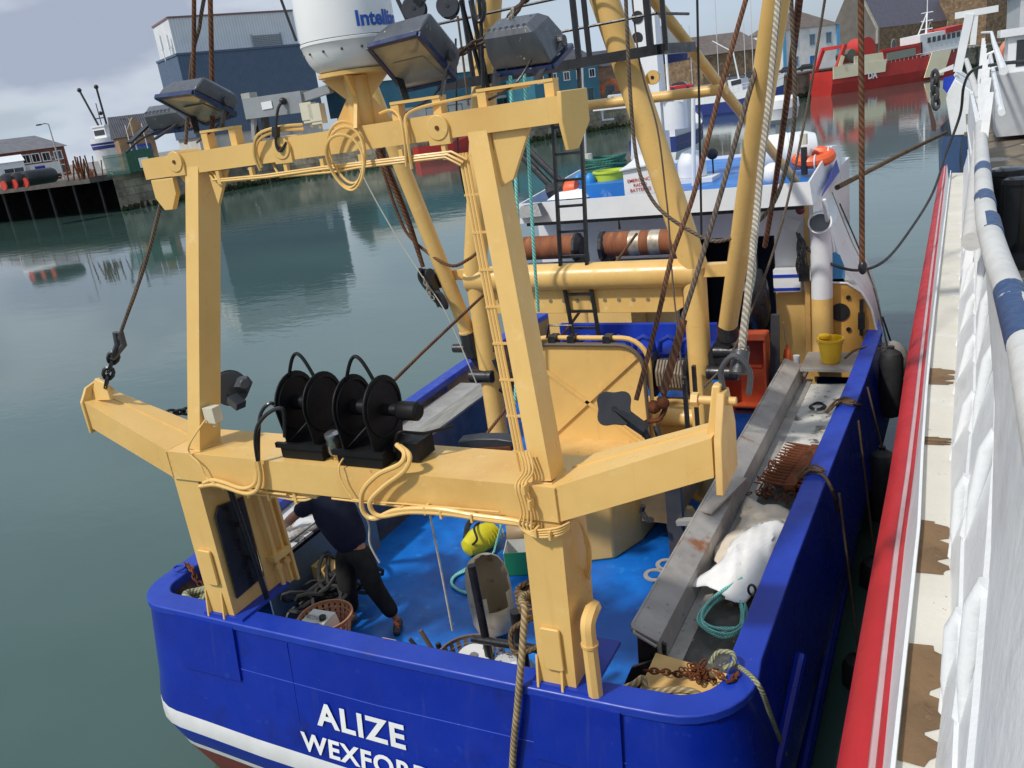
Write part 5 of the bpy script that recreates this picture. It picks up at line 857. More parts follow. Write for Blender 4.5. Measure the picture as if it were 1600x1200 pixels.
mb = MB(); sec = [(-1.92, 3.75), (-1.62, 3.62), (-1.52, 3.2), (-1.42, 2.98), (-1.26, 2.76), (-1.10, 2.48), (-1.0, 2.1), (-.96, 1.9)]; ys = [13.33, 14.2, 15.2, 16.5, 18]
i0 = [mb.add([V((x - max(0, y - 14) ** 1.4 * .10, y, z + (y - 13.3) * .05)) for x, z in sec]) for y in ys]
for a_ in range(len(ys) - 1):
    for b_ in range(len(sec) - 1): mb.face((i0[a_] + b_, i0[a_] + b_ + 1, i0[a_ + 1] + b_ + 1, i0[a_ + 1] + b_))
mb.face([i0[0] + q for q in range(len(sec))]); mb.build('whaleback_side', WHITE, boat, angle=50); MB().prism([(-1.66, 13.315, 2.86), (-1.44, 13.315, 2.86), (-1.44, 13.315, 3.05), (-1.50, 13.315, 3.22), (-1.66, 13.315, 3.34)], (0, .008, 0)).build('light_blue_patch', mat('light_blue_paint', (.08, .34, .66)), boat)
MB().beam((-1.58, 13.2, 3.3), (-1.66, 12.9, 4.12), .05, .05).build('roof_strut', WHITE, boat); MB().beam((-1.98, 13.3, 1.6), (-1.95, 13.2, 4.1), .07, .07).build('corner_post', BUFFT, boat)
ap = at(1231, 436, y=13.3); an = thing('wall_cabinet', 'white wall cabinet with dark blue stripes beside the ventilator', 'cabinet', ap); MB().box(ap.x - .20, ap.x + .20, 13.2, 13.38, ap.z - .18, ap.z + .17).build('box', WHITE, an, bevel=.008)
for dz in (.07, -.14): MB().box(ap.x - .20, ap.x + .20, 13.19, 13.2, ap.z + dz - .02, ap.z + dz + .025).build('stripe', BLUER, an)
ap = at(1238, 352, y=13.1); wl_ = thing('work_light', 'small square work light with tangled black flex under the roof edge', 'work light', ap); MB().beam(ap + V((-.09, 0, .05)), ap + V((.09, 0, -.03)), .04, .17).build('lamp', mat('led_face', (.55, .56, .55)), wl_, bevel=.006); mb = MB()
for k in range(9): mb.tube(smooth([ap + V((.05, 0, -.1)), ap + V((random.uniform(.05, .2), -.04, -.3)), ap + V((random.uniform(.02, .24), -.05, -.6)), ap + V((.13 + random.uniform(-.04, .04), -.03, -.78)), ap + V((random.uniform(.04, .2), -.02, -.35)), ap + V((.1, 0, -.12))], 4), .009, 5)
mb.box(ap.x + .08, ap.x + .22, 13.05, 13.15, ap.z - .85, ap.z - .62); mb.build('flex', BLACK, wl_); MB().sphere(ap + V((.12, 0, .22)), .07, 10).build('red_bell', mat('dull_red', (.2, .02, .02)), wl_)
# rust drums under the roof
DR = mat('rusty_drum', (.30, .10, .035), (.17, .055, .025), 2.5, .8, bump=.5, bscale=40, stretch=(5, 1, 1), spots=[((.40, .17, .07), 3, .60, .72)])
for i, (x0, x1) in enumerate(((-6.25, -5.30), (-4.85, -3.55))):
    o = thing('rope_drum', ['shorter rusty drum on the port side under the wheelhouse roof', 'longer rusty drum with two bare metal bands under the wheelhouse roof'][i], 'drum', ((x0 + x1) / 2, 12.4, 3.5), 'rusty drums under the roof'); MB().cyl((x0, 12.4, 3.72), (x1, 12.4, 3.72), .19, 32).build('barrel', DR, o)
    for x in ((x0, x1) if i else (x1,)): MB().lathe([(.24, 0), (.24, .05), (.16, .12)], (x - .05, 12.4, 3.70), (1, 0, 0), 9).box(x - .06, x + .1, 12.3, 12.55, 3.44, 3.58).build('end_bracket', BLACK, o, jit=.006)
    if i:
        for x in (-4.42, -4.10): MB().cyl((x, 12.4, 3.72), (x + .17, 12.4, 3.72), .194, 32).build('bare_band', mat('bare_metal', (.5, .46, .38), (.3, .26, .2), 8, .5, metal=.4), o)
    MB().box(x0, x1, 12.3, 12.5, 3.42, 3.46).build('cradle', BLACK, o)
MB().tube([(-4.7, 12.7, 3.9), (-4.7, 12.7, 4.06), (-3.6, 12.7, 4.09)], .02, 6).build('hose_rail', BLACK, boat)
MB().box(-5.35, -4.6, 12.6, 13.3, 2.0, 2.75).build('yellow_locker', BUFF, boat, bevel=.01); MB().box(-5.4, -4.9, 12.7, 13.3, 2.76, 3.02).build('white_locker_top', WHITE, boat, bevel=.01)
# roof furniture -------------------------------------------------------------
ZR = 4.305
p = at(1000, 300, y=12.95); o = thing('battery_box', 'white box with red lettering standing on the wheelhouse roof edge', 'box', (p.x, p.y, ZR)); MB().prism([(-4.62, 12.85, 4.36), (-4.05, 12.85, 4.40), (-4.07, 12.85, 4.84), (-4.62, 12.85, 4.78)], (0, .4, 0)).build('body', WHITE, o, bevel=.01); MB().prism([(-4.66, 12.80, 4.78), (-4.03, 12.80, 4.84), (-4.03, 13.30, 4.86), (-4.5, 13.30, 4.95), (-4.66, 13.3, 4.82)], (0, 0, .02)).build('lid', WHITE, o); MB().box(-4.7, -3.98, 12.75, 13.3, 4.31, 4.36).build('foot', BLACK, o)
for k, s in enumerate(('EMERGENCY', 'RADIO', 'BATTERIES')): text(s, 'lettering', .072, (-4.35, 12.845, 4.60 - k * .075), (1, 0, .06), (0, 0, 1), mat('sign_red', (.5, .03, .03)), o, align='CENTER', bold=.01)
p = at(955, 283, z=4.75); p = V((p.x, 13.6, 0)); bn = thing('plastic_bin', 'lime yellow plastic bin left of the white battery box', 'bin', at(955, 290, y=13.5)); c = at(955, 292, y=13.5); MB().lathe([(.22, 0), (.27, .38), (.29, .39), (.29, .42), (.25, .42), (.2, .04)], (c.x, c.y, 4.33), n=20).build('bin', mat('lime_plastic', (.55, .68, .05), (.5, .6, .05), 3, .4), bn)
mb = MB(); c = at(945, 255, y=14.3)
for k in range(9): mb.tube([V((c.x + .0 + (.34 + .02 * (k % 3)) * math.cos(t_), 14.3 + .3 * math.sin(t_), 4.62 + .035 * k + .02 * math.sin(t_ * 2 + k))) for t_ in [2 * math.pi * q / 20 for q in range(20)]], .024, 6, closed=True)
tag(mb.build('rope_coil', mat('green_net_rope', (.05, .24, .17), (.03, .15, .11), 6, .8, kind='rope')), 'coil of dark green rope behind the lime bin on the roof', 'rope coil')
MB().box(-5.4, -4.55, 12.9, 14.6, 4.31, 4.6).build('roof_locker', RBL, boat, bevel=.02)
c = at(905, 288, y=13.3); MB().cyl((c.x - .3, 13.3, 4.44), (c.x + .35, 13.3, 4.46), .06, 10).sphere((c.x + .02, 13.25, 4.6), .1, 10, (1, 1, 1.6)).sphere((c.x + .22, 13.25, 4.6), .1, 10, (1, 1, 1.6)).build('blue_roller', mat('bright_blue_plastic', (.02, .25, .62)), boat)
c = at(893, 282, y=13.1); tag(MB().lathe([(.05, -.12), (.16, -.1), (.18, 0), (.16, .1), (.05, .12)], (c.x, 13.1, 4.52), (1, 0, .1), 16).build('float', mat('orange_plastic', (.75, .12, .03), (.65, .1, .03), 3, .45)), 'orange float resting left of the blue roller on the roof', 'float')
MB().hexa([(-5.95, 12.8, 4.42), (-5.25, 12.8, 4.42), (-5.15, 13.6, 4.42), (-5.95, 13.6, 4.42), (-5.8, 12.9, 4.52), (-5.35, 12.9, 4.55), (-5.3, 13.5, 4.58), (-5.8, 13.5, 4.52)]).build('roof_hatch', WHITE, boat, bevel=.02)
c = at(825, 325, y=12.5); MB().hexa([(c.x - .2, 12.35, 4.22), (c.x + .3, 12.35, 4.24), (c.x + .3, 12.7, 4.24), (c.x - .2, 12.7, 4.22), (c.x - .1, 12.45, 4.4), (c.x + .2, 12.45, 4.42), (c.x + .2, 12.65, 4.42), (c.x - .1, 12.65, 4.4)]).build('deck_light', LB, boat, bevel=.02)
MB().tube([at(808, 236, y=13.6), at(868, 298, y=13.2)], .06, 10).tube([at(824, 232, y=13.6), at(884, 292, y=13.2)], .06, 10).tube([at(858, 300, y=13.1), at(885, 290, y=13.1)], .13, 10).build('crane_arm', BLACK, boat)
mb = MB(); a, c = at(1018, 282, y=14.8), at(1003, 30, y=14.8); mb.hexa([(a.x - .30, 14.5, 4.31), (a.x + .34, 14.5, 4.31), (a.x + .34, 15.0, 4.31), (a.x - .30, 15.0, 4.31), (-4.78, 14.65, 7.6), (-4.48, 14.65, 7.6), (-4.48, 14.9, 7.6), (-4.78, 14.9, 7.6)]); ms_ = mb.build('signal_mast', WHITE, boat, bevel=.02)
for py in (27, 60): p = at(996, py, y=14.62); MB().cyl(p + V((0, -.012, 0)), p + V((0, .0, 0)), .10, 20).build('porthole', BLACK, ms_)
a, c = at(932, 170, y=14.5), at(990, 164, y=14.5); MB().beam(a, c, .35, .06).build('light_shelf', WHITE, ms_); MB().tube([a + V((.1, 0, -.03)), a + V((.1, 0, -.2)), a + V((.3, 0, -.2))], .02, 6).build('hook', WHITE, ms_)
a, c = at(1030, 150, y=14.5), at(1068, 156, y=14.6); MB().beam(a, c, .3, .07).cyl(V((c.x - .15, c.y, c.z - .45)), V((c.x - .15, c.y, c.z)), .2, 16).build('radar_shelf', WHITE, ms_)
MB().tube([at(915, 255, y=14.3), at(908, 100, y=14.3)], .035, 8).lathe([(.07, -.3), (.07, .0)], at(919, 240, y=14.2), n=10).box(*[q for q in (-6.35 + .65, -6.1 + .62, 14.1, 14.3, 4.31, 4.85)]).build('davit_post', mat('pale_grey_paint', (.6, .6, .58)), boat)
MB().tube([at(1084, 290, y=14.2), at(1083, 150, y=14.2)], .035, 8).build('whip_post', WHITE, boat)
c = at(1080, 245, y=14.9); sd = MB().lathe([(.22, 0), (.25, .03), (.25, .22), (.24, .3), (.16, .44), (.0001, .5)], (c.x, c.y, 4.36), n=24).build('small_dome', WHITE, boat); MB().box(c.x - .42, c.x + .42, c.y - .3, c.y + .3, 4.30, 4.37).build('dome_base', WHITE, boat)
c = at(1113, 240, y=15.5); MB().sphere((c.x, c.y, c.z), .105, 16).cyl((c.x, c.y, 4.3), (c.x, c.y, c.z), .015, 6).build('black_day_shape', BLACK, boat)
c = at(1228, 255, y=14.2); lr = thing('liferaft_canister', 'white rounded liferaft canister on the starboard side of the roof', 'liferaft', (c.x, c.y, 4.35)); MB().lathe([(.05, -.5), (.25, -.45), (.3, -.3), (.3, -.02), (.315, -.02), (.315, .02), (.3, .02), (.3, .3), (.25, .45), (.05, .5)], (c.x - .05, 14.5, 4.68), (1, .3, 0), 20).build('canister', WHITE, lr)
c = at(1208, 272, y=13.3); tag(MB().sphere((c.x, c.y, c.z), .17, 14).build('buoy', WHITE), 'white round buoy low beside the rusty wires on the roof', 'buoy')
c = at(1271, 248, y=14.3); lb_ = thing('lifebuoy', 'bright orange lifebuoy lashed with white line at the starboard roof corner', 'lifebuoy', c); MB().tube([c + V((.24 * math.cos(t_), .14 * math.sin(t_), .02 + .06 * math.sin(t_))) for t_ in [2 * math.pi * k / 20 for k in range(20)]], .10, 10, closed=True).build('ring', mat('orange_plastic', (1, 1, 1)), lb_)
for k in range(4): a_ = k * 1.5 + .4; q = c + V((.24 * math.cos(a_), .14 * math.sin(a_), .02 + .06 * math.sin(a_))); MB().tube([q + V((.0, .11 * math.cos(t_), .11 * math.sin(t_))) for t_ in [2 * math.pi * r / 10 for r in range(10)]], .012, 5, closed=True).build('lashing', WHITE, lb_)
c = at(1256, 232, y=14.1); MB().cyl((c.x, c.y, 4.35), c + V((0, 0, .02)), .05, 8).build('aerial_foot', BLACK, boat); MB().cyl(c + V((0, 0, .06)), c + V((0, 0, .22)), .06, 8).build('aerial_cap', CREAMB, boat)
c = at(1217, 172, y=24); ra = thing('radar_scanner', 'white drum shaped radar scanner beyond the starboard derrick', 'radar', c); MB().lathe([(.2, -.34), (.46, -.22), (.5, .02), (.52, .05), (.50, .26), (.40, .34), (.1, .37)], c, n=24).build('drum', WHITE, ra); MB().cyl((c.x, c.y, 2), (c.x, c.y, c.z - .3), .10, 10).build('pole', mat('pale_grey_paint', (1, 1, 1)), ra)

# ================================================================== LOOSE GEAR ON BOARD
# yellow bucket on the shelf, table, dredge tooth bar...
MB().box(-1.9, -1.12, 11.95, 12.75, 1.84, 1.88).build('bucket_shelf', STEEL, boat, bevel=.01)
bp_ = V((-1.52, 12.28, 1.883)); bk = thing('bucket', 'bright yellow mop bucket with wire handle on the steel shelf', 'bucket', bp_); YEL = mat('yellow_plastic', (.86, .55, .02), (.78, .47, .02), 3, .4)
MB().lathe([(.12, .0), (.135, .03), (.165, .32), (.185, .33), (.185, .36), (.16, .36), (.125, .04), (.001, .03)], bp_, n=28, close=False).build('body', YEL, bk); MB().tube([bp_ + V((.18 * math.cos(t_), -.05 + .0 * t_, .34 - .14 * math.sin(t_))) for t_ in [math.pi * k / 12 for k in range(13)]], .004, 5).build('handle', GALV, bk); MB().lathe([(.03, .33), (.08, .33), (.08, .37), (.03, .37)], bp_ + V((-.1, .12, 0)), n=12).build('spout', YEL, bk)
c = V((-2.2, 12.6, 1.62)); 
MB().box(-2.42, -1.9, 12.4, 13.0, 1.55, 1.60).build('shelf', STEEL, boat); ob_ = thing('orange_bottle', 'tall orange bottle with thin spout standing beside the white can', 'bottle', c + V((0, 0, -.01))); MB().lathe([(.055, 0), (.06, .03), (.06, .30), (.05, .38), (.02, .42), (.02, .47)], (-2.16, 12.5, 1.6), n=16).build('body', mat('orange_plastic', (1, 1, 1)), ob_); MB().tube([(-2.16, 12.5, 2.05), (-2.19, 12.5, 2.2), (-2.2, 12.5, 2.42)], .008, 6).build('spout', GALV, ob_)
MB_ = MB().lathe([(.045, 0), (.045, .25), (.05, .25), (.05, .30)], (-2.03, 12.5, 1.6), n=14).build('spray_can', WHITE); tag(MB_, 'white spray can to the right of the orange bottle', 'can')
MB().tube([(-2.34, 12.5, 1.6), (-2.34, 12.5, 1.75), (-2.25, 12.5, 1.82), (-2.18, 12.55, 1.8)], .05, 10).build('elbow_pipe', BUFF, boat)
q0, q1 = at(1210, 600, y=12.3), at(1212, 492, y=12.3); sp_ = MB().hexa([(q0.x - .09, 12.3, q0.z - .3), (q0.x + .06, 12.3, q0.z - .3), (q0.x + .06, 12.36, q0.z - .3), (q0.x - .09, 12.36, q0.z - .3), (q1.x - .07, 12.3, q1.z), (q1.x + .05, 12.3, q1.z - .01), (q1.x + .05, 12.36, q1.z), (q1.x - .07, 12.36, q1.z)]).build('steel_post', STEELD, boat)
fb = thing('fish_box', 'orange red plastic fish box standing on end by the wheelhouse door', 'fish box', (-2.75, 12.1, 1.1)); ORB = mat('fishbox_orange', (.62, .10, .03), (.45, .07, .025), 3, .55, spots=[((.3, .12, .06), 5, .6, .75)])
MB().box(-3.06, -2.42, 12.45, 12.49, 1.12, 2.3).build('base', ORB, fb)
for (a, c) in (((-3.06, 12.2, 1.12), (-3.06, 12.2, 2.3)), ((-2.42, 12.2, 1.12), (-2.42, 12.2, 2.3))): MB().box(a[0] - .015, a[0] + .015, 12.12, 12.47, 1.12, 2.3).build('side', ORB, fb)
for z in (1.12, 2.28): MB().box(-3.06, -2.42, 12.12, 12.47, z, z + .03).box(-3.08, -2.40, 12.08, 12.12, z - .02, z + .07).build('end', ORB, fb)
MB().box(-2.95, -2.53, 12.43, 12.452, 1.72, 1.76).build('rib', ORB, fb); MB().box(-2.87, -2.6, 12.07, 12.085, 1.15, 1.19).build('hand_slot', BLACK, fb)
bl_ = at(1185, 470, y=13.0); tag(MB().sphere(bl_, .30, 12, (.62, .5, 1.7)).build('oilskin', BLACK, jit=.02), 'black oilskin hanging in the dark wheelhouse doorway', 'oilskin')
# scallop dredge tooth bars
dg = thing('scallop_dredge', 'rusty scallop dredge with rows of teeth and rings on the trough', 'dredge', (-1.6, 9.0, 1.68)); mb = MB(); D0 = V((-1.62, 8.35, 1.80)); ux, uy = V((.12, .99, 0)).normalized(), V((.99, -.12, .0)).normalized()
mb.beam(D0 + uy * .16, D0 + uy * .16 + ux * 1.1, .12, .06).beam(D0 + uy * .42, D0 + uy * .42 + ux * 1.1, .07, .05).build('tooth_bar', RUST, dg)
for k in range(15): b0 = D0 + ux * (.03 + k * .074) + uy * .13; MB().tube([b0, b0 - uy * .16 + V((0, 0, .015)), b0 - uy * .30 - ux * .03 + V((0, 0, .05))], [.022, .019, .007], 6).build('tooth', RUST, dg)
mb = MB()
for k in range(11): b0 = D0 + ux * (.06 + k * .098) + uy * .18; mb.beam(b0, b0 + uy * .24, .035, .03)
mb.build('spring_bars', RUST, dg, jit=.004); mb = MB()
for k in range(170):
    c = D0 + ux * random.uniform(-.12, 1.1) + uy * random.uniform(-.25, .46) + V((0, 0, random.uniform(-.13, -.02))); nn = V((random.gauss(0, 1), random.gauss(0, 1), random.gauss(0, 1))).normalized(); a = nn.orthogonal().normalized(); b2 = nn.cross(a)
    mb.tube([c + (a * math.cos(t_) + b2 * math.sin(t_)) * .035 for t_ in [2 * math.pi * q / 8 for q in range(8)]], .007, 5, closed=True)
mb.build('ring_mesh', RUST, dg)
c = V((-1.52, 10.9, 1.70)); mb = MB()
for k in range(6): mb.tube([c + V((.09 * math.cos(t_) * (1 + .2 * math.sin(k)), .12 * math.sin(t_), .01 + k * .006)) for t_ in [2 * math.pi * q / 14 for q in range(14)]], .008, 5, closed=True)
tag(mb.build('cord_coil', BLACK), 'small black cord coil on the white liner of the trough', 'cord')
# crumpled cloth and bags
def cloth(name, corners, nx, ny, amp, mt, lab, cat, seed, sag=0, lump=0):
    rnd = random.Random(seed); a, b_, c, d_ = [V(p) for p in corners]; mb = MB(); ph = [(rnd.uniform(2, 14), rnd.uniform(2, 14), rnd.uniform(0, 6.3), rnd.uniform(.4, 1)) for _ in range(7)]; vs = []
    for j in range(ny + 1):
        for i in range(nx + 1):
            u_, v_ = i / nx, j / ny; p = (a.lerp(b_, u_)).lerp(d_.lerp(c, u_), v_); hgt = sum(k * abs(math.sin(fx * u_ + fy * v_ + f0)) ** .8 for fx, fy, f0, k in ph) / 7
            edge = min(u_, 1 - u_, v_, 1 - v_) * 4; e_ = min(1, edge); vs.append(p + V((rnd.uniform(-1, 1) * .012 + .04 * math.sin(9 * v_ + seed) * (1 - e_), rnd.uniform(-1, 1) * .012 + .05 * math.sin(8 * u_ + seed) * (1 - e_), amp * hgt * (.25 + .75 * e_) + lump * math.sin(math.pi * u_) * math.sin(math.pi * v_))))
    mb.add(vs)
    for j in range(ny):
        for i in range(nx): k = j * (nx + 1) + i; mb.face((k, k + 1, k + nx + 2, k + nx + 1))
    o = mb.build(name, mt, None, angle=42, sub=0, solid=.004); return tag(o, lab, cat)
CL1 = mat('cream_cloth', (.72, .64, .53), (.60, .50, .38), 3, .85, spots=[((.38, .24, .12), 5, .58, .75)], bump=.3); CL2 = mat('white_sack', (.80, .80, .79), (.72, .71, .69), 4, .6, bump=.15)
cloth('cloth', [(-1.92, 6.85, 1.70), (-1.32, 6.6, 1.70), (-1.27, 7.9, 1.70), (-1.83, 8.15, 1.72)], 18, 22, .14, CL1, 'stained cream cloth spread over the trough below the dredge', 'cloth', 3)
cloth('sack', [(-1.98, 6.35, 1.75), (-1.42, 6.2, 1.74), (-1.26, 7.55, 1.80), (-1.62, 7.45, 1.84)], 16, 22, .17, CL2, 'bright white crumpled plastic sack lying on the cream cloth', 'sack', 11, lump=.03)
# turquoise rope hank
mb = MB(); kp = at(1158, 905, z=1.80); ks = [at(*q, z=1.70) for q in ((1115, 940), (1092, 965), (1098, 985), (1130, 995), (1155, 985), (1160, 955), (1150, 930))]
for k in range(6):
    o = V((random.uniform(-.03, .03), random.uniform(-.05, .05), .012 * k)); mb.tube(smooth([kp + o * .3] + [q + o + V((random.uniform(-.02, .02), random.uniform(-.03, .03), 0)) for q in ks] + [kp + V((.03, -.05, 0))], 5), .0105, 6)
tag(mb.build('rope_hank', TEAL), 'loose hank of turquoise rope on the black mat of the trough', 'rope hank'); c = at(1175, 922, z=1.95); tag(MB().tube([c + V((.03 * math.cos(t_), 0, .05 * math.sin(t_))) for t_ in [2 * math.pi * q / 14 for q in range(14)]], .011, 6, closed=True).build('thimble', BLACK), 'small black oval thimble on the inner edge of the blue rail', 'thimble')
# buff lid with rusty chain in the starboard quarter
bx_ = thing('buff_locker', 'buff locker lid with rusty chain over it in the starboard stern corner', 'locker', (-1.75, 5.1, 1.2)); MB().hexa([(-2.02, 4.80, 1.60), (-1.42, 4.85, 1.62), (-1.40, 5.22, 1.72), (-1.98, 5.30, 1.73), (-2.02, 4.80, 1.66), (-1.42, 4.85, 1.68), (-1.40, 5.22, 1.78), (-1.98, 5.30, 1.79)]).build('lid', BUFFT, bx_, bevel=.02)
MB().box(-2.0, -1.45, 4.85, 5.2, 1.12, 1.6).build('body', BUFFT, bx_, bevel=.02); MB().box(-1.9, -1.8, 4.74, 4.80, 1.52, 1.58).build('catch', BUFF, bx_)
def chain(name, pts, link, r, mt, lab=None, cat='chain', parent=None, group=None):
    pts = smooth(pts, 12); L_ = 0; mb = MB(); nxt = 0; i = 0
    for a, c in zip(pts, pts[1:]):
        dl = (c - a).length
        while nxt <= L_ + dl:
            p = a.lerp(c, (nxt - L_) / max(dl, 1e-6)); d_ = (c - a).normalized(); u_ = d_.orthogonal().normalized(); w = d_.cross(u_); s_ = (u_ if i % 2 else w); i += 1; h = link * .62
            mb.tube([p + d_ * h * math.cos(t_) + s_ * link * .36 * math.sin(t_) for t_ in [2 * math.pi * k / 10 for k in range(10)]], r, 5, closed=True); nxt += link * .82
        L_ += dl
    o = mb.build(name, mt, parent)
    return tag(o, lab, cat, group) if lab else o
z_ = 1.80
chain('chain', [at(1013, 1048, z=z_), at(1040, 1050, z=z_), at(1075, 1055, z=z_), at(1090, 1045, z=z_ + .03), at(1100, 1035, z=z_ + .06)], .055, .009, RUST, 'rusty chain lying across the buff locker lid'); mb = MB()
for k in range(46):
    c = at(1092, 1052, z=z_ + .03) + V((random.gauss(0, .05), random.gauss(0, .035), random.uniform(-.03, .03))); nn = V((random.gauss(0, 1), random.gauss(0, 1), random.gauss(0, 1))).normalized(); a = nn.orthogonal().normalized(); b2 = nn.cross(a); mb.tube([c + (a * math.cos(t_) * .7 + b2 * math.sin(t_)) * .024 for t_ in [2 * math.pi * q / 8 for q in range(8)]], .006, 5, closed=True)
tag(mb.build('chain_heap', RUST), 'small heap of rusty chain at the starboard end of the locker lid', 'chain')
rope('mooring_rope', [at(*q) for q in ()] + [at(968, 1078, z=1.9), at(990, 1070, z=1.9), at(1005, 1060, z=1.9), at(1010, 1078, z=1.86), at(1030, 1080, z=1.84), at(1060, 1078, z=1.86), at(1085, 1082, z=1.85), at(1100, 1095, z=1.82), at(1080, 1103, z=1.80), at(1045, 1100, z=1.80)], .026, HEMP, 'thick tan rope coiled below the buff locker in the stern corner')
kn = at(1140, 1040, z=2.10); rope('stern_line', [kn + V((-.14, -.0, -.02)), kn + V((-.10, .08, .03)), kn + V((0, .09, .04)), kn + V((.03, 0, .03)), kn + V((-.02, -.06, .02)), kn, at(1155, 1042, z=2.09), at(1185, 1070, x=-1.06), at(1205, 1120, x=-1.03), at(1222, 1165, x=-1.02), at(1245, 1230, x=-1.0)], .017, HEMPG, 'grey green line knotted to the starboard stern rail and hanging outboard')
chain('chain', [at(1120, 1052, z=2.07), at(1140, 1064, z=2.07), at(1152, 1052, z=2.07)], .05, .009, RUST, 'short rusty chain by the knotted stern line')
# knots and tails on the starboard rail holding the fenders
for i, (q, lab) in enumerate(((((1292, 645), (1310, 630), (1335, 632), (1350, 640), (1362, 690), (1372, 760)), 'dark rope knotted over the blue rail near the white liner'), (((1248, 748), (1262, 737), (1285, 742), (1300, 765), (1310, 800)), 'frayed dark rope knotted over the blue rail beside the dredge'))):
    P = [at(*q[k], z=2.07) if k < 3 else at(*q[k], x=-.97) for k in range(len(q))]; mb = MB(); mb.tube(smooth(P), .016, 7, pitch=.1); mb.tube(smooth([P[0] + V((0, 0, .01)), P[0] + V((.0, .05, .02)), P[1] + V((0, .05, .03)), P[2] + V((0, .02, .03)), P[1] + V((.02, -.03, .03)), P[0]]), .014, 6, pitch=.1); mb.tube(smooth([P[1] + V((0, .02, .02)), P[1] + V((.06, .08, .05)), P[2] + V((.02, .1, .0))]), .01, 5)
    tag(mb.build('fender_rope', HEMPD), lab, 'rope', 'ropes tied over the starboard rail')
rope('fender_rope', [at(1375, 540, x=-.9), at(1340, 545, z=2.08), at(1320, 560, z=2.0)], .018, HEMPD, 'dark rope over the rail just ahead of the yellow bucket', group='ropes tied over the starboard rail')
FB = mat('fender_black', (.02, .021, .022), (.035, .035, .035), 4, .5)
for i, (px, py, lab) in enumerate(((1392, 600, 'black cylinder fender nearest the white buoy'), (1378, 760, 'black cylinder fender hanging beside the dredge'), (1366, 930, 'black cylinder fender in shadow beside the trough'), (1342, 1090, 'black cylinder fender hanging nearest the stern'))):
    c = at(px, py, x=-.72); o = thing('boat_fender', lab, 'fender', c, 'fenders between the two boats'); MB().lathe([(.05, -.5), (.13, -.46), (.16, -.38), (.16, .38), (.13, .46), (.04, .52), (.04, .56)], c, n=20).build('body', FB, o); MB().tube([c + V((0, 0, .55)), V((-.90, c.y + .1, 2.07))], .012, 6, pitch=.08).build('lanyard', HEMPD, o)
c = at(1392, 555, x=-.78); c.z -= .1; o = thing('fender_buoy', 'dirty white balloon fender hanging outboard of the bucket', 'fender', c); MB().sphere(c, .26, 20, (1, 1, 1.25)).build('balloon', mat('dirty_white_pvc', (.62, .58, .50), (.5, .46, .4), 4, .5), o); MB().tube([c + V((0, 0, .3)), c + V((-.12, .0, .7))], .015, 6).build('lanyard', BLACK, o)
# ---- deck clutter
pm = at(752, 848, z=1.2); yp = thing('bait_pump', 'yellow and black portable pump lying on the blue deck', 'pump', (pm.x, pm.y, 1.11)); pc = V((pm.x, pm.y, 1.25)); YG = mat('acid_yellow', (.66, .60, .02), (.55, .48, .02), 4, .4)
MB().lathe([(.02, -.26), (.10, -.22), (.15, -.08), (.16, .06), (.12, .2), (.03, .26)], pc, (.35, .9, .1), 20).build('shell', YG, yp)
for k in range(6): q = pc + V((.10, -.0, 0)) + V((.35, .9, .1)).normalized() * (-.05 + k * .045); MB().tube([q + V((.02, 0, .11)), q + V((.06, -.01, .05)), q + V((.065, -.01, -.04))], .006, 5).build('vent_rib', YG, yp)
MB().tube(smooth([pc + V((-.14, -.1, .05)), pc + V((-.15, .05, .17)), pc + V((-.02, .2, .2)), pc + V((.08, .22, .1))]), .035, 8).tube(smooth([pc + V((-.05, .1, .15)), pc + V((.0, -.1, .2)), pc + V((.08, -.2, .12)), pc + V((.02, -.22, .05))]), .014, 6).build('handle', BLACK, yp)
c = at(740, 902, z=1.13); tq = lambda px, py, z=1.125: at(px, py, z=z)
rope('rope_coil', [tq(785, 815, 1.5), tq(775, 850, 1.2), tq(767, 868), tq(735, 885), tq(710, 900), tq(706, 912), tq(722, 924), tq(745, 922), tq(762, 910), tq(760, 893), tq(740, 889), tq(712, 900), tq(707, 915), tq(730, 927), tq(752, 920), tq(764, 903), tq(755, 890), tq(770, 897), tq(790, 905)], .014, TEAL, 'turquoise rope looped on the blue deck below the yellow pump', 'rope coil')
tag(MB().lathe([(.03, 0), (.06, 0), (.06, .03), (.03, .03), (.03, 0)], tq(738, 900), n=14, close=False).build('shackle_ring', RUST), 'dark ring lying inside the turquoise rope loop', 'ring')
bc = V((-4.12, 7.2, 1.11)); cbx = thing('carton', 'open white cardboard carton with one green side on deck', 'carton', bc); ca = R_(20); T2 = lambda x, y, z: V((bc.x + x * math.cos(ca) - y * math.sin(ca), bc.y + x * math.sin(ca) + y * math.cos(ca), bc.z + z)); CW, CG, CB = mat('carton_white', (.72, .73, .72)), mat('carton_green', (.02, .25, .12)), mat('cardboard', (.40, .28, .16))
for (a, c, mt) in (((-.2, -.15), (.2, -.15), CG), ((-.2, .15), (.2, .15), CW), ((-.2, -.15), (-.2, .15), CW), ((.2, -.15), (.2, .15), CW)): MB().beam(T2(a[0], a[1], .14), T2(c[0], c[1], .14), .006, .28).build('side', mt, cbx)
MB().hexa([T2(-.2, -.15, 0), T2(.2, -.15, 0), T2(.2, .15, 0), T2(-.2, .15, 0), T2(-.2, -.15, .01), T2(.2, -.15, .01), T2(.2, .15, .01), T2(-.2, .15, .01)]).build('bottom', CB, cbx); MB().quad(T2(-.2, .15, .28), T2(.2, .15, .28), T2(.2, .22, .42), T2(-.2, .22, .42)).build('flap', CB, cbx, solid=.005)
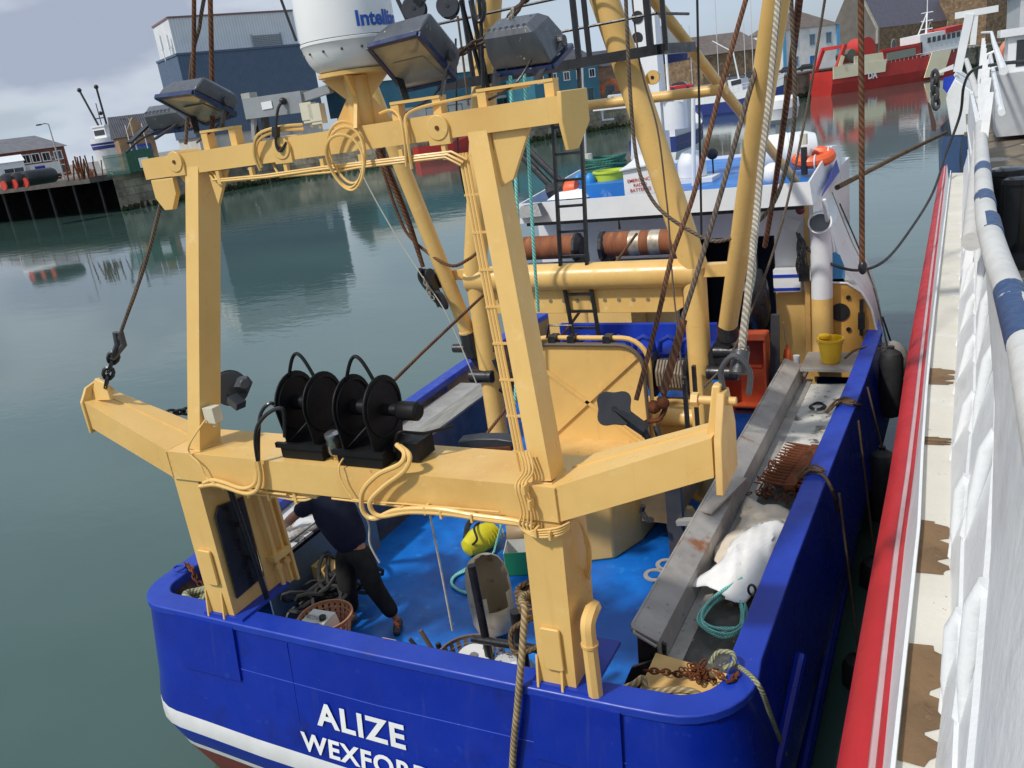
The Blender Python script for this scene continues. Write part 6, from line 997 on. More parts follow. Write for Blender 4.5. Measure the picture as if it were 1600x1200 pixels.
# cut open beige drum leaning by the bitts
dc = V((-3.86, 6.0, 1.14)); dm = MB(); BEI = mat('dirty_beige_plastic', (.56, .48, .34), (.46, .37, .24), 3, .6, spots=[((.30, .18, .08), 5, .58, .72)]); dax = V((-.10, .10, 1)).normalized(); du = dax.orthogonal().normalized(); dw = dax.cross(du); gd = V((.75, -.55, 0)); rows = []
for (r, h) in ((.03, 0), (.12, .01), (.18, .05), (.21, .14), (.215, .3), (.215, .45), (.21, .58), (.19, .68), (.15, .75), (.09, .79), (.03, .80)): rows.append(dm.add([dc + dax * h + (du * math.cos(t_) + dw * math.sin(t_)) * r for t_ in [2 * math.pi * k / 32 for k in range(32)]]))
for a in range(len(rows) - 1):
    for k in range(32):
        d_ = (du * math.cos(2 * math.pi * (k + .5) / 32) + dw * math.sin(2 * math.pi * (k + .5) / 32)).dot(gd.normalized())
        if a >= 4 and d_ > 1.02 - (a - 3) * .16: continue
        dm.face((rows[a] + k, rows[a] + (k + 1) % 32, rows[a + 1] + (k + 1) % 32, rows[a + 1] + k))
tag(dm.build('cut_drum', BEI, None, solid=.008), 'dirty beige plastic drum with its side cut open beside the bitt', 'drum')
bt = thing('mooring_bitt', 'black twin mooring bitt with tan rope turns inside the stern rail', 'bitt', (-3.35, 4.95, 1.1)); MB().cyl((-3.30, 4.98, 1.1), (-3.36, 5.0, 2.55), .035, 14).cyl((-3.0, 4.98, 1.1), (-3.0, 4.98, 2.2), .05, 14).cyl((-3.45, 4.98, 1.85), (-2.55, 4.9, 1.95), .035, 12).build('frame', BLACK, bt)
q = at(815, 940, y=4.8); mb = MB()
for k in range(5): mb.tube([(q.x + (.11 + .012 * (k % 2)) * math.cos(t_) + .03, 4.92 + .09 * math.sin(t_), q.z + .05 - .045 * k + .02 * math.cos(t_ + k)) for t_ in [2 * math.pi * w / 16 for w in range(16)]], .024, 7, closed=True)
tag(mb.build('rope_turns', HEMPD), 'dark worn rope turns wrapped round the bitt', 'rope')
rope('mooring_rope', [q + V((.05, .12, .02)), at(815, 935, y=4.72), at(820, 950, y=4.58), at(818, 985, y=4.47), at(815, 1030, y=4.36), at(812, 1062, y=4.32), at(808, 1110, y=4.28), at(803, 1160, y=4.25), at(799, 1230, y=4.22)], .026, HEMP, 'thick tan mooring rope hanging down over the blue stern', k=8, n=12, pitch=.13)
rope('rope_tail', [q + V((.08, .05, -.15)), at(800, 985, y=4.85), at(806, 1020, y=4.8), at(840, 1010, y=4.8), at(850, 985, y=4.85), at(838, 960, y=4.9)], .022, HEMPD, 'dark loop of rope drooping under the bitt behind the starboard leg')
# baskets
def basket(c, r0, r1, h, mt, lab, cat='basket', tilt=(0, 0, 1)):
    o = thing('basket', lab, cat, c); mb = MB(); n_ = 26; ax = V(tilt).normalized()
    mb.lathe([(r1, h), (r1 + .018, h), (r1 + .018, h + .03), (r1, h + .03), (r1, h)], c, ax, n_, close=False); mb.build('rim', mt, o); mb = MB(); u_ = ax.orthogonal().normalized(); w = ax.cross(u_)
    for k in range(n_): a_ = 2 * math.pi * k / n_; d_ = u_ * math.cos(a_) + w * math.sin(a_); mb.beam(V(c) + d_ * r0, V(c) + d_ * r1 + ax * h, .018 + .02 * (r0 > .16), .004, side=d_.cross(ax))
    for q_ in (.0, .18, .36, .54, .72, .88): r = r0 + (r1 - r0) * q_; mb.tube([V(c) + (u_ * math.cos(t_) + w * math.sin(t_)) * r + ax * h * q_ for t_ in [2 * math.pi * k / n_ for k in range(n_)]], .006, 4, closed=True)
    mb.lathe([(.001, 0), (r0, 0)], c, ax, n_, close=False); mb.build('weave', mt, o); return o
jb_ = at(508, 962, z=1.62); basket((jb_.x, jb_.y, 1.30), .17, .25, .3, mat('terracotta_plastic', (.48, .22, .11), (.40, .18, .09), 4, .6), 'terracotta plastic basket holding the white jerrycan'); jc = V((jb_.x - .03, jb_.y - .06, 1.44)); jr = thing('jerrycan', 'white plastic jerrycan with black cap lying in the terracotta basket', 'jerrycan', jc)
JW = mat('jerrycan_white', (.74, .73, .69), (.62, .60, .55), 6, .4); MB().hexa([jc + V(p) for p in ((-.16, -.12, 0), (.16, -.10, 0), (.16, .12, 0), (-.16, .12, 0), (-.14, -.10, .19), (.13, -.08, .20), (.13, .10, .21), (-.14, .10, .20))]).build('body', JW, jr, bevel=.04); MB().cyl(jc + V((.07, -.02, .2)), jc + V((.075, -.02, .235)), .034, 16).build('cap', BLACK, jr); MB().tube([jc + V((-.12, -.02, .19)), jc + V((-.09, -.02, .225)), jc + V((.0, -.02, .225)), jc + V((.03, -.02, .19))], .014, 8).build('handle', JW, jr)
sb2 = at(735, 1028, z=1.66); basket((sb2.x, sb2.y, 1.34), .20, .28, .32, mat('grey_brown_plastic', (.20, .15, .11), (.15, .11, .085), 4, .7), 'grey brown basket with a white spool in it under the stern rail'); c = at(741, 1029, z=1.68); so = thing('spool', 'white twine spool lying in the grey brown basket', 'spool', c); MB().lathe([(.03, 0), (.135, 0), (.14, .01), (.14, .03), (.13, .04), (.03, .03)], c, (.1, -.15, 1), 28).build('flange', mat('spool_white', (.7, .7, .69)), so); MB().lathe([(.001, .041), (.035, .042)], c, (.1, -.15, 1), 16).build('hub', mat('spool_grey', (.2, .2, .21)), so)
for i, (a, c, r, mt, lab) in enumerate((((640, 998, 1.7), (672, 1035, 1.45), .018, mat('tool_dark', (.06, .05, .05)), 'dark tool handle leaning left of the basket'), ((657, 985, 1.75), (682, 1025, 1.5), .02, mat('tool_wood', (.16, .11, .07)), 'wooden tool handle leaning in the middle of the three'), ((684, 1005, 1.7), (697, 1045, 1.45), .024, BLACK, 'black tool handle leaning against the basket rim'))): rope('tool_handle', [at(a[0], a[1], z=a[2]), at(c[0], c[1], z=c[2])], r, mt, lab, 'tool', group='tool handles behind the stern rail')
PB = mat('clear_plastic_bag', (.62, .63, .64), (.5, .5, .52), 5, .25, alpha=.85); tag(MB().sphere(at(803, 1042, z=1.6), .15, 14, (1.25, .8, .8)).build('plastic_bag', PB, None, jit=.014, angle=20), 'crumpled pale plastic bag between the spool basket and the gantry leg', 'bag')
c = at(605, 1003, z=1.4); tag(MB().box(c.x - .09, c.x + .07, c.y - .05, c.y + .05, c.z - .3, c.z).prism([(c.x + .07, c.y - .05, c.z - .25), (c.x + .12, c.y - .05, c.z - .25), (c.x + .07, c.y - .05, c.z - .05)], (0, .02, 0)).build('deck_fitting', BUFF, bevel=.008), 'small buff box fitting behind the middle of the stern rail', 'fitting')
mb = MB(); pc_ = at(310, 932, z=1.96)                       # hawser in the port quarter
for k in range(3): mb.tube([(pc_.x + (.16 - .02 * k) * math.cos(t_), pc_.y + .10 * math.sin(t_), pc_.z - .08 + .05 * k + .02 * math.sin(2 * t_)) for t_ in [2 * math.pi * w / 20 for w in range(20)]], .036, 10, closed=True, pitch=.16)
tag(mb.build('hawser_coil', HEMPG), 'thick grey green hawser coiled in the port stern corner', 'rope coil'); chain('chain', [at(290, 882, z=2.08), at(300, 890, z=2.08), at(306, 905, z=2.0), at(315, 915, z=1.95)], .06, .011, RUST, 'rusty chain over the port stern rail'); tag(MB().tube([at(280, 887, z=2.09) + V((.06 * math.cos(t_), .05 * math.sin(t_), .0)) for t_ in [2 * math.pi * w / 12 for w in range(12)]], .012, 6, closed=True).build('ring_bolt', BLUER), 'blue ring bolt on the port stern rail', 'ring')
mb = MB()                                                     # dark hoses heaped inside the port quarter
for k in range(16): a_ = random.uniform(0, 6.28); c = V((-5.75 + random.gauss(0, .1), 5.95 + random.gauss(0, .15), 1.25 + k * .02)); mb.tube([c + V((.2 * math.cos(t_ + a_), .26 * math.sin(t_), .07 * math.sin(t_ * 2 + k))) for t_ in [2 * math.pi * w / 14 for w in range(14)]], .022, 6, closed=True)
tag(mb.build('hose_heap', BLACKR), 'heap of black hose behind the port gantry leg', 'hose')
MB().prism([(-6.1, 6.0, 1.1), (-5.85, 6.0, 1.1), (-5.85, 6.0, 1.5), (-6.1, 6.0, 1.55)], (0, .25, 0)).build('buff_bracket', BUFF, boat)
rope('hanging_cord', [at(672, 806, y=4.75), at(680, 845, y=4.8), at(690, 895, y=4.85), at(707, 985, y=4.9)], .009, mat('white_cord', (.6, .58, .52), (.4, .38, .34), 9, .8), 'long pale cord hanging from the gantry beam over the deck', 'cord', group='cords hanging from the beam'); rope('hanging_cord', [at(552, 780, y=4.7), at(575, 815, y=4.75), at(578, 850, y=4.75), at(593, 879, y=4.78)], .008, mat('white_cord', (1, 1, 1)), 'short knotted cord hanging in front of the man', 'cord', group='cords hanging from the beam')
# ================================================================== PERSON bending over the port shelf
def skin(name, verts, edges, radii, mt, parent, root=0, sub=2):
    me = bpy.data.meshes.new(name); o_ = V(verts[root]); me.from_pydata([tuple(V(p) - o_) for p in verts], edges, []); ob = bpy.data.objects.new(name, me); COL.objects.link(ob)
    ob.modifiers.new('skin', 'SKIN')
    if not me.skin_vertices: pass
    for i, r in enumerate(radii): me.skin_vertices[0].data[i].radius = (r if isinstance(r, tuple) else (r, r))
    me.skin_vertices[0].data[root].use_root = True
    sm = ob.modifiers.new('sub', 'SUBSURF'); sm.levels = sub; sm.render_levels = sub; ob.modifiers['skin'].use_smooth_shade = True
    me.materials.append(mt); ob.location = o_ - (WLOC[parent.name] if parent else V((0, 0, 0))); WLOC[ob.name] = o_
    if parent: ob.parent = parent
    return ob
SKIN = mat('skin_tone', (.42, .20, .13), (.36, .165, .105), 6, .5); NAVY = mat('navy_tshirt', (.012, .016, .035), (.02, .024, .045), 5, .9, bump=.9, bscale=8, spec=.15); TROU = mat('black_work_trousers', (.012, .012, .013), (.025, .024, .024), 5, .85, bump=1.0, bscale=7, spec=.2, spots=[((.10, .09, .08), 13, .70, .76)]); HAIR = mat('dark_hair', (.03, .02, .015))
hipc = V((-5.38, 5.92, 1.93)); hl, hr = hipc + V((-.11, 0, -.06)), hipc + V((.10, -.02, -.06)); fl, frt = V((-5.47, 5.80, 1.18)), V((-4.95, 5.86, 1.18)); kl, kr = V((-5.46, 5.80, 1.55)), V((-5.13, 5.82, 1.56))
wst, chs, nk = V((-5.46, 5.93, 2.16)), V((-5.60, 5.95, 2.44)), V((-5.80, 5.97, 2.62)); hd = V((-5.97, 5.97, 2.68)); sl, sr = chs + V((-.10, .19, .10)), chs + V((-.04, -.22, .06))
el, er = V((-6.05, 6.17, 2.26)), V((-5.92, 5.68, 2.30)); wl2, wr = V((-6.30, 6.15, 2.08)), V((-6.20, 5.82, 2.10))
per = thing('person', 'person in dark T-shirt and black trousers bending over the port side shelf', 'person', (hipc.x, hipc.y, 1.1))
V_ = [hipc, wst, chs, nk, hd, hl, kl, fl, hr, kr, frt, sl, el, wl2, sr, er, wr, hd + V((-.08, 0, .0)), fl + V((.03, -.02, -.06)), frt + V((.02, -.02, -.06))]; E_ = [(0, 1), (1, 2), (2, 3), (3, 4), (0, 5), (5, 6), (6, 7), (0, 8), (8, 9), (9, 10), (2, 11), (11, 12), (12, 13), (2, 14), (14, 15), (15, 16), (4, 17), (7, 18), (10, 19)]
skin('body', V_, E_, [.10, .10, .12, .055, .095, .09, .055, .035, .09, .055, .035, .06, .05, .032, .06, .05, .032, .08, .035, .035], SKIN, per)
skin('t_shirt', [hipc + V((.04, 0, -.07)), wst, chs, nk.lerp(chs, .3), sl, sl.lerp(el, .6), sr, sr.lerp(er, .6)], [(0, 1), (1, 2), (2, 3), (2, 4), (4, 5), (2, 6), (6, 7)], [(.20, .175), (.225, .20), (.235, .20), .10, .105, .085, .105, .085], NAVY, per)
skin('trousers', [hipc + V((0, 0, -.03)), hipc + V((-.01, 0, .08)), hl, kl, kl.lerp(fl, .55), fl + V((0, 0, .02)), hr, kr, kr.lerp(frt, .55), frt + V((-.02, 0, .02))], [(0, 1), (0, 2), (2, 3), (3, 4), (4, 5), (0, 6), (6, 7), (7, 8), (8, 9)], [.19, .17, .145, .105, .09, .085, .145, .105, .09, .085], TROU, per)
SHOE = mat('dark_trainer', (.03, .03, .035), (.05, .05, .055), 8, .6); 
for f_, d_ in ((fl, V((.03, -.20, -.03))), (frt, V((.10, -.17, -.03)))):
    b0 = V((f_.x, f_.y, 1.15)); s_ = skin('shoe', [b0 + V((0, .04, .0)), b0 + d_ * .5, b0 + d_ + V((0, 0, 0))], [(0, 1), (1, 2)], [.048, .046, .038], SHOE, per, sub=2); MB().tube([b0 + d_ * .15 + V((-.03, 0, .045)), b0 + d_ * .4 + V((.0, 0, .05)), b0 + d_ * .5 + V((.03, 0, .04))], .008, 5).tube([b0 + d_ * .3 + V((-.03, 0, .045)), b0 + d_ * .55 + V((.0, 0, .045)), b0 + d_ * .65 + V((.03, 0, .035))], .008, 5).build('laces', mat('orange_laces', (.7, .15, .04)), s_)
for w_, s_ in ((wl2, 1), (wr, -1)):                           # hands gripping the board edge
    d_ = V((-.55, 0, -.8)).normalized(); pal = w_ + d_ * .07; vv, ee, rr_ = [w_, pal], [(0, 1)], [.026, (.036, .02)]
    for k in range(4):
        o = V((0, (k - 1.5) * .021, 0)); L_ = (.030, .034, .032, .025)[k]; b_ = len(vv); vv += [pal + d_ * .035 + o, pal + d_ * (.035 + L_) + o * 1.1 + V((-.008, 0, 0)), pal + d_ * (.035 + L_ * 1.5) + o * 1.1 + V((.012, 0, -.012))]; ee += [(1, b_), (b_, b_ + 1), (b_ + 1, b_ + 2)]; rr_ += [.0095, .009, .0075]
    b_ = len(vv); vv += [w_ + d_ * .05 + V((.0, -.036 * s_, .01)), w_ + d_ * .085 + V((.01, -.05 * s_, .0))]; ee += [(0, b_), (b_, b_ + 1)]; rr_ += [.012, .009]
    skin('hand', vv, ee, rr_, SKIN, per, sub=1)
mb = MB().sphere(hd + V((-.03, 0, .05)), .118, 16, (1.05, .9, .95)); mb.build('hair', HAIR, per)
fcx = hd + V((-.13, 0, -.04)); MB().sphere(fcx + V((-.0, 0, -.02)), .014, 8, (1.4, .8, 1)).build('nose', SKIN, per)
for s_ in (-1, 1): MB().sphere(fcx + V((.02, s_ * .033, .012)), .012, 8).build('eye', mat('eye_white', (.7, .7, .68)), per); MB().sphere(hd + V((.0, s_ * .098, -.02)), .024, 8, (.9, .35, 1.2)).build('ear', SKIN, per)
MB().sphere(fcx + V((.035, 0, -.055)), .018, 8, (.4, 1.3, .35)).build('mouth', mat('lip', (.3, .1, .08)), per)

# ================================================================== RIGGING
def line(pts, r, mt, lab, cat='wire', group=None, straight=False, name='rigging_wire', pitch=None):
    return rope(name, [at(p[0], p[1], y=p[2]) for p in pts], r, mt, lab, cat, group=group, curved=not straight, pitch=pitch)
GR = 'rusty wires running down from the masthead'
line([(303, -20, 5.0), (303, 60, 5.0), (301, 200, 4.95)], .016, WIRE, 'straight dark brown wire left of the frayed rope at upper left', group=GR)
line([(322, -20, 5.05), (314, 25, 5.05), (311, 45, 5.05), (300, 95, 5.0), (290, 225, 4.98)], .014, WIREG, 'frayed twisted wire between the two straight wires at upper left', group=GR)
line([(328, -20, 5.0), (331, 110, 5.0), (332, 228, 4.95)], .018, WIRE, 'thicker reddish wire rising left of the grey bar at upper left', group=GR)
line([(1345, -20, 10), (1346, 150, 10), (1347, 410, 10)], .030, WIRE, 'single brown wire hanging vertically outboard of the starboard bow', group=GR); c = at(1348, 418, y=10); tag(MB().sphere(c, .05, 10, (1, 1, 1.6)).build('wire_hook', BLACK), 'small black hook on the end of the vertical brown wire', 'hook')
line([(1171, -20, 8.2), (1127, 135, 7.9), (1085, 300, 7.5), (1050, 400, 7.2), (1027, 500, 6.9), (994, 625, 6.5)], .022, WIRE, 'brown wire from the masthead down to the clover shaped block', group=GR)
line([(1222, -20, 7.9), (1172, 140, 7.7), (1127, 300, 7.4), (1085, 440, 7.1), (1060, 520, 6.9), (1034, 612, 6.6)], .024, WIREG, 'dark twisted wire ending at the rusty hook', group=GR); line([(1068, 500, 6.9), (1058, 540, 6.8), (1036, 615, 6.6)], .034, WIRE, 'thick rusty splice above the hook', group=GR)
line([(1218, -20, 6.9), (1202, 150, 6.4), (1190, 250, 6.0), (1183, 325, 5.7), (1173, 425, 5.2), (1163, 510, 4.85), (1158, 555, 4.68)], .024, GALV, 'pale galvanised rope bundle running to the starboard wing shackle', pitch=.14); line([(1185, 335, 5.7), (1176, 380, 5.4), (1176, 430, 5.2), (1166, 480, 5.0), (1160, 545, 4.7)], .020, GALV, 'second pale strand beside the galvanised rope', pitch=.12)
c0, c1 = at(1158, 548, y=4.70), at(1150, 605, y=4.60); tag(MB().cyl(c0, c0.lerp(c1, .62), .05, 14).build('ferrule', STEELD), 'dark grey ferrule on the galvanised rope above the shackle', 'ferrule'); tag(MB().tube(smooth([c1 + V((-.07, 0, -.04)), c1 + V((-.08, 0, .10)), c1 + V((0, 0, .19)), c1 + V((.08, 0, .10)), c1 + V((.07, 0, -.04))]), .017, 10).build('shackle', STEELD), 'grey bow shackle on the starboard wing lug', 'shackle')
line([(1251, -20, 9.3), (1237, 100, 10.4), (1210, 297, 12.0), (1195, 385, 12.6)], .038, WIRE, 'thick red brown wire ending by the black oilskin', group=GR)
line([(1235, -20, 8.4), (1242, 150, 8.5), (1234, 237, 8.6), (1210, 315, 8.6), (1172, 357, 8.6), (1142, 372, 8.6), (1105, 374, 8.6), (1042, 337, 8.6), (1012, 300, 8.6), (995, 250, 8.6), (985, 150, 8.6), (977, -20, 8.6)], .020, WIREG, 'long slack wire loop hanging across the mast legs', group=GR)
line([(986, -20, 9.0), (1000, 100, 9.0), (1027, 200, 9.0), (1040, 300, 9.0), (1045, 350, 8.9), (1052, 450, 8.8), (1068, 600, 8.6)], .010, WIREG, 'thin dark wire down the starboard mast leg', group=GR)
line([(1292, -20, 9.2), (1255, 200, 9.2), (1212, 382, 9.1), (1147, 545, 9.0), (1100, 605, 8.9)], .013, WIREG, 'thin grey wire crossing the starboard derrick', group=GR)
line([(1089, -20, 10), (1095, 300, 10), (1096, 375, 10)], .014, BLACK, 'straight black wire between the mast leg and derrick', group=GR)
line([(797, 112, 8.7), (807, 300, 8.7), (812, 420, 8.6), (806, 600, 8.5), (800, 690, 8.4)], .020, TEAL, 'left of two turquoise ropes hanging from the platform', 'rope', 'turquoise halyards'); line([(819, 112, 8.8), (829, 300, 8.9), (834, 390, 8.9), (841, 487, 9.0)], .020, TEAL, 'right of two turquoise ropes hanging from the platform', 'rope', 'turquoise halyards')
line([(712, 60, 8.2), (717, 250, 8.2), (740, 350, 8.3), (762, 450, 8.4), (772, 550, 8.5)], .011, BLACK, 'thin black cable curving down behind the starboard upper leg', group=GR)
line([(588, 235, 9.1), (597, 262, 9.1), (622, 335, 9.1), (645, 375, 9.1), (700, 414, 9.0), (732, 405, 9.0), (756, 384, 9.0)], .020, WIRE, 'slack brown wire looping past the port derrick', group=GR)
line([(590, 230, 9.0), (607, 275, 9.0), (636, 345, 9.0), (661, 417, 9.0)], .026, WIRE, 'doubled rusty wire ending at the black snatch block', group=GR); line([(596, 232, 9.05), (615, 280, 9.05), (640, 345, 9.05), (662, 417, 9.05)], .020, WIRE, 'second strand of the doubled rusty wire', group=GR)
line([(556, 250, 8.9), (580, 300, 8.9), (620, 370, 8.9), (665, 440, 8.9), (700, 495, 8.9), (745, 600, 8.9)], .008, mat('pale_line', (.5, .5, .44)), 'thin pale line slanting from the coil to the port derrick heel', 'line')
line([(585, 625, 6.4), (660, 551, 7.6), (766, 451, 9.2)], .018, WIRE, 'brown wire slanting up from behind the hose reel', straight=True, group=GR); line([(995, 365, 12.0), (860, 550, 9.8), (800, 627, 9.0), (755, 685, 8.3)], .020, WIRE, 'rusty wire slanting from the long drum to the port side', straight=True, group=GR)
line([(258, 287, 4.84), (246, 340, 4.80), (229, 405, 4.74), (212, 455, 4.68), (192, 510, 4.62), (184, 535, 4.60)], .016, WIREG, 'frayed grey wire from the port lug down to the port wing', pitch=.1); line([(230, 400, 4.74), (221, 420, 4.73), (214, 452, 4.68), (196, 500, 4.63), (186, 530, 4.60)], .012, HEMPD, 'dark strand twisted round the frayed grey wire', pitch=.1)
c0, c1 = at(187, 528, y=4.60), at(170, 580, y=4.58); tag(MB().tube([c0 + V((-.03, 0, .05)), c0 + V((-.05, 0, -.06)), c0.lerp(c1, .5)], .028, 8).tube([c0 + V((.03, 0, .05)), c0 + V((.03, 0, -.06)), c0.lerp(c1, .6)], .026, 8).build('ferrule', STEELD), 'dark eye splice and ferrule above the port wing shackle', 'ferrule'); chain('chain', [c0.lerp(c1, .35), c0.lerp(c1, .8), c1, at(166, 600, y=4.58)], .11, .018, BLACK, 'heavy black shackle and links on the port wing lug'); 
line([(1250, 377, 13.1), (1270, 395, 13.1), (1305, 415, 13.1), (1345, 422, 13.3), (1385, 405, 14), (1425, 355, 15.5), (1458, 300, 17), (1478, 240, 18.5)], .022, BLACKR, 'black electric cable sagging across to the red sided boat', 'cable', name='power_cable'); line([(1308, 293, 15.2), (1400, 245, 20), (1478, 207, 26)], .045, HEMPD, 'taut brown mooring line across the gap to the blue hulled boat', 'rope', name='mooring_line', straight=True)
line([(1312, 318, 14.5), (1345, 395, 14.0), (1368, 460, 13.5), (1390, 560, 12.9), (1400, 620, 12.4)], .012, BLACK, 'thin black line from the roof corner to the white fender', 'line'); line([(1300, 300, 14), (1330, 375, 13.7), (1350, 415, 13.4), (1365, 450, 13.3)], .007, mat('green_line', (.12, .16, .1)), 'thin green line along the whaleback', 'line')
line([(432, -20, 8.3), (463, 64, 8.3)], .016, BLACK, 'black stay rising left of the satellite dome', 'stay'); line([(612, -20, 8.2), (645, 50, 8.2)], .022, BLACK, 'black stay passing the left pulley block', 'stay'); line([(655, -20, 8.2), (668, 55, 8.2)], .016, BLACK, 'short black stay between the two pulley blocks', 'stay')
line([(715, 25, 8.1), (722, 80, 8.1), (732, 165, 8.1)], .012, WIREG, 'thin wire hanging from the right pulley block')
chain('chain', [at(830, -15, y=8.1), at(795, 30, y=8.0), at(760, 60, y=7.9), at(730, 75, y=7.8), at(708, 92, y=7.6)], .09, .017, mat('dark_rust', (.07, .035, .022), (.03, .02, .015), 9, .8), 'rusty chain slanting down behind the right floodlight')
line([(747, -10, 8.6), (752, 45, 8.6), (756, 160, 8.6), (762, 210, 8.6)], .022, BLACK, 'thick black hose hanging left of the upper mast leg', 'hose'); tag(MB().tube([at(747, 8, y=8.5) + V((.07 * math.cos(t_), 0, .16 * math.sin(t_))) for t_ in [2 * math.pi * k / 14 for k in range(14)]], .025, 6, closed=True).build('lifting_shackle', BLACK), 'long black shackle at the top of the upper mast leg', 'shackle')
chain('chain', [at(800, 22, y=5.1), at(799, 34, y=5.1), at(800, 45, y=5.1)], .05, .008, GALV, 'short grey chain hanging above the right floodlight')
# pulley blocks
def block(c, ax, r, lab, wheel=True, arm=None, clover=False):
    ax = V(ax).normalized(); u_ = ax.orthogonal().normalized(); w = ax.cross(u_); o = thing('pulley_block', lab, 'pulley block', c)
    for s_ in (-1, 1):
        if clover: P = [c + ax * s_ * .05 + (u_ * math.cos(t_) + w * math.sin(t_)) * r * (1 + .13 * math.cos(4 * t_)) for t_ in [2 * math.pi * k / 36 for k in range(36)]]
        else: P = [c + ax * s_ * .05 + (u_ * math.cos(t_) + w * math.sin(t_)) * r for t_ in [2 * math.pi * k / 28 for k in range(28)]]
        MB().prism(P, ax * .012 * s_).build('cheek', mat('slate_black', (.035, .04, .05), (.025, .028, .035), 5, .45, spots=[((.10, .06, .04), 15, .7, .8)]), o, bevel=.004)
    MB().cyl(c - ax * .03, c + ax * .03, r * .86, 24).build('sheave', RUST if clover else BLACK, o); MB().cyl(c - ax * .07, c + ax * .07, r * .16, 10).build('axle', BLACK, o)
    if arm is not None: MB().beam(c, V(arm), .11, .09, side=w, w1=.07).build('strap', BLACK, o, bevel=.01)
    return o
block(at(648, 14, y=8.2), (.4, -1, .1), .125, 'left black pulley block hanging right of the satellite dome', arm=at(662, -8, y=8.2)); block(at(700, 10, y=8.2), (.4, -1, .1), .115, 'right black pulley block hanging above the floodlight', arm=at(708, 28, y=8.2))
block(at(360, 606, y=5.15), (.75, -.65, .1), .155, 'black pulley block behind the port upper leg', arm=at(362, 632, y=5.1)); bk_ = block(at(960, 638, y=6.3), (.35, -1, .35), .155, 'clover shaped black pulley block on the hook amidships', arm=at(1008, 672, y=6.25), clover=True)
bq = at(376, 596, y=5.15); tag(MB().beam(bq, at(384, 606, y=5.2), .10, .12).beam(at(362, 622, y=5.08), at(377, 634, y=5.06), .10, .07).cyl(at(383, 600, y=5.12), at(383, 600, y=5.3), .05, 12).build('block_yoke', mat('slate_black', (1, 1, 1)), bevel=.012, label=None), 'chunky black yoke of the block behind the port upper leg', 'block yoke')
chain('chain', [at(338, 615, y=5.1), at(300, 640, y=5.2), at(262, 645, y=5.0)], .09, .014, BLACK, 'black chain behind the port wing')
c = at(1020, 632, y=6.5); hk = thing('lifting_hook', 'rusty lifting hook with shackle beside the clover shaped block', 'hook', c); MB().tube(smooth([at(1036, 612, y=6.6), at(1040, 635, y=6.55), at(1030, 655, y=6.5), at(1010, 660, y=6.45), at(1005, 675, y=6.4), at(1015, 688, y=6.4)]), .022, 8).sphere(at(1022, 636, y=6.5), .06, 10).sphere(at(1036, 630, y=6.5), .055, 10).build('hook', RUST, hk, jit=.004); MB().tube(smooth([at(1005, 665, y=6.4), at(1015, 690, y=6.35), at(1030, 690, y=6.35), at(1025, 665, y=6.4)]), .028, 8).build('shackle', BLACK, hk)
line([(455, 0, 0.1), (456, 0, .1)], .001, BLACK, None) if False else None
a, c = at(718, 692, y=6.6), at(800, 693, y=6.5); fbk = thing('snatch_block', 'flat black snatch block lying on the gantry beam by the starboard leg', 'pulley block', a); MB().prism([at(*q, y=6.5) for q in ((715, 690), (745, 686), (775, 686), (802, 690), (802, 698), (780, 702), (745, 700), (716, 698))], (0, .12, .02)).build('cheek', mat('slate_black', (1, 1, 1)), fbk, bevel=.01); MB().beam(at(745, 703, y=6.5), at(800, 700, y=6.5), .05, .04).build('pin', RUST, fbk)
MB_ = block(at(668, 428, y=9.0), (.9, -.4, .1), .07, 'small black snatch block on the doubled rusty wire', arm=at(690, 478, y=9.0)); tag(MB().tube(smooth([at(658, 420, y=8.95), at(657, 435, y=8.95), at(672, 455, y=8.95), at(688, 460, y=8.95), at(697, 480, y=8.95), at(680, 468, y=8.95), at(668, 450, y=8.95)]), .035, 7).build('hook_strop', BLACK), 'black hook and strop below the small snatch block', 'hook')
chain('chain', [at(663, 437, y=8.85), at(672, 460, y=8.85), at(676, 466, y=8.85)], .06, .009, GALV, 'short bright chain beside the black strop')
tag(MB().tube(smooth([at(775, 560, y=8.8), at(785, 580, y=8.8), at(800, 590, y=8.8), at(795, 610, y=8.8), at(783, 605, y=8.8)]), .06, 8).build('winch_hose', BLACK), 'black hydraulic fitting behind the starboard upper leg', 'fitting')
tag(MB().tube(smooth([at(1005, 790, y=7.3), at(1003, 800, y=7.3), at(1012, 812, y=7.25), at(1018, 812, y=7.2)]), .03, 7).build('black_rag', BLACK), 'black rag hanging off the hatch coaming under the starboard wing', 'rag')

# ================================================================== RED SIDED BOAT ALONGSIDE (starboard)
rbt = thing('workboat', 'white workboat with red fender rail moored along the right side', 'workboat', (0, 10, 0))
def pl(pix, z): P = [at(px, py, z=z) for px, py in pix]; d0 = (P[0] - P[1]).normalized(); return [P[0] + d0 * 2.5] + P
FL = pl([(1307, 1200), (1360, 900), (1400, 685), (1410, 600), (1440, 430), (1470, 262)], 2.55); FR = pl([(1355, 1200), (1390, 900), (1420, 700), (1431, 600), (1452, 430), (1475, 262)], 2.62)
RED = mat('red_fender_paint', (.47, .018, .025), (.39, .015, .02), 2, .5, bump=.2, bscale=9, spots=[((.62, .30, .28), 9, .74, .80), ((.2, .02, .02), 12, .70, .78)]); PINK = mat('faded_red_white', (.55, .40, .41), (.48, .33, .35), 3, .4); WP = mat('thick_white_paint', (.80, .81, .82), (.72, .74, .76), 1.3, .42, bump=.7, bscale=11, spots=[((.60, .60, .58), 3, .58, .78), ((.42, .30, .18), 6, .73, .78)])
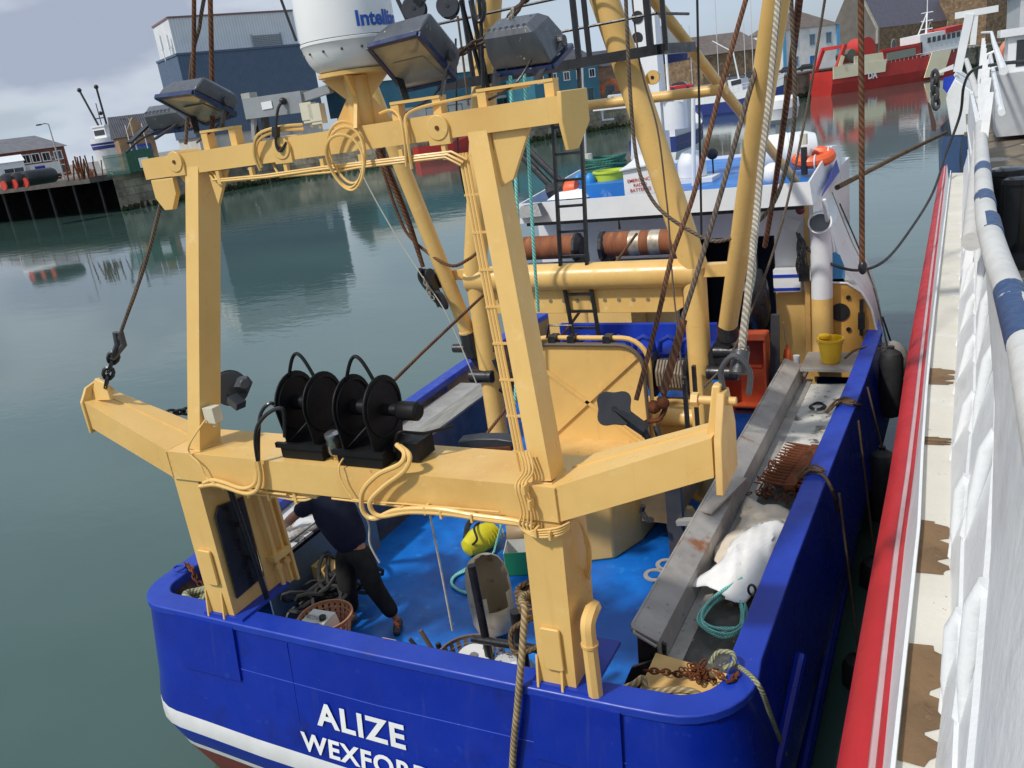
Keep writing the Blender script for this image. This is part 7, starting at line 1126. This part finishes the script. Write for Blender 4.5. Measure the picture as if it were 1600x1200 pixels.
def strip(name, rows, mt, parent, bevel=0, solid=0, ang=40):
    mb = MB(); idx = [mb.add(r) for r in rows]; k = len(rows[0])
    for a in range(len(rows) - 1):
        for i in range(k - 1): mb.face((idx[a] + i, idx[a + 1] + i, idx[a + 1] + i + 1, idx[a] + i + 1))
    return mb.build(name, mt, parent, solid=solid, bevel=bevel, angle=ang)
def dn_(P, dz, dx=0): return [p + V((dx, 0, dz)) for p in P]
def res(P, n=18):
    out = []; tot = [0]
    for a, c in zip(P, P[1:]): tot.append(tot[-1] + (c - a).length)
    y0, y1 = P[0].y, P[-1].y
    for k in range(n + 1):
        y = y0 + (y1 - y0) * (k / n) ** 1.6; j = 0
        while j < len(P) - 2 and P[j + 1].y < y: j += 1
        t_ = (y - P[j].y) / (P[j + 1].y - P[j].y); out.append(P[j].lerp(P[j + 1], t_))
    return out
FLr, FRr = res(FL), res(FR); YS = [p.y for p in FLr]
def xl(xs, z): return [V((x if not callable(x) else x(y), y, z)) for x, y in zip([xs] * len(YS), YS)]
fx = lambda y: FLr[min(range(len(YS)), key=lambda k: abs(YS[k] - y))].x; gx = lambda y: FRr[min(range(len(YS)), key=lambda k: abs(YS[k] - y))].x
strip('hull_side', [xl(lambda y: fx(y) + .06, -1), xl(lambda y: fx(y) + .06, 2.3)], mat('dark_hull', (.02, .022, .03), (.03, .03, .035), 2, .5), rbt)
MR_ = [a.lerp(c, .5) for a, c in zip(FLr, FRr)]
strip('fender_rail', [dn_(FLr, -.28, .03), dn_(FLr, -.12, -.012), dn_(FLr, -.03, -.004), dn_(MR_, .025), dn_(FRr, .0), dn_(FRr, -.06, .02)], RED, rbt, ang=50)
strip('faded_strip', [dn_(FRr, -.01, 0), dn_(FRr, .05, .012), dn_(FRr, .05, .04)], PINK, rbt); strip('inner_red_strip', [dn_(FRr, .05, .04), dn_(FRr, .09, .055), dn_(FRr, .09, .075)], RED, rbt)
EL_ = res(pl([(1402, 1180), (1423, 975), (1438, 830), (1440, 760), (1450, 600), (1462, 480), (1486, 270)], 3.55)); ER_ = res(pl([(1464, 1180), (1491, 950), (1475 + 8, 825), (1486, 700), (1492, 600), (1498, 480), (1505, 270)], 3.55))
strip('side_plate', [dn_(FRr, .09, .075), dn_(EL_, -.25, -.02), dn_(EL_, .0, -.02), dn_(EL_, .05, -.015), dn_(EL_, .05, .0), dn_(EL_, .0, .0)], WP, rbt, ang=30)
DKM = mat('chipped_side_deck', (.66, .63, .56), (.58, .55, .48), 1.2, .6, bump=.3, bscale=20, spots=[((.70, .70, .68), 2, .55, .7), ((.10, .08, .06), 26, .66, .70), ((.30, .22, .13), 7, .68, .76)]); strip('side_deck', [dn_(EL_, .0), dn_(ER_, .0)], DKM, rbt)
BRN = mat('bare_brown_deck', (.22, .135, .065), (.15, .09, .045), 3, .75, bump=.5, bscale=30, spots=[((.09, .05, .03), 9, .56, .7), ((.36, .26, .15), 5, .62, .75)])
rnd = random.Random(5)
def bare(y0, y1):      # scraped patch of the side deck between two pixel rows
    L_, R__ = [], []
    for k in range(26):
        py = y0 + (y1 - y0) * k / 25; P = at(1440, py, z=3.553); i = max(0, min(len(EL_) - 2, sum(1 for q in EL_[1:] if q.y < P.y))); t_ = (P.y - EL_[i].y) / (EL_[i + 1].y - EL_[i].y); a, c = EL_[i].lerp(EL_[i + 1], t_), ER_[i].lerp(ER_[i + 1], t_); e_ = min(1, min(k, 25 - k) / 4)
        wob = rnd.uniform(.0, .3) * (1 - e_ * .9) + (.35 if (k % 9 in (6, 7) and rnd.random() < .8) else 0)
        L_.append(V((a.x + .002, P.y, 3.554))); R__.append(V((c.x + (a.x - c.x) * wob - .001, P.y + rnd.uniform(-.01, .01), 3.554)))
    strip('bare_patch', [L_, R__], BRN, rbt)
bare(895, 812); bare(1195, 1008); bare(1420, 1290); bare(694, 682); bare(600, 575)
# bulwark plate from the side deck up to the handrail
HZ = 5.12; HP = [at(px, py, z=HZ) for px, py in ((1604, 545), (1596, 500), (1577, 455), (1552, 382), (1538, 310), (1532, 195))]; d0 = V((-.0, -1, 0)); HP = [HP[0] + d0 * 5] + HP
hx = lambda y: (lambda j: HP[j].lerp(HP[j + 1], max(0, min(1, (y - HP[j].y) / (HP[j + 1].y - HP[j].y)))).x)(max(0, min(len(HP) - 2, sum(1 for q in HP[1:] if q.y < y))))
top = [V((hx(p.y) - .03, p.y, HZ - .05)) for p in ER_]
def lineat(pix, z):
    P = pl(pix, z); P = P + [P[-1] + (P[-1] - P[-2]) * 3]; out = []
    for p in ER_:
        i = max(0, min(len(P) - 2, sum(1 for q in P[1:] if q.y < p.y))); t_ = (p.y - P[i].y) / (P[i + 1].y - P[i].y); out.append(P[i].lerp(P[i + 1], t_))
    return out
L2_ = lineat(((1490, 1190), (1500, 960), (1503, 820), (1511, 726), (1523, 600), (1522, 400), (1516, 300)), 3.98); L3_ = lineat(((1512, 1198), (1533, 978), (1542, 852), (1553, 713), (1556, 560), (1541, 400), (1526, 300)), 4.45)
strip('bulwark_plate', [dn_(ER_, 0), dn_(ER_, .10, .004), dn_(L2_, -.03, .012), dn_(L2_, .0, -.004), dn_(L2_, .012, .01), dn_(L3_, -.03, .016), dn_(L3_, .0, -.004), dn_(L3_, .014, .012), dn_(top, 0), dn_(top, 0, .05), dn_(ER_, .3, .3)], WP, rbt, ang=30)
def ip(P, y):
    i = max(0, min(len(P) - 2, sum(1 for q in P[1:] if q.y < y))); t_ = (y - P[i].y) / (P[i + 1].y - P[i].y); return P[i].lerp(P[i + 1], t_)
for k in range(9):
    y = 2.5 + k * 1.18
    for (hi_, lo_, dy) in ((L3_, L2_, 0), (L2_, ER_, .55)):
        a, c = ip(hi_, y + dy), ip(lo_, y + dy - .05); MB().tube([a + V((.02, 0, .02)), a.lerp(c, .12) + V((-.012, 0, 0)), a.lerp(c, .6) + V((-.004, 0, 0)), c + V((.02, 0, .02))], [.040, .034, .024, .012], 12).build('bulwark_stay', WP, rbt)
        MB().prism([a.lerp(c, .05) + V((.01, 0, .0)), a.lerp(c, .05) + V((-.035, .0, -.03)), c + V((-.012, .0, .03)), c + V((.012, 0, .0))], (0, .018, 0)).build('bulwark_knee', WP, rbt, bevel=.003)
HRM = mat('handrail_paint', (.64, .63, .60), (.54, .53, .51), 5, .45, bump=.6, bscale=16, spots=[((.40, .37, .30), 14, .66, .75)])
hr_ = MB().tube(smooth(HP, 4), .052, 20).build('handrail', HRM, rbt)
NB = mat('navy_band', (.018, .048, .14), (.025, .065, .17), 9, .45, spots=[((.6, .6, .58), 12, .66, .70)])
for (y0, y1) in ((457, 540), (345, 366), (308, 320), (262, 270)): a, c = at(1578 if y0 > 400 else 1545, y0, z=HZ), at(1592, y1, z=HZ); A_, C_ = V((hx(a.y), a.y, HZ)), V((hx(c.y), c.y, HZ)); MB().cyl(A_, C_, .054, 20).build('blue_band', NB, hr_)
# far continuation: lower rail, stanchions, plates
y0 = HP[-1].y; MB().tube([(.12, 7, 4.6), (.24, 12, 4.75), (.32, 19, 5.0), (.2, 32, 5.4)], .07, 12).build('rail', HRM, rbt)
for k in range(9): y = 9 + k * 1.9; x = .10 + k * .03; MB().beam((x, y, 3.6), (x + .16, y + .5, 5.5 + k * .06), .07, .12, side=(1, 0, 0)).build('stanchion', WP, rbt, bevel=.006)
MB().tube([(.35, 9, 5.7), (.5, 17, 5.9), (.7, 26, 6.1), (.6, 32, 6.15)], .035, 8).tube([(.35, 9, 5.35), (.5, 17, 5.5), (.7, 26, 5.6)], .03, 8).build('guard_rail', WP, rbt)
MB().box(.22, 6, 2.0, 30, 3.82, 3.9).build('deck', mat('brown_deck', (.22, .175, .12), (.155, .12, .085), .8, .7, bump=.3, spots=[((.45, .42, .36), .9, .60, .62)]), rbt)
for (px, py, h) in ((1562, 395, .86), (1583, 402, .80)): c = at(px + 6, py, z=3.9); MB().lathe([(.15, 0), (.15, h - .08), (.175, h - .07), (.175, h - .02), (.12, h)], (c.x, c.y, 3.9), n=24).build('bollard', mat('gloss_black', (.008, .008, .009), rough=.15), rbt)
c = at(1585, 410, z=3.9); MB().box(c.x - .25, c.x + .5, c.y - .35, c.y + .4, 3.9, 3.98).build('bollard_base', BLACK, rbt, bevel=.01)
cb2 = at(1556, 222, z=3.9); o = MB().hexa([(cb2.x, cb2.y, 4.0), (cb2.x + 2.4, cb2.y, 4.0), (cb2.x + 2.4, cb2.y + 2, 4.0), (cb2.x, cb2.y + 2, 4.0), (cb2.x - .1, cb2.y - .1, 5.25), (cb2.x + 2.4, cb2.y - .1, 5.25), (cb2.x + 2.4, cb2.y + 2, 5.25), (cb2.x - .1, cb2.y + 2, 5.25)]).build('deck_house', mat('light_grey_paint', (.56, .58, .60)), rbt, bevel=.08); MB().box(cb2.x + .15, cb2.x + 2.4, cb2.y + .3, cb2.y + 2, 5.25, 5.95).box(cb2.x - .0, cb2.x + 2.6, cb2.y + .2, cb2.y + 2.1, 5.95, 6.1).build('upper_house', WHITE, rbt, bevel=.04); MB().box(cb2.x + .3, cb2.x + 2.3, cb2.y + .285, cb2.y + .3, 5.35, 5.86).build('window', GLASS, rbt)
c = at(1588, 82, y=24); o = thing('lifebuoy', 'faded orange lifebuoy on the rail of the white workboat', 'lifebuoy', c); MB().tube([c + V((.3 * math.cos(t_), 0, .3 * math.sin(t_))) for t_ in [2 * math.pi * k / 20 for k in range(20)]], .08, 8, closed=True).build('ring', mat('faded_orange', (.8, .28, .16)), o)
rope('shore_cable', [at(1604, 96, y=14), at(1560, 100, y=15), at(1520, 110, y=17), at(1506, 135, y=18), at(1500, 180, y=18.5), at(1478, 240, y=18.5)], .025, BLACKR, 'black cable draped over the workboat rail at upper right', 'cable')
# blue hulled boat ahead
A = at(1476, 262, z=0); bh_ = thing('blue_hulled_boat', 'navy hulled boat with white bow ahead of the workboat', 'fishing boat', (-1, 33, 0))
mb = MB(); sec = [(-.1, -1), (-.35, 1.2), (-.42, 2.7), (-.38, 3.2)]; ys = [30.5, 31, 34, 40, 48]; xo = [.5, 0, -.15, .4, 2.2]
i0 = [mb.add([V((x + xo_, y, z + (y - 30) * .02)) for x, z in sec]) for y, xo_ in zip(ys, xo)]
for a_ in range(len(ys) - 1):
    for b_ in range(len(sec) - 1): mb.face((i0[a_] + b_, i0[a_] + b_ + 1, i0[a_ + 1] + b_ + 1, i0[a_ + 1] + b_))
mb.quad((.4, 30.5, -1), (4, 30.5, -1), (4, 30.5, 3.2), (.12, 30.5, 3.2)); NH = mat('faded_navy', (.04, .085, .19), (.03, .06, .14), .8, .5, spots=[((.35, .36, .36), 1.1, .66, .70)]); mb.build('hull', NH, bh_)
MB().box(0.2, 4, 30.6, 40, 3.2, 3.3).build('deck', mat('brown_deck', (1, 1, 1)), bh_); MB().prism([(-.15, 31.2, 3.2), (.5, 30.8, 3.2), (.6, 30.8, 4.3), (-.1, 31.2, 4.9), (-.35, 31.3, 4.4)], (.05, 5, .2)).build('white_bulwark', WP, bh_, bevel=.02)
MB().prism([at(*q, y=32) for q in ((1474, 122), (1490, 118), (1496, 128), (1488, 134), (1480, 146), (1473, 138))], (0, .3, 0)).build('blue_panel', BLUER, bh_)
MB().hexa([at(*q, y=32) for q in ((1463, 116), (1490, 108), (1490, 100), (1463, 112))] + [at(*q, y=33) for q in ((1463, 116), (1490, 108), (1490, 100), (1463, 112))]).build('bow_roller', WHITE, bh_)
for (a, c, w) in (((1496, 112), (1515, 22), .26), ((1492, 25), (1560, 13), .2), ((1520, 70), (1524, 22), .18)): MB().beam(at(*a, y=34), at(*c, y=34), w, w, side=(1, 0, 0)).build('gantry', WHITE, bh_, bevel=.02)
MB().box(1.8, 7, 36, 46, 3.3, 7.4).build('wheelhouse', mat('light_grey_paint', (1, 1, 1)), bh_, bevel=.05); MB().prism([(1.55, 35.7, 7.4), (7.2, 35.7, 7.6), (7.2, 35.7, 8.15), (1.9, 35.7, 7.95)], (0, 10, 0)).build('roof', mat('bright_roof_blue', (.02, .08, .5)), bh_, bevel=.04)
for (x0, x1) in ((2.15, 2.45), (2.65, 4.2)): MB().prism(rr(x0, x1, 6.3, 7.05, .12, 35.98), (0, .015, 0)).build('window', GLASS, bh_)
for k in range(7): MB().tube([(.9 + k * .6, 34.5, 4.4 + k * .16), (.9 + k * .6, 34.5, 5.5 + k * .2)], .04, 6).build('stanchion', WHITE, bh_)
MB().tube([(.7, 34.5, 5.4), (5.0, 34.5, 6.9)], .05, 6).tube([(.7, 34.5, 4.9), (5.0, 34.5, 6.3)], .04, 6).build('rail', WHITE, bh_)
c = at(1462, 180, y=31); chain('chain', [at(1461, 120, y=31), at(1461, 150, y=31), at(1462, 162, y=31)], .32, .06, STEELD, 'dark chain hanging off the bow roller of the navy hulled boat'); tag(MB().prism([at(*q, y=31) for q in ((1449, 160), (1453, 162), (1463, 195), (1462, 206), (1456, 204))], (.0, .2, 0)).build('anchor', mat('anchor_brown', (.10, .055, .04))), 'brown anchor hanging from the chain at the navy boat', 'anchor')
